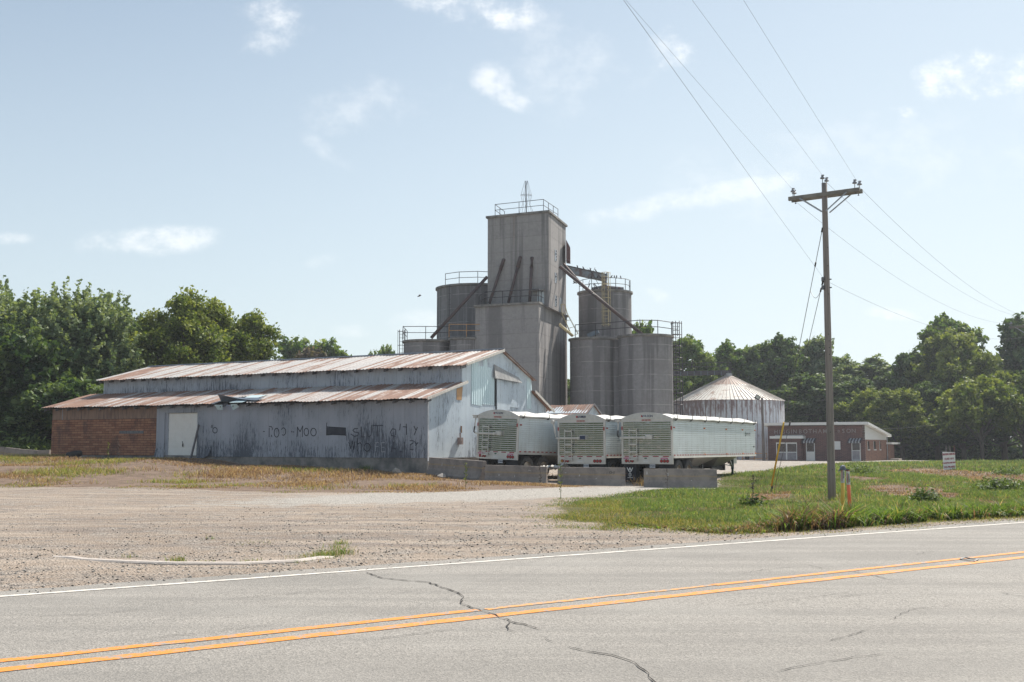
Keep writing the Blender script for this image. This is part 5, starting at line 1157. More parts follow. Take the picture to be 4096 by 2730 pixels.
# ---------------------------------------------------------------- concrete barriers
def mat_barrier(b, s):
    v = b.coord(); n = b.noise(v, 2.2, 6, .7); n2 = b.noise(b.coord(scale=(3, 3, .8)), 2, 5, .7); x, y, z = b.sep(v)
    c = b.mix(b.step(n, .35, .65), (.31, .275, .245), (.21, .19, .18)); c = b.mix(b.step(n2, .58, .72, 0, .6), c, (.10, .095, .10)); c = b.mix(b.step(b.noise(v, 9, 3, .7), .68, .74, 0, .7), c, (.50, .47, .43))
    c = b.mix(b.math('MULTIPLY', b.step(b.math('ABSOLUTE', b.math('SUBTRACT', b.math('ADD', z, b.math('MULTIPLY', n, .12)), .56)), .05, .01), .35), c, (.42, .30, .12))
    setp(b, s, c, .92, 0, .2, n, .02)
M_barrier = material('stained_barrier_concrete', mat_barrier)
def barrier(label, A, B, h=.80, marks=None, loops=True, grp='concrete barriers in front of the trailers'):
    A, B = Vector(A), Vector(B); L = (B - A).to_2d().length; th = math.atan2(B.y - A.y, B.x - A.x); zz = min(A.z, B.z)
    t = thing('concrete_barrier', label, 'barrier', (A.x, A.y, A.z), th, grp); t.rotation_euler[1] = -math.atan2(B.z - A.z, L)
    pr = [(-.30, -.15), (-.30, .05), (-.25, .12), (-.15, .34), (-.10, h), (.10, h), (.15, .34), (.25, .12), (.30, .05), (.30, -.15)]
    m = MB(); m.ext([(0, y, z) for y, z in pr], (L, 0, 0)); bevel(m.build('block', M_barrier, t), .012)
    if loops:
        m = MB()
        for z in (.24, .56): m.tube([(L, -.03, z), (L + .09, -.03, z), (L + .09, .03, z), (L, .03, z)], .012, 5)
        m.build('loop_bar', plain('rusty_rod', (.10, .05, .04), .8), t)
    if marks:
        m = MB()
        for (bx_, bz_, w_, h_) in marks: m.ext([(bx_, -.10 - (h - bz_) * .11 - .008, bz_), (bx_ + w_, -.10 - (h - bz_) * .11 - .008, bz_ + .01), (bx_ + w_ * .8, -.10 - (h - bz_ - h_) * .11 - .008, bz_ + h_), (bx_ + .01, -.10 - (h - bz_ - h_) * .11 - .008, bz_ + h_ * .9)], (0, .004, 0))
        m.build('paint_mark', plain('white_paint_mark', (.55, .54, .52), .8), t)
    return t
def bpt(px, pyt, Y, h=.80): p = at(px, pyt, Y); return (p.x, p.y, p.z - h)
bb = barrier('first concrete barrier from the left, touching the barn corner', bpt(1722, 1830, 52.7), bpt(1937, 1845, 49.8), marks=[(1.0, .45, .05, .15), (1.9, .4, .04, .1)])
barrier('second concrete barrier, in front of the leftmost trailer', bpt(1941, 1860.5, 49.3), bpt(2187, 1867, 48.8), marks=[(.6, .35, .06, .07), (1.3, .3, .03, .12), (1.9, .6, .12, .03)])
b3 = barrier('third concrete barrier, in front of the middle trailer', bpt(2230, 1869, 48.2), bpt(2500, 1872, 48.0), marks=[(.9, .42, .05, .08), (1.6, .32, .05, .04), (.3, .55, .08, .03)])
tx = MB(); text_into(tx, 'G-J', .14, (2.28, -.13, .60), (1, 0, 0), (0, 0, 1), sx=1.3); tx.build('lettering', M_txtk, b3)
b4 = barrier('fourth concrete barrier, right of the lettered mud flap', bpt(2575, 1876, 46.9), bpt(2866, 1877, 46.7), marks=[(.09, .57, .06, .13), (.95, .5, .05, .14), (1.9, .3, .05, .05)])
for (a, c, lab, Y0, Y1) in [((-70, 1783), (14, 1788), 'leftmost block of the far concrete row, cut by the picture edge', 70, 70.6), ((20, 1790), (76, 1796), 'second block of the far concrete row at the left', 70.5, 70.2), ((77, 1797), (152, 1802), 'widest block of the far concrete row near the barn end', 70.2, 69.6), ((155, 1803), (204, 1800), 'last block of the far row, beside the brown barn end', 69.4, 69.2)]:
    barrier(lab, bpt(*a, Y0, .85), bpt(*c, Y1, .85), h=.85, loops=False, grp='concrete blocks left of the barn')
def rock(label, x, y, z, r, mat):
    v = rng.normal(0, 1, (26, 3)); v /= np.linalg.norm(v, axis=1)[:, None]; v *= r * rng.uniform(.7, 1.15, (26, 1)); v[:, 2] *= .7
    bm = bmesh.new(); [bm.verts.new(q) for q in v]; bmesh.ops.convex_hull(bm, input=bm.verts); me = bpy.data.meshes.new('concrete_chunk'); bm.to_mesh(me); bm.free(); me.materials.append(mat); o = link('concrete_chunk', me); o.location = (x, y, z); tag(o, label, 'rubble')
p = at(1587, 1880, 52.5); rock('pale broken concrete lump at the foot of the barn wall', p.x, p.y, hz(p.x, p.y) + .12, .24, M_conc)
p = at(1768, 1892, 51.0); rock('flat pale rubble lump in front of the first barrier', p.x, p.y, hz(p.x, p.y) + .05, .22, M_conc)
# crumpled pale sheet lying between the trailers
nx_, ny_ = 14, 8; V = []; p = at(2210, 1872, 52)
for j in range(ny_):
    for i in range(nx_): V.append((p.x - .9 + i * .13, p.y - .3 + j * .13, p.z - .12 + .10 * math.sin(i * 1.3 + j) + .12 * random.random() + .012 * i))
F = [(j * nx_ + i, j * nx_ + i + 1, (j + 1) * nx_ + i + 1, (j + 1) * nx_ + i) for j in range(ny_ - 1) for i in range(nx_ - 1)]
o = np_mesh('tarp_scrap', V, F4=F, mat=M_tarp); tag(o, 'crumpled white plastic scrap on the ground between left and middle trailers', 'scrap')

# ---------------------------------------------------------------- brick office building
FBk = Frame(37.3, 120, R(60)); OW = 10.5
off_b = thing('brick_office', 'single storey red brick office with slanted white roof edge and raised letters', 'building', (37.3, 120, 0), R(60))
def zf(py, s_=5): return FBk.front(3300, py)[2]
Ft = lambda x, y, xl=0.: FBk.front(2650 + x * .425, 1400 + y * .425, xl)
Sd = lambda x, y, yl=0.: FBk.side(2650 + x * .425, 1400 + y * .425, yl)
zr = 3.86; zb = 2.72
m = MB(); m.box(0, .25, .0, OW, -.3, zr - .1); m.build('front_wall', M_brick_f, off_b)
zp = Sd(1895, 845)[2]
m = MB(); m.box(.25, OW, -.004, .25, -.3, zp); m.build('side_wall', M_brick_s, off_b)
m = MB(); m.box(OW - .25, OW, .25, OW, -.3, 2.5).box(.25, OW, OW - .25, OW, -.3, 2.5); m.build('back_wall', M_brick_s, off_b)
M_whitep = plain('white_painted_board', (.74, .75, .74), .5, var=.03)
m = MB(); m.ext([(.0, -.012, zp), (.0, -.012, zr - .1), (OW, -.012, zb - .1), (OW, -.012, zp)], (0, .25, 0)); m.build('gable_panel', M_whitep, off_b)
m = MB(); m.ext([(-.55, -.45, zr + .02), (-.55, -.45, zr + .24), (OW + .4, -.45, zb + .12), (OW + .4, -.45, zb - .10)], (0, OW + .9, 0)); m.build('roof', M_whitep, off_b)
m = MB(); m.ext([(-.6, -.49, zr - .03), (-.6, -.49, zr + .26), (-.56, -.49, zr + .26), (-.56, -.49, zr - .03)], (0, OW + .98, 0)); m.ext([(-.6, -.50, zr - .0), (-.6, -.50, zr + .26), (OW + .4, -.50, zb + .15), (OW + .4, -.50, zb - .12)], (0, .04, 0)); m.build('fascia', M_whitep, off_b)
for (x, y) in [(2.0, 3.4), (2.2, 7.2)]: m = MB(); m.lathe([(.14, zr - .3), (.14, zr + .22), (.2, zr + .25), (.01, zr + .34)], x, y, 12); m.build('roof_vent', M_whitep, off_b)
def fbox(x0, y0, x1, y1, o0, o1, name, mat, par=off_b, lab=None, xl=0.):
    a, c = Ft(x0, y0, xl), Ft(x1, y1, xl); m = MB(); m.box(-o1, -o0, min(a[1], c[1]), max(a[1], c[1]), min(a[2], c[2]), max(a[2], c[2])); o = m.build(name, mat, par)
    if lab: o['label'] = lab
    return o
M_glassd = plain('dark_shop_glass', (.035, .03, .035), .12, spec=.9); M_greypan = plain('grey_panel', (.34, .33, .36), .6)
M_awn = plain('awning_pale', (.42, .44, .47), .6)
# window bay with canopy
by0, by1 = Ft(1332, 900, -.55)[1], Ft(1012 + 15, 900, -.55)[1]
m = MB(); m.box(-.55, -.002, Ft(1305, 900, -.55)[1], Ft(1060, 900, -.55)[1] + .25, -.3, Ft(1170, 836, -.55)[2]); m.build('window_bay', M_brick_f, off_b)
m = MB(); za, zc_ = Ft(1170, 836, -.8)[2], Ft(1170, 812, -.8)[2]; m.box(-1.0, -.003, Ft(1330, 900, -.8)[1], Ft(1015, 900, -.8)[1], za, zc_); m.build('canopy', M_whitep, off_b)
m = MB(); m.box(-.8, -.01, Ft(1330, 900, -.8)[1] + .1, Ft(1060, 900, -.8)[1], zc_ + .002, zc_ + .12); m.build('canopy_roof', M_galv, off_b)
wn = fbox(1070, 873, 1268, 1036, -.0, .05, 'window', M_whitep, xl=-.55); wn.location.x = -.55
for (x0, x1) in [(1079, 1164), (1175, 1262)]:
    o = fbox(x0, 885, x1, 960, .05, .056, 'pane', M_glassd, wn, xl=-.55); o = fbox(x0, 968, x1, 1036, .05, .056, 'lower_panel', M_greypan, wn, xl=-.55)
for (x0, x1, yt, lo_, lab, aw) in [(1350, 1437, 870, M_doorwhite, 'glazed door with white lower panel', (1318, 1440)), (1778, 1868, 865, M_greypan, 'glazed door with grey lower panel', (1745, 1875))]:
    d = fbox(x0, yt, x1, 1044, .0, .05, 'door', M_whitep, lab=lab); fbox(x0 + 9, yt + 8, x1 - 9, 946 if x0 > 1500 else 958, .05, .056, 'pane', M_glassd, d); fbox(x0 + 9, 952 if x0 > 1500 else 966, x1 - 9, 1036, .05, .056, 'lower_panel', lo_, d)
    a, c = Ft(aw[0], 853, -.4), Ft(aw[1], 853, -.4); m = MB(); y0_, y1_ = c[1], a[1]; zz = a[2]; n = 9; mt = [M_iron, M_awn]
    m = MB()
    for i in range(n):
        m.cur = i % 2; ya, yb = y0_ + (y1_ - y0_) * i / n, y0_ + (y1_ - y0_) * (i + 1) / n
        m.ext([(-.75, ya, zz - .12), (-.75, yb, zz - .12), (0, yb, zz + .22), (0, ya, zz + .22)], (0, 0, .02)); m.box(-.76, -.74, ya, yb, zz - .30, zz - .122)
    m.build('awning', mt, off_b)
fbox(1600, 862, 1676, 940, .0, .05, 'window_shutter', M_whitep)
for (x0, x1) in [(1928, 1945), (1985, 2005), (2040, 2050)]:
    a, c = Sd(x0, 862), Sd(x1, 936); m = MB(); m.box(a[0], c[0], -.03, -.006, c[2], a[2]); wi = m.build('window', M_glassd, off_b); m = MB(); m.box(a[0] - .06, c[0] + .06, -.10, -.02, c[2] - .12, c[2] - .01); m.box(a[0] - .05, a[0], -.05, -.02, c[2], a[2] + .03); m.build('sill', M_whitep, wi)
m = MB(); q = Sd(2097, 850); m.tube([(OW - .05, -.1, zb - .05), (OW - .05, -.1, 0)], .05, 6); m.build('downpipe', M_galv, off_b)
a = Sd(2105, 930); c = Sd(2200, 930)
m = MB(); m.box(OW + .05, OW + 3.2, -.2, 3.2, -.3, 1.75); m.build('annex_wall', M_brick_s, off_b)
m = MB(); m.box(OW - .1, OW + 4.6, -.6, 3.4, 1.78, 2.0); m.build('annex_roof', M_whitep, off_b)
m = MB(); m.box(OW - .5, OW + 1.2, -1.4, -.5, -.1, .18); m.build('ramp', M_conc, off_b)
ltr = [('H', 1070), ('I', 1103), ('G', 1137), ('G', 1172), ('I', 1202), ('N', 1232), ('B', 1266), ('O', 1306), ('T', 1342), ('H', 1380), ('A', 1427), ('M', 1479), ('S', 1700), ('O', 1752), ('N', 1800)]
ltr = [('H', 1070), ('I', 1103), ('G', 1137), ('G', 1181), ('I', 1215), ('N', 1247), ('B', 1297), ('O', 1345), ('T', 1390), ('H', 1434), ('A', 1483), ('M', 1530), ('A', 1570), ('N', 1607), ('D', 1660), ('S', 1703), ('O', 1752), ('N', 1800)]
M_letter = plain('faded_metal_letters', (.36, .33, .33), .5, .3)
tx = MB()
for ch, x in ltr:
    small = x in (1570, 1607, 1660); q = Ft(x, 774 - (x - 1070) * .013 if not small else 768, -.03); text_into(tx, ch, .62 if not small else .34, (-.045, q[1], q[2]), (0, -1, 0), (0, 0, 1), depth=.03, bold=.004)
tx.build('lettering', M_letter, off_b)
# yard light, bin, yellow rails near the steel bin
p = at(3056, 1841, 123); q = at(3048, 1591, 123); yl = thing('floodlight_pole', 'slim grey wooden pole with a floodlight in front of the steel bin', 'floodlight', (p.x, p.y, 0))
M_pole = plain('grey_weathered_pole', (.20, .175, .165), .85, c2=(.12, .105, .10), scale=3, stretch=(6, 6, .4), bumpd=.01)
m = MB(); m.tube([(0, 0, -.3), (q.x - p.x, 0, q.z)], [.17, .11], 10); m.build('pole', M_pole, yl)
m = MB(); hx = q.x - p.x - .42; hz_ = q.z + .05; m.ext([(hx - .38, -.1, hz_ - .05), (hx - .1, -.1, hz_ + .3), (hx + .3, -.1, hz_ + .02), (hx + .02, -.1, hz_ - .33)], (0, .4, 0)); lh = m.build('lamp_head', M_txtk, yl); m = MB(); m.ext([(hx - .30, -.13, hz_ - .03), (hx - .1, -.13, hz_ + .22), (hx + .2, -.13, hz_ + .02), (hx + .0, -.13, hz_ - .24)], (0, .02, 0)); m.build('lens', plain('lamp_glass', (.45, .47, .42), .2), lh); m = MB(); m.bar((hx + .1, .1, hz_ - .1), (q.x - p.x, 0, hz_ - .25), .04, .04); m.build('bracket', M_txtk, yl)
p = at(2989, 1840, 128); tc = thing('waste_bin', 'small black waste bin standing by the steel bin wall', 'waste bin', (p.x, p.y, p.z)); m = MB(); m.lathe([(.22, 0), (.29, .58), (.31, .6), (.31, .66), (.01, .66)], n=16); m.build('tub', M_flap, tc); m = MB(); m.tube([(-.31, 0, .6), (-.36, 0, .45)], .02, 5); m.build('handle', M_flap, tc)
ra, rb2 = at(2970, 1833, 129), at(3068, 1833, 127); yr = thing('pipe_rail', 'low orange pipe rail running along the steel bin', 'rail', (ra.x, ra.y, 0))
for zz in (.2, .75): m = MB(); m.tube([ra + Vector((0, 0, zz - ra.z)), rb2 + Vector((0, 0, zz - rb2.z))], .035, 6); m.build('rail', M_orange_rail, yr, (ra.x, ra.y, 0))
for k in (0, .5, 1): q = ra.lerp(rb2, k); m = MB(); m.tube([(q.x, q.y, 0), (q.x, q.y, .8)], .04, 6); m.build('post', M_orange_rail, yr, (ra.x, ra.y, 0))

# ---------------------------------------------------------------- hiring sign, marker posts
SP = [at(px, py, 74.5) for px, py in [(3774.6, 1880.5), (3822.8, 1877), (3819.9, 1809.6), (3770, 1808)]]
sg = thing('hiring_sign', 'small white roadside sign with dark red lettering on the far lawn', 'sign', (SP[0].x, SP[0].y, SP[0].z - .1)); so_ = off(sg)
m = MB(); m.ext(SP, (0, .03, 0)); sgb = m.build('panel', plain('sign_white', (.84, .86, .82), .6, var=.04), sg, so_)
rgt = SP[1] - SP[0]; upv = SP[3] - SP[0]; tx = MB()
for (txt, v_, sz, sxx) in [('DRIVERS NEEDED', .84, .165, .66), ('CLASS A & B', .59, .165, .66), ('LOCAL ROUTES & HOME NIGHTLY', .365, .125, .48), ('812-796-6450', .14, .17, .72)]:
    text_into(tx, txt, sz, SP[0] + upv * v_ + rgt * .5 + Vector((0, -.012, 0)), rgt, upv, sx=sxx, bold=.006)
tx.build('lettering', M_txtr, sgb, so_)
for px in (3784, 3799.5, 3816.5): a = at(px, 1783, 74.6); m = MB(); m.box(a.x - .025, a.x + .025, a.y - .02, a.y + .02, -.2, a.z); m.build('stake', M_pole if px < 3810 else plain('rusty_stake', (.2, .1, .07), .8), sg, so_)
def post(label, top, bot, Y, mat, cap, wtxt, band):
    a, c = at(*top, Y), at(*bot, Y); t = thing('marker_post', label, 'marker post', (c.x, c.y, c.z), 0, 'utility marker posts by the road'); d = a - c; m = MB(); m.tube([Vector((0, 0, -.2)), d], .040, 20); m.build('tube', mat, t, smooth=True)
    L = d.length; u = d.normalized()
    m = MB(); m.tube([u * (L * .66), u * (L * .975)], .0425, 20, cap=False); dc = m.build('decal', plain('white_decal', (.70, .70, .68), .5), t, smooth=True)
    m = MB(); text_into(m, wtxt, .04, u * (L * .82) + Vector((.008, -.0435, 0)), -u, (1, 0, 0), bold=.001); m.build('lettering', M_txtk, dc)
    m = MB(); m.tube([u * (L * .70) + Vector((-.026, -.036, 0)), u * (L * .93) + Vector((-.026, -.036, 0))], .009, 6); m.build('stripe', band, dc)
    m = MB()
    if cap: m.tube([u * L * .985, u * (L * 1.02)], .046, 20); m.build('cap', M_txtk, t)
    else:
        n = 12; k = len(m.v)
        for j in range(5):
            for i in range(n): a_ = 2 * math.pi * i / n; r = [.012, .05, .058, .066, .07][j] * (1 + .22 * math.sin(3 * a_ + j)); m.v.append(tuple(u * (L * (1.03 - j * .016)) + Vector((r * math.cos(a_) - .008 * j * (1 if a_ > 1.5 and a_ < 4.5 else 0), r * math.sin(a_), -.012 * j * (1.6 if 2 < a_ < 4 else 1)))))
        for j in range(4):
            for i in range(n): m.f.append([k + j * n + i, k + j * n + (i + 1) % n, k + (j + 1) * n + (i + 1) % n, k + (j + 1) * n + i]); m.mi.append(0)
        m.build('bag', plain('grey_plastic_bag', (.13, .15, .19), .35), t)
post('yellow marker post topped with a grey plastic bag', (3371, 1866), (3369, 2062), 26.3, plain('yellow_post', (.85, .52, .09), .55, var=.03), False, 'PIPELINE', M_red)
post('leaning orange marker post with a black cap', (3390, 1881), (3402, 2054), 26.8, plain('orange_post', (.88, .20, .09), .5, var=.03), True, 'WARNING', M_tape_r)

# ---------------------------------------------------------------- utility poles, wires, guys
M_ins = plain('grey_porcelain', (.30, .30, .33), .25, spec=.8); M_wire = plain('aluminium_wire', (.16, .16, .18), .5); M_steel = plain('guy_strand', (.16, .16, .17), .5, .3)
M_poleb = plain('silvered_pole_wood', (.35, .30, .275), .88, c2=(.22, .19, .175), scale=2, stretch=(9, 9, .35), bumpd=.012)
M_arm = plain('grey_crossarm_wood', (.28, .26, .23), .88, c2=(.18, .165, .15), scale=3)
def utility_pole(label, base, top, armL, armR, rb_, rt_):
    base, top, armL, armR = map(Vector, (base, top, armL, armR)); o = (base.x, base.y, base.z); t = thing('utility_pole', label, 'utility pole', o)
    n = 12; pts = [base.lerp(top, k / n) for k in range(n + 1)]; pts[0].z -= .3
    m = MB(); m.tube(pts, [rb_ + (rt_ - rb_) * k / n for k in range(n + 1)], 16); pl = m.build('pole', M_poleb, t, o, smooth=True)
    ad = (armR - armL).normalized(); nd = Vector((-ad.y, ad.x, 0)).normalized()
    if nd.y > 0: nd = -nd
    for k, s in enumerate((1, -1)):
        m = MB(); q = nd * (rt_ + .05) * s; m.bar(armL + q, armR + q, .09, .12); bevel(m.build('crossarm', M_arm, t, o), .006)
        c = base.lerp(top, (armL.z + armR.z) / 2 / top.z) if 0 else (armL + armR) / 2
        for sg_ in (-1, 1):
            m = MB(); m.bar(c + q * 1.5 + ad * sg_ * .72 + Vector((0, 0, -.04)), c + q * 1.2 + ad * sg_ * .07 + Vector((0, 0, -.52)), .012, .04); m.build('brace', M_galv, t, o)
    tops = []
    def ins(p):
        m = MB(); m.tube([p, p + Vector((0, 0, .16))], .012, 6); m.lathe([(.01, p.z + .14), (.055, p.z + .145), (.075, p.z + .155), (.06, p.z + .19), (.035, p.z + .21), (.04, p.z + .24), (.01, p.z + .25)], p.x, p.y, 14); m.box(p.x - .03, p.x + .05, p.y - .02, p.y + .02, p.z + .235, p.z + .27); m.build('insulator', M_ins, t, o)
    for e, sg_ in ((armL, 1), (armR, -1)):
        for s in (1, -1): ins(e + ad * sg_ * (.14 if s > 0 else .08) + nd * (rt_ + .05) * s + Vector((0, 0, .05)))
    ins(top + nd * .06 + Vector((-.03, 0, -.03))); ins(top - nd * .09 + Vector((.04, 0, -.08)))
    m = MB()
    for e, sg_ in ((armL, 1), (armR, -1)):
        for s in (1, -1): q = e + ad * sg_ * .12 + nd * (rt_ + .05) * s; m.tube([q + Vector((0, 0, -.06)), q + Vector((0, 0, -.11))], .012, 5); m.box(q.x - .02, q.x + .02, q.y - .02, q.y + .02, q.z - .12, q.z - .1)
    m.build('bolt', M_steel, t, o)
    return t, o
pb = at(3328, 1998, 33.6); pb.z = .0; ptp = at(3297, 733, 33.45)
aL = at(3161, 800, 34.15); aR = at(3444, 762, 32.9)
up1, o1 = utility_pole('tall weathered utility pole standing in the lawn near the road', (pb.x, pb.y, 0), ptp, aL, aR, .118, .080)
def on_pole(z): return Vector((pb.x, pb.y, 0)).lerp(ptp, z / ptp.z)
for zz in (6.55, 6.3): m = MB(); q = on_pole(zz); m.tube([(q.x - .13, q.y - .05, q.z), (q.x + .13, q.y - .05, q.z)], .02, 6); m.box(q.x - .16, q.x - .10, q.y - .1, q.y, q.z - .06, q.z + .06); m.build('bracket', M_steel, up1, o1)
m = MB()
for zz, dx_ in [(7.5, .03), (6.95, .02), (6.1, .02), (4.9, -.01), (4.7, -.0), (4.5, 0.), (4.3, .0), (2.0, -.03), (.9, .0)]: q = on_pole(zz); m.disc((q.x + dx_, q.y - .088 - .004 * (9 - zz), zz), (0, 1, 0), .012, .02, 8)
m.build('bolt_heads', M_txtk, up1, o1)
D2 = Vector((21.8, 34.7, 0)); p2 = Vector((pb.x + 22.2, pb.y + 34.9, -.1)); ap = (aR - aL)
c2_ = at(4118, 1305, p2.y); aL2 = at(4037, 1310, p2.y + .7); aR2 = aL2 + (aR - aL)
utility_pole('far utility pole at the right edge, only its crossarm tip showing', (c2_.x, p2.y, -.1), (c2_.x, p2.y, c2_.z + .35), aL2, aR2, .125, .085)
def wire(label, a, c, sag, r=.0027, name='power_line', n=28, grp=None):
    a, c = Vector(a), Vector(c); m = MB(); m.tube([a.lerp(c, k / n) - Vector((0, 0, sag * 4 * (k / n) * (1 - k / n))) for k in range(n + 1)], r, 5); o = m.build(name, M_wire, None, (a.x, a.y, a.z)); o.location = a; tag(o, label, 'wire', grp); return o
def project(p):
    f = p.y * math.cos(PITCH) + (p.z - EYE) * math.sin(PITCH); u = -p.y * math.sin(PITCH) + (p.z - EYE) * math.cos(PITCH); return 2048 + FPX * p.x / f, 1365 - FPX * u / f
def aim(a, tx_, sag, length=52):
    best = None
    for az in np.linspace(5, 45, 161):
        e = a - Vector((math.sin(R(az)), math.cos(R(az)), 0)) * length
        for k in np.linspace(.05, .6, 111):
            q = a.lerp(e, k) - Vector((0, 0, sag * 4 * k * (1 - k)))
            if q.y < 3: break
            x, y = project(q)
            if y < 0:
                if best is None or abs(x - tx_) < best[0]: best = (abs(x - tx_), e)
                break
    return best[1]
def toward(a, tx_, depth, length):    # direction so the wire leaves the top of the picture at photo x = tx_
    e = at(tx_, 0, depth); d = Vector((e.x - a.x, e.y - a.y, 0)).normalized(); return a + d * length
gN, gF = 'wires passing overhead towards the camera', 'wires running on to the far right pole'
Il, It, Ir = aL + Vector((.12, -.05, .25)), ptp + Vector((-.03, -.02, .2)), aR + Vector((-.12, -.05, .25))
wire('overhead wire from the left insulator, upper of the close left pair', Il, aim(Il, 2491, .12), .12, grp=gN)
wire('overhead wire from the pole top, crossing the middle of the sky', It, aim(It, 2761, .12), .12, grp=gN)
wire('overhead wire from the right end of the crossarm', Ir, aim(Ir, 2969, .12), .12, grp=gN)
q = on_pole(6.6) + Vector((-.1, 0, 0)); e = aim(q, 2483, .04); wire('lower overhead wire of the close left pair, fixed below the crossarm', q, e, .04, grp=gN)
FL = aL2 + Vector((.1, 0, .2)); FM = Vector((c2_.x, p2.y, c2_.z + .5)); FR = aR2 + Vector((-.1, 0, .2))
wire('far wire from the left insulator, passing behind the pole', aL + Vector((.15, .1, -.0)), FL, .9, .0042, grp=gF)
wire('far wire from the pole top sloping down to the right', ptp + Vector((.04, .1, .1)), FM, .9, .0042, grp=gF)
wire('far wire from the right crossarm end, uppermost at the right', aR + Vector((-.1, .08, .2)), FR, .9, .0042, grp=gF)
q = on_pole(6.45) + Vector((.1, 0, 0)); wire('lowest far wire, leaving the pole below the crossarm', q, at(4115, 1345, p2.y), .75, .0042, grp=gF)
a = at(3500, 1712, 122); wire('thin service wire running from the brick office to the trees', at(3480, 1716, 122), at(3900, 1660, 138), .5, .013, name='service_wire')
anc = at_z(3083, 1972, 0.0)
gw = thing('guy_wires', 'pair of steel guy wires from pole to ground with yellow guard tube', 'guy wire', (anc.x, anc.y, 0)); go = (anc.x, anc.y, 0)
h1 = on_pole(8.05) + Vector((-.09, .03, 0)); h2 = on_pole(6.45) + Vector((-.12, .02, 0))
g1 = Vector((anc.x, anc.y, .0)); g2_ = g1 + Vector((.10, .0, .0))
def param(A, B, py):  # point along A->B seen at photo row py
    best = min(np.linspace(0, 1, 800), key=lambda k: abs((lambda p_: 1365 - FPX * ((-(p_.y) * math.sin(PITCH) + (p_.z - EYE) * math.cos(PITCH)) / (p_.y * math.cos(PITCH) + (p_.z - EYE) * math.sin(PITCH))) - py)(A.lerp(B, k)))); return A.lerp(B, best)
m = MB(); m.tube([g1, h1], .010, 6); m.build('guy_strand', M_steel, gw, go); m = MB(); m.tube([g2_, h2], .009, 6); m.build('guy_strand', M_steel, gw, go)
q0, q1 = param(g1, h1, 1944), param(g1, h1, 1691); m = MB(); m.tube([q0 + Vector((-.03, -.03, 0)), q1 + Vector((-.03, -.03, 0))], .029, 12); m.build('guard_tube', plain('yellow_guard_plastic', (.78, .48, .05), .5, var=.05), gw, go, smooth=True)
m = MB(); m.tube([g1, q0], .016, 6); m.tube([q0 + Vector((0, 0, -.1)), q0 + Vector((0, 0, .02))], .035, 8); m.build('anchor_rod', M_txtk, gw, go)
for A_, B_, py in ((g1, h1, 1058), (g1, h1, 835), (g2_, h2, 1160), (g2_, h2, 1695), (g2_, h2, 985)): q = param(A_, B_, py); u = (B_ - A_).normalized(); m = MB(); m.tube([q - u * .07, q + u * .07], .026, 8); m.build('clamp', M_txtk, gw, go)
q = param(g1, h1, 1165); e = param(g2_, h2, 1165); m = MB(); m.tube([q.lerp(e, k / 8) - Vector((0, 0, .22 * math.sin(math.pi * k / 8))) for k in range(9)], .007, 5); m.build('jumper', M_steel, gw, go)
# ---------------------------------------------------------------- trees
def mat_leaf(name, c1, c2, c3):
    def f(b, s):
        v = b.coord(); a = b.n.new('ShaderNodeVertexColor'); a.layer_name = 'col'; n = b.noise(v, .45, 3, .6); r_ = b.n.new('ShaderNodeSeparateColor'); b.l.new(a.outputs['Color'], r_.inputs[0])
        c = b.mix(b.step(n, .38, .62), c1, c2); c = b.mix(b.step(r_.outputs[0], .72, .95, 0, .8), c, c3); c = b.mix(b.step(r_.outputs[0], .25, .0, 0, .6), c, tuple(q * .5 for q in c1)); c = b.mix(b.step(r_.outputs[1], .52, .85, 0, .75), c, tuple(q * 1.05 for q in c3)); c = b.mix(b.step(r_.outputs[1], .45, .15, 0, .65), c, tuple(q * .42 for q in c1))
        setp(b, s, c, .6, spec=.22); out = b.t.nodes['Material Output']; tr = b.n.new('ShaderNodeBsdfTranslucent'); b.l.new(b.mix(1, c, (1.5, 1.5, .55), 'MULTIPLY'), tr.inputs[0])
        mx = b.n.new('ShaderNodeMixShader'); mx.inputs[0].default_value = .30; b.l.new(s.outputs[0], mx.inputs[1]); b.l.new(tr.outputs[0], mx.inputs[2]); b.l.new(mx.outputs[0], out.inputs[0])
    return material(name, f)
LEAF = {'silver': mat_leaf('silvery_green_leaves', (.12, .18, .10), (.17, .23, .13), (.28, .33, .20)),
        'yellow': mat_leaf('yellow_green_leaves', (.085, .135, .03), (.15, .20, .04), (.28, .31, .085)),
        'green': mat_leaf('green_leaves', (.078, .149, .041), (.115, .196, .048), (.223, .278, .084)),
        'dark': mat_leaf('dark_green_leaves', (.041, .084, .035), (.068, .121, .046), (.155, .209, .088)),
        'purple': mat_leaf('purplish_leaves', (.116, .078, .070), (.093, .109, .062), (.155, .124, .109))}
M_bark = plain('grey_brown_bark', (.12, .10, .085), .95, c2=(.065, .055, .05), scale=4, stretch=(3, 3, .5), bumpd=.02)
def leaves_mesh(cen, size, up=.35, elong=1.7, spray=None):
    n = len(cen); nr = rng.normal(0, 1, (n, 3)); nr[:, 2] += up * 2; nr /= np.linalg.norm(nr, axis=1)[:, None]
    a = np.cross(nr, rng.normal(0, 1, (n, 3))); a /= np.linalg.norm(a, axis=1)[:, None]; c = np.cross(nr, a)
    s = size * rng.uniform(.6, 1.35, n); a *= (s * elong * .5)[:, None]; c *= (s * .5)[:, None]
    V = np.stack([cen - a, cen + c * 1.0 + a * .1, cen + a, cen - c + a * .1], 1).reshape(-1, 3)
    F = np.arange(n * 4).reshape(-1, 4); r_ = np.repeat(rng.random(n), 4); g_ = np.repeat(spray, 4) if spray is not None else r_; return V, F, np.stack([r_, g_, r_], -1)
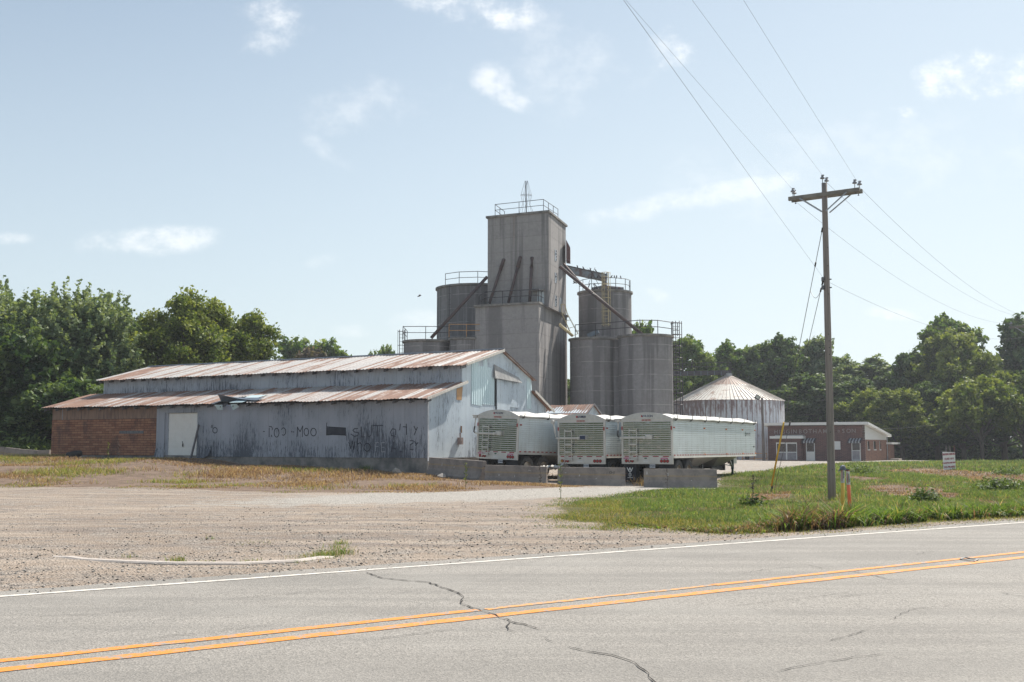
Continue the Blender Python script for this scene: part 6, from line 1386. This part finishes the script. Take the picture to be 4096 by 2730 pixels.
def crown_points(H, Rr, th, nl, style, dens, fl=.62):
    """lobes -> sprays -> leaves; returns leaf centres and lobe centres"""
    lobes = []; SP_ = []
    for k in range(nl):
        t = (k + rng.random()) / nl; z = th + (H - th) * (.16 + .70 * t); prof = math.sin(math.pi * min(1, .18 + .82 * (z - th) / (H - th))) ** .7
        a = k * 2.4 + rng.uniform(-.5, .5); rr = Rr * prof * rng.uniform(.25, .78); lobes.append((rr * math.cos(a), rr * math.sin(a), z, Rr * rng.uniform(.20, .40)))
    lobes.append((rng.uniform(-.1, .1) * Rr, 0, H - Rr * .32, Rr * .32)); P = []
    for (x, y, z, r) in lobes:
        ns = int(dens * (9 + 26 * (r / 2.2) ** 2)); d = rng.normal(0, 1, (ns, 3)); d[:, 2] += .35; d /= np.linalg.norm(d, axis=1)[:, None]
        st = np.array([x, y, z]) + d * r * rng.uniform(.35, .85, (ns, 1)) * np.array([1, 1, .85])
        dr = d * .7 + rng.normal(0, .3, (ns, 3)); dr[:, 2] += .75 if style == 'spiky' else .1; dr /= np.linalg.norm(dr, axis=1)[:, None]
        L = rng.uniform(.6, 1.9, ns) * (1.7 if style == 'spiky' else .85) * (r / 2.2) ** .5; m = 46; t = rng.random((ns, m, 1))
        w = (.13 if style == 'spiky' else .26) * (1.1 - .6 * t)
        q = st[:, None] + dr[:, None] * L[:, None, None] * t + rng.normal(0, 1, (ns, m, 3)) * w
        if style == 'droop': q[..., 2] -= (t[..., 0] ** 2) * .5
        P.append(q.reshape(-1, 3)); SP_.append(np.repeat(np.clip(.5 * rng.random(ns) + .5 * np.clip(.5 + d[:, 2] * .5, 0, 1), 0, 1), m))  # upward sprays coloured lighter, putting light from above into the leaf tone
        ni = int(ns * 7); d = rng.normal(0, 1, (ni, 3)); d /= np.linalg.norm(d, axis=1)[:, None]; P.append(np.array([x, y, z]) + d * r * (rng.random((ni, 1)) ** .5) * .75); SP_.append(np.full(ni, .1))  # inner leaves get the darkest tone, painting shade inside the crown
    P = np.concatenate(P); zt_ = np.percentile(P[:, 2], 99.9); k = P[:, 2] > th * .8; P[:, 2] *= H / zt_; rr = np.percentile(np.hypot(P[:, 0], P[:, 1]), 97.5); P[:, :2] *= Rr / rr; P[:, 2] = np.maximum(P[:, 2], .1)
    lobes = [(x * Rr / rr, y * Rr / rr, z * H / zt_, r * min(1, Rr / rr)) for x, y, z, r in lobes]; return P, lobes, np.concatenate(SP_)
TREEMESH = {}
def tree_mesh(key, H, Rr, th, nl, style, dens, ls, seed, col):
    global rng
    rng = np.random.default_rng(seed); random.seed(seed)
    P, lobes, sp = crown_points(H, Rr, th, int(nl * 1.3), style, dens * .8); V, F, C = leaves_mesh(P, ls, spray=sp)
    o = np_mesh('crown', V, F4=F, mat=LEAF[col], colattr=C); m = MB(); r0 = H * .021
    top = Vector((rng.uniform(-.4, .4), rng.uniform(-.4, .4), H * .8)); tr = [Vector((0, 0, -.4)), Vector((.1, .05, th * .6)), Vector((-.1, .1, H * .42)), top]
    m.tube(tr, [r0 * 1.3, r0, r0 * .7, r0 * .2], 9)
    for (x, y, z, r) in lobes:
        k = min(.8, max(.25, (z - H * .28) / H)); b0 = Vector((0, 0, H * k * .85)); e = Vector((x, y, z)); mid = b0.lerp(e, .5) + Vector((0, 0, -.05 * H * .3)); m.tube([b0, mid, e, e + (e - mid) * .35], [r0 * .42, r0 * .3, r0 * .16, .02], 6)
        for _ in range(3): d = Vector(rng.normal(0, 1, 3)) * r * .55; d.z = abs(d.z); m.tube([e, e + d], [r0 * .12, .012], 4)
    t = m.build('trunk', M_bark, None, smooth=True); return o, t
def tree(label, px, pytop, Y, Wm, col, style='round', seed=1, th=.25, nl=11, dens=1., ls=.26, base=None, src=None, grp='trees around the yard', rz=0., name='tree'):
    c = at(px, pytop, Y); z0 = hz(c.x, Y) if base is None else base; H = c.z - z0
    t = thing(name, label, 'tree', (c.x, Y, z0), rz, grp)
    if src is None:
        cr, tk = tree_mesh(label, H, Wm / 2, H * th, nl, style, dens, ls, seed, col); cr.parent = t; tk.parent = t; TREEMESH[seed] = (cr, tk, H, Wm)
    else:
        cr0, tk0, H0, W0 = TREEMESH[src]; cr, tk = cr0.copy(), tk0.copy(); COL.objects.link(cr); COL.objects.link(tk); cr.parent = t; tk.parent = t; t.scale = (Wm / W0, Wm / W0, H / H0)
        if col and LEAF[col] != cr0.data.materials[0]: cr.data = cr0.data; cr.material_slots[0].link = 'OBJECT'; cr.material_slots[0].material = LEAF[col]
    return t
# left wood, beside and behind the barn
tree('leftmost big silvery green tree with spiky shoots at the picture edge', 60, 1148, 84, 11, 'silver', 'spiky', 11, .18, 18, 2.0, .185)
tree('tall silvery tree whose twin spiky tops stand above the brown barn end', 320, 1143, 82, 8.6, 'silver', 'spiky', 12, .2, 18, 2.0, .185)
tree('silvery tree with ragged shoots just left of the yellow green trees', 445, 1172, 88, 7.2, 'silver', 'spiky', 13, .2, 15, 2.0, .185)
tree('dark leaning tree low behind the left end of the lower roof', 170, 1330, 79, 9, 'dark', 'round', 14, .15, 13, 1.3, .26)
tree('yellow green tree with the tall rounded dome above the upper roof', 728, 1166, 86, 7.4, 'yellow', 'droop', 15, .12, 16, 2.2, .165)
tree('bright yellow green tree right of the tall dome', 880, 1205, 88, 6.4, 'yellow', 'droop', 16, .12, 14, 2.1, .165)
tree('rightmost yellow green tree of the left group, sloping down to the roof', 1005, 1255, 90, 5.6, 'yellow', 'droop', 17, .12, 14, 2.1, .165)
tree('dark tree filling the gap between the silvery and the yellow trees', 590, 1290, 95, 8, 'dark', 'round', 18, .1, 14, 1.4, .28)
tree('low dark tree at the left picture edge, below the silvery crown', -40, 1420, 80, 9, 'dark', None, src=14, rz=2.)
tree('dark shrubby tree close behind the barn left corner', 250, 1500, 76, 7.5, 'dark', None, src=14, rz=4.)
tree('dark tree in the shade at the far left, behind the concrete blocks', 80, 1560, 78, 7, 'dark', None, src=14, rz=5.2)
tree('dark tree behind the yellow dome, mostly hidden', 760, 1330, 100, 8, 'dark', None, src=18, rz=1.)
tree('dark tree behind the rightmost yellow tree, near the roof line', 950, 1390, 100, 7, 'dark', None, src=18, rz=3.)
tree('distant dark green tree left of the gap in the roof line', 1190, 1352, 150, 9, 'green', 'round', 19, .15, 12, 1.2, .34)
tree('distant rounded green tree right of the purplish one', 1300, 1368, 150, 10, 'green', None, src=19, rz=2.)
tree('distant purplish tree peeping over the barn ridge', 1235, 1395, 146, 9, 'purple', None, src=19, rz=4.)
tree('small distant green tree at the end of the left group', 1375, 1410, 150, 7.5, 'green', None, src=19, rz=1.)
tree('tiny distant tree top left of the elevator ladder', 1545, 1388, 155, 5.5, 'green', None, src=19, rz=5.)
tree('tiny lower tree top just left of the one by the ladder', 1498, 1408, 156, 4.5, 'green', None, src=19, rz=3.)
# far side, right of the silos
T = [('tree close right of the caged ladder on the silo', 2750, 1352, 150, 8.5, 'green', 'round', 31, .2, 13, 1.5, .32, None),
     ('tree seen through the gap between tower and silos', 2290, 1520, 140, 6, 'green', None, 0, 0, 0, 0, 0, 31),
     ('tree top showing above the right silo roof railing', 2560, 1292, 128, 6, 'green', None, 0, 0, 0, 0, 0, 19),
     ('slender tree above the left slope of the bin roof', 2905, 1366, 160, 7.5, 'green', 'round', 32, .2, 12, 1.3, .32, None),
     ('wide tree behind the peak of the bin roof', 3010, 1390, 162, 10, 'green', None, 0, 0, 0, 0, 0, 31),
     ('tall dark tree above the right slope of the bin roof', 3110, 1349, 158, 11, 'dark', 'round', 33, .18, 15, 1.6, .32, None),
     ('feathery open-crowned tree just left of the near utility pole', 3250, 1354, 160, 9.5, 'silver', 'round', 34, .25, 12, 1.1, .30, None),
     ('round silvery tree directly behind the near utility pole', 3360, 1425, 165, 11, 'silver', None, 0, 0, 0, 0, 0, 34),
     ('low broad tree above the brick office letters', 3230, 1500, 150, 12, 'dark', None, 0, 0, 0, 0, 0, 33),
     ('hazy tree with a small pointed tip right of the utility pole', 3470, 1432, 170, 12, 'silver', None, 0, 0, 0, 0, 0, 32),
     ('dark tree at the dip in the treeline', 3620, 1462, 160, 9, 'dark', None, 0, 0, 0, 0, 0, 33),
     ('open tree with sky gaps left of the tallest twin tops', 3650, 1402, 152, 9, 'dark', 'round', 35, .3, 12, .95, .32, None),
     ('tallest tree with twin tops at the right', 3775, 1262, 156, 9.5, 'green', 'round', 36, .3, 15, 1.3, .32, None),
     ('yellow green tree below the tallest twin tops', 3800, 1330, 148, 12.5, 'yellow', 'round', 37, .2, 17, 1.8, .28, None),
     ('mid green tree between the yellow tree and the right edge trees', 3935, 1440, 150, 10, 'green', None, 0, 0, 0, 0, 0, 31),
     ('tall dark tree at the right picture edge behind the far pole', 4085, 1262, 152, 11, 'dark', None, 0, 0, 0, 0, 0, 35),
     ('flat topped yellow green tree low at the right', 3920, 1506, 128, 11, 'yellow', 'droop', 38, .45, 15, 1.5, .26, None),
     ('yellow green tree low at the right picture edge', 4085, 1490, 132, 11, 'yellow', None, 0, 0, 0, 0, 0, 38),
     ('olive tree with sunlit top right of the brick office roof', 3600, 1560, 138, 9.5, 'yellow', None, 0, 0, 0, 0, 0, 37),
     ('small olive tree behind the brick office roof', 3500, 1560, 142, 9, 'yellow', None, 0, 0, 0, 0, 0, 37),
     ('dark tree behind the white gable of the office', 3420, 1520, 148, 10, 'dark', None, 0, 0, 0, 0, 0, 33),
     ('dark low tree left of the office roof beside the bin', 3140, 1560, 150, 8, 'dark', None, 0, 0, 0, 0, 0, 33),
     ('dark tree behind the hiring sign', 3740, 1530, 142, 10, 'dark', None, 0, 0, 0, 0, 0, 33),
     ('dark tree between hiring sign and thick trunk', 3850, 1600, 138, 9, 'dark', None, 0, 0, 0, 0, 0, 33),
     ('dark tree filling behind the flat topped tree', 4010, 1560, 142, 11, 'dark', None, 0, 0, 0, 0, 0, 33),
     ('dark low tree left behind the bin roof', 2830, 1480, 160, 10, 'dark', None, 0, 0, 0, 0, 0, 33)]
for i, (lab, px, py, Y, w_, col, sty, sd_, th, nl, dn, ls, src) in enumerate(T):
    tree(lab, px, py, Y, w_, col, sty, sd_ or 1, th, nl, dn, ls, src=src, rz=i * 1.7, grp='trees beyond the yard', base=-.5 if Y > 135 else -.3)
# undergrowth and far wood: one uncountable dark mass closing the view under the crowns
rng = np.random.default_rng(99)
def thicket(name, label, segs, ls, col, n):
    P = []
    for (x0, y0, x1, y1, h, dep) in segs:
        L = math.hypot(x1 - x0, y1 - y0); k = int(n * L * h); t = rng.random(k); x = x0 + (x1 - x0) * t; y = y0 + (y1 - y0) * t + rng.uniform(0, dep, k)
        hh = h * (.72 + .35 * vnoise(x, y * 0, .35, 5) + .2 * vnoise(x, y * 0, 1.1, 6)); z = height(x, y) - .4 + hh * rng.random(k) ** .8; P.append(np.stack([x, y, z], -1))
    P = np.concatenate(P); V, F, C = leaves_mesh(P, ls); o = np_mesh(name, V, F4=F, mat=LEAF[col], colattr=C); tag(o, label, 'undergrowth', kind='stuff')
thicket('undergrowth', 'dark tangled undergrowth and far wood closing the view beneath the trees', [(-62, 92, -12, 104, 7, 5), (-62, 100, -18, 112, 9, 3), (18, 172, 95, 165, 9, 4), (30, 156, 90, 150, 5, 5), (40, 150, 72, 144, 3.2, 4), (-30, 165, 10, 175, 8, 4), (-50, 80, -33, 84, 3, 4)], .4, 'dark', 30)
thicket('roadside_wood', 'green wood and field edge on the far side behind the camera', [(-78, 40, -98, -28, 12, 5), (-66, 44, -84, -20, 3, 4), (-98, -28, 20, -44, 11, 4), (-60, -26, -8, -32, 3, 3), (20, -44, 70, -40, 9, 4)], .9, 'green', 7)
# ---------------------------------------------------------------- weeds one can tell apart
M_weed = mat_leaf('broad_weed_leaves', (.085, .14, .04), (.12, .18, .05), (.19, .25, .10))
def weed(label, px, py, Y, h, r, n, kind, name='weed', z=None):
    p = at(px, py, Y); z0 = hz(p.x, p.y); t = thing(name, label, 'weed', (p.x, p.y, z0))
    if kind == 'leafy':
        m = MB()
        for k in range(7): a = rng.uniform(0, 6.28); m.tube([(0, 0, -.05), (math.cos(a) * r * .5, math.sin(a) * r * .5, h * .8)], .008, 4)
        m.build('stem', LEAF['green'], t)
        n *= 3; d = rng.normal(0, 1, (n, 3)) * np.array([r * .5, r * .5, h * .3]); d[:, 2] = np.abs(d[:, 2]) + h * .25 * rng.random(n); V, F, C = leaves_mesh(d, .055 if Y < 65 else .15, .8, 2.6); cr = np_mesh('leaves', V, F4=F, mat=M_weed, colattr=C, parent=t)
    elif kind == 'stalk':
        m = MB(); q = [(0, 0, -.05), (.02, 0, h * .5), (.06 * rng.uniform(-1, 1), 0, h)]; m.tube(q, [.009, .007, .003], 5)
        for k in range(5): z_ = h * (.3 + .13 * k); a = rng.uniform(0, 6.28); m.tube([(.02, 0, z_), (.02 + math.cos(a) * h * .15, math.sin(a) * h * .1, z_ + h * .2)], [.005, .002], 4)
        m.build('stem', n, t); V, F, C = leaves_mesh(np.stack([rng.normal(0, .03, 34), rng.normal(0, .03, 34), rng.uniform(h * .2, h, 34)], -1), .035, .3, 2.5); np_mesh('leaves', V, F4=F, mat=LEAF['yellow'] if n is LEAF['yellow'] else M_bark, colattr=C, parent=t)
weed('biggest leafy weed clump at the right edge of the lawn', 4010, 2000, 40, .55, .75, 420, 'leafy')
weed('leafy weed clump in the lawn right of the orange post', 3700, 2010, 31.5, .45, .45, 260, 'leafy')
weed('leafy weed behind and right of the utility pole', 3450, 1868, 60, .6, .9, 300, 'leafy')
weed('broad leafy weed in front of the brown patch near the sign', 4030, 1902, 62, .5, .9, 260, 'leafy')
weed('leafy weed just behind the tall verge grass left of the posts', 3010, 2030, 30.0, .3, .3, 120, 'leafy')
weed('sunlit bushy weed behind the second far concrete block at the left', 70, 1805, 73.5, 1.5, 1.5, 500, 'leafy')
weed('sunlit bushy weed behind the wide far concrete block at the left', 150, 1805, 73.0, 1.3, 1.4, 420, 'leafy')
weed('tall pale green stalk standing in front of the third barrier', 2242, 2010, 34, 1.15, 0, LEAF['yellow'], 'stalk')
weed('thin green stalk in front of the first barrier', 1862, 1962, 43, .95, 0, LEAF['yellow'], 'stalk')
weed('dark dead stalk in the weeds in front of the brown wall', 473, 1880, 56, 1.2, 0, M_bark, 'stalk')
weed('dark dead stalk at the right barrier', 2668, 1965, 44.5, .8, 0, M_bark, 'stalk')
weed('dry bent stalk rising before the second barrier', 2160, 1950, 45.5, .9, 0, M_bark, 'stalk')
weed('tall green stalk left of the dead stalk by the brown wall', 430, 1880, 57, 1.1, 0, LEAF['yellow'], 'stalk')
weed('dark seedy stalk near the foot of the guy wire', 3010, 1995, 33.5, .75, 0, M_bark, 'stalk')
# ---------------------------------------------------------------- birds
M_bird = plain('dark_feathers', (.03, .03, .035), .7)
def bird_mesh(fly):
    m = MB(); m.tube([(-.16, 0, .02), (-.08, 0, .05), (.02, 0, .09), (.09, 0, .13), (.13, 0, .145), (.17, 0, .14)], [.012, .035, .055, .045, .032, .006], 8)
    if fly:
        for s in (-1, 1): m.ext([(.06, s * .03, .10), (.10, s * .22, .20), (.03, s * .42, .14), (-.04, s * .2, .14), (-.05, s * .03, .09)], (0, 0, .008))
    else:
        for s in (-1, 1): m.tube([(.0, s * .02, .05), (.0, s * .02, 0)], .006, 4)
        m.ext([(-.02, -.03, .08), (-.17, -.02, .0), (-.17, .02, 0), (-.02, .03, .08)], (0, 0, .015))
    return m
def put_bird(proto, mesh, loc, rz, label, grp, tilt=0):
    if proto[0] is None: o = mesh.build('bird', M_bird, None, smooth=True); proto[0] = o
    else: o = proto[0].copy(); COL.objects.link(o)
    o.location = loc; o.rotation_euler = (tilt, -.5 if not tilt else 0, rz); tag(o, label, 'bird', grp); return o
ps, pf = [None], [None]; bs, bf_ = bird_mesh(False), bird_mesh(True)
ca, cc = at(2258, 1078, 101), at(2424, 1114, 102.5)
for k, w_ in [(.30, 'first dark bird perched on the overhead conveyor, nearest the tower'), (.44, 'second dark bird perched on the overhead conveyor'), (.62, 'third dark bird perched near the middle of the conveyor'), (.74, 'fourth dark bird on the conveyor, nearer the tank')]:
    q = ca.lerp(cc, k); put_bird(ps, bs, (q.x, q.y - .28, q.z + .37), rng.uniform(0, 6), w_, 'birds perched on the conveyor')
ra_ = arc(cF, rF * .97, 180, 372, 8)
def onrail(px, h=1.08):
    best = None
    for a, c in zip(ra_[:-1], ra_[1:]):
        for k in np.linspace(0, 1, 30):
            q = a.lerp(c, k); u = q.x / q.y * FPX + 2048; e = abs(u - px)
            if best is None or e < best[0]: best = (e, q)
    return best[1] + Vector((0, 0, h))
for px, w_ in [(2370, 'leftmost bird on the tank railing'), (2396, 'bird on the tank railing just left of the yellow ladder'), (2403, 'bird on the railing closest to the yellow ladder'), (2451, 'first bird right of the yellow ladder on the railing'), (2461, 'second bird right of the yellow ladder on the railing'), (2470, 'third bird right of the yellow ladder on the railing'), (2487, 'rightmost bird on the tank railing')]:
    put_bird(ps, bs, onrail(px), rng.uniform(0, 6), w_, 'birds perched on the tank railing')
for px, py, Y, w_ in [(2368, 1157, 101.2, 'left bird standing on the tank rim'), (2380, 1156, 101.1, 'middle bird standing on the tank rim'), (2387, 1156, 101.1, 'right bird standing on the tank rim')]:
    q = at(px, py, Y); put_bird(ps, bs, (q.x, q.y, cF.z + .02), rng.uniform(0, 6), w_, 'birds standing on the tank rim')
q = at(2428, 1118, 102.3); put_bird(ps, bs, (q.x, q.y, cc.z + .33), 1, 'bird at the end of the conveyor over the tank', 'birds perched on the conveyor')
for px, py, Y, rz, ti, w_ in [(2297, 1136, 96, .4, .5, 'dark bird flying just below the spout pipe right of the tower'), (2355, 1088, 99, 2.0, .6, 'bird with raised wings landing on the conveyor'), (2373, 1184, 95, .3, .35, 'pale-winged bird flying in front of the tank'), (1677, 1189, 90, .1, .25, 'lone bird gliding in the sky left of the elevator')]:
    put_bird(pf, bf_, at(px, py, Y), rz, w_, 'flying birds', ti)

# ---------------------------------------------------------------- summer haze
hb = MB(); hb.box(-2400, 2400, -2400, 2400, -4, 34)
hm = bpy.data.materials.new('haze_air'); hm.use_nodes = True; ht = hm.node_tree; ht.nodes.clear(); ho = ht.nodes.new('ShaderNodeOutputMaterial'); hv = ht.nodes.new('ShaderNodeVolumePrincipled')
hv.inputs['Color'].default_value = (.86, .92, 1, 1); hv.inputs['Density'].default_value = .00036; hv.inputs['Anisotropy'].default_value = .3; ht.links.new(hv.outputs[0], ho.inputs['Volume'])
tag(hb.build('haze', hm), 'thin blue summer haze over the yard', 'haze', kind='stuff')
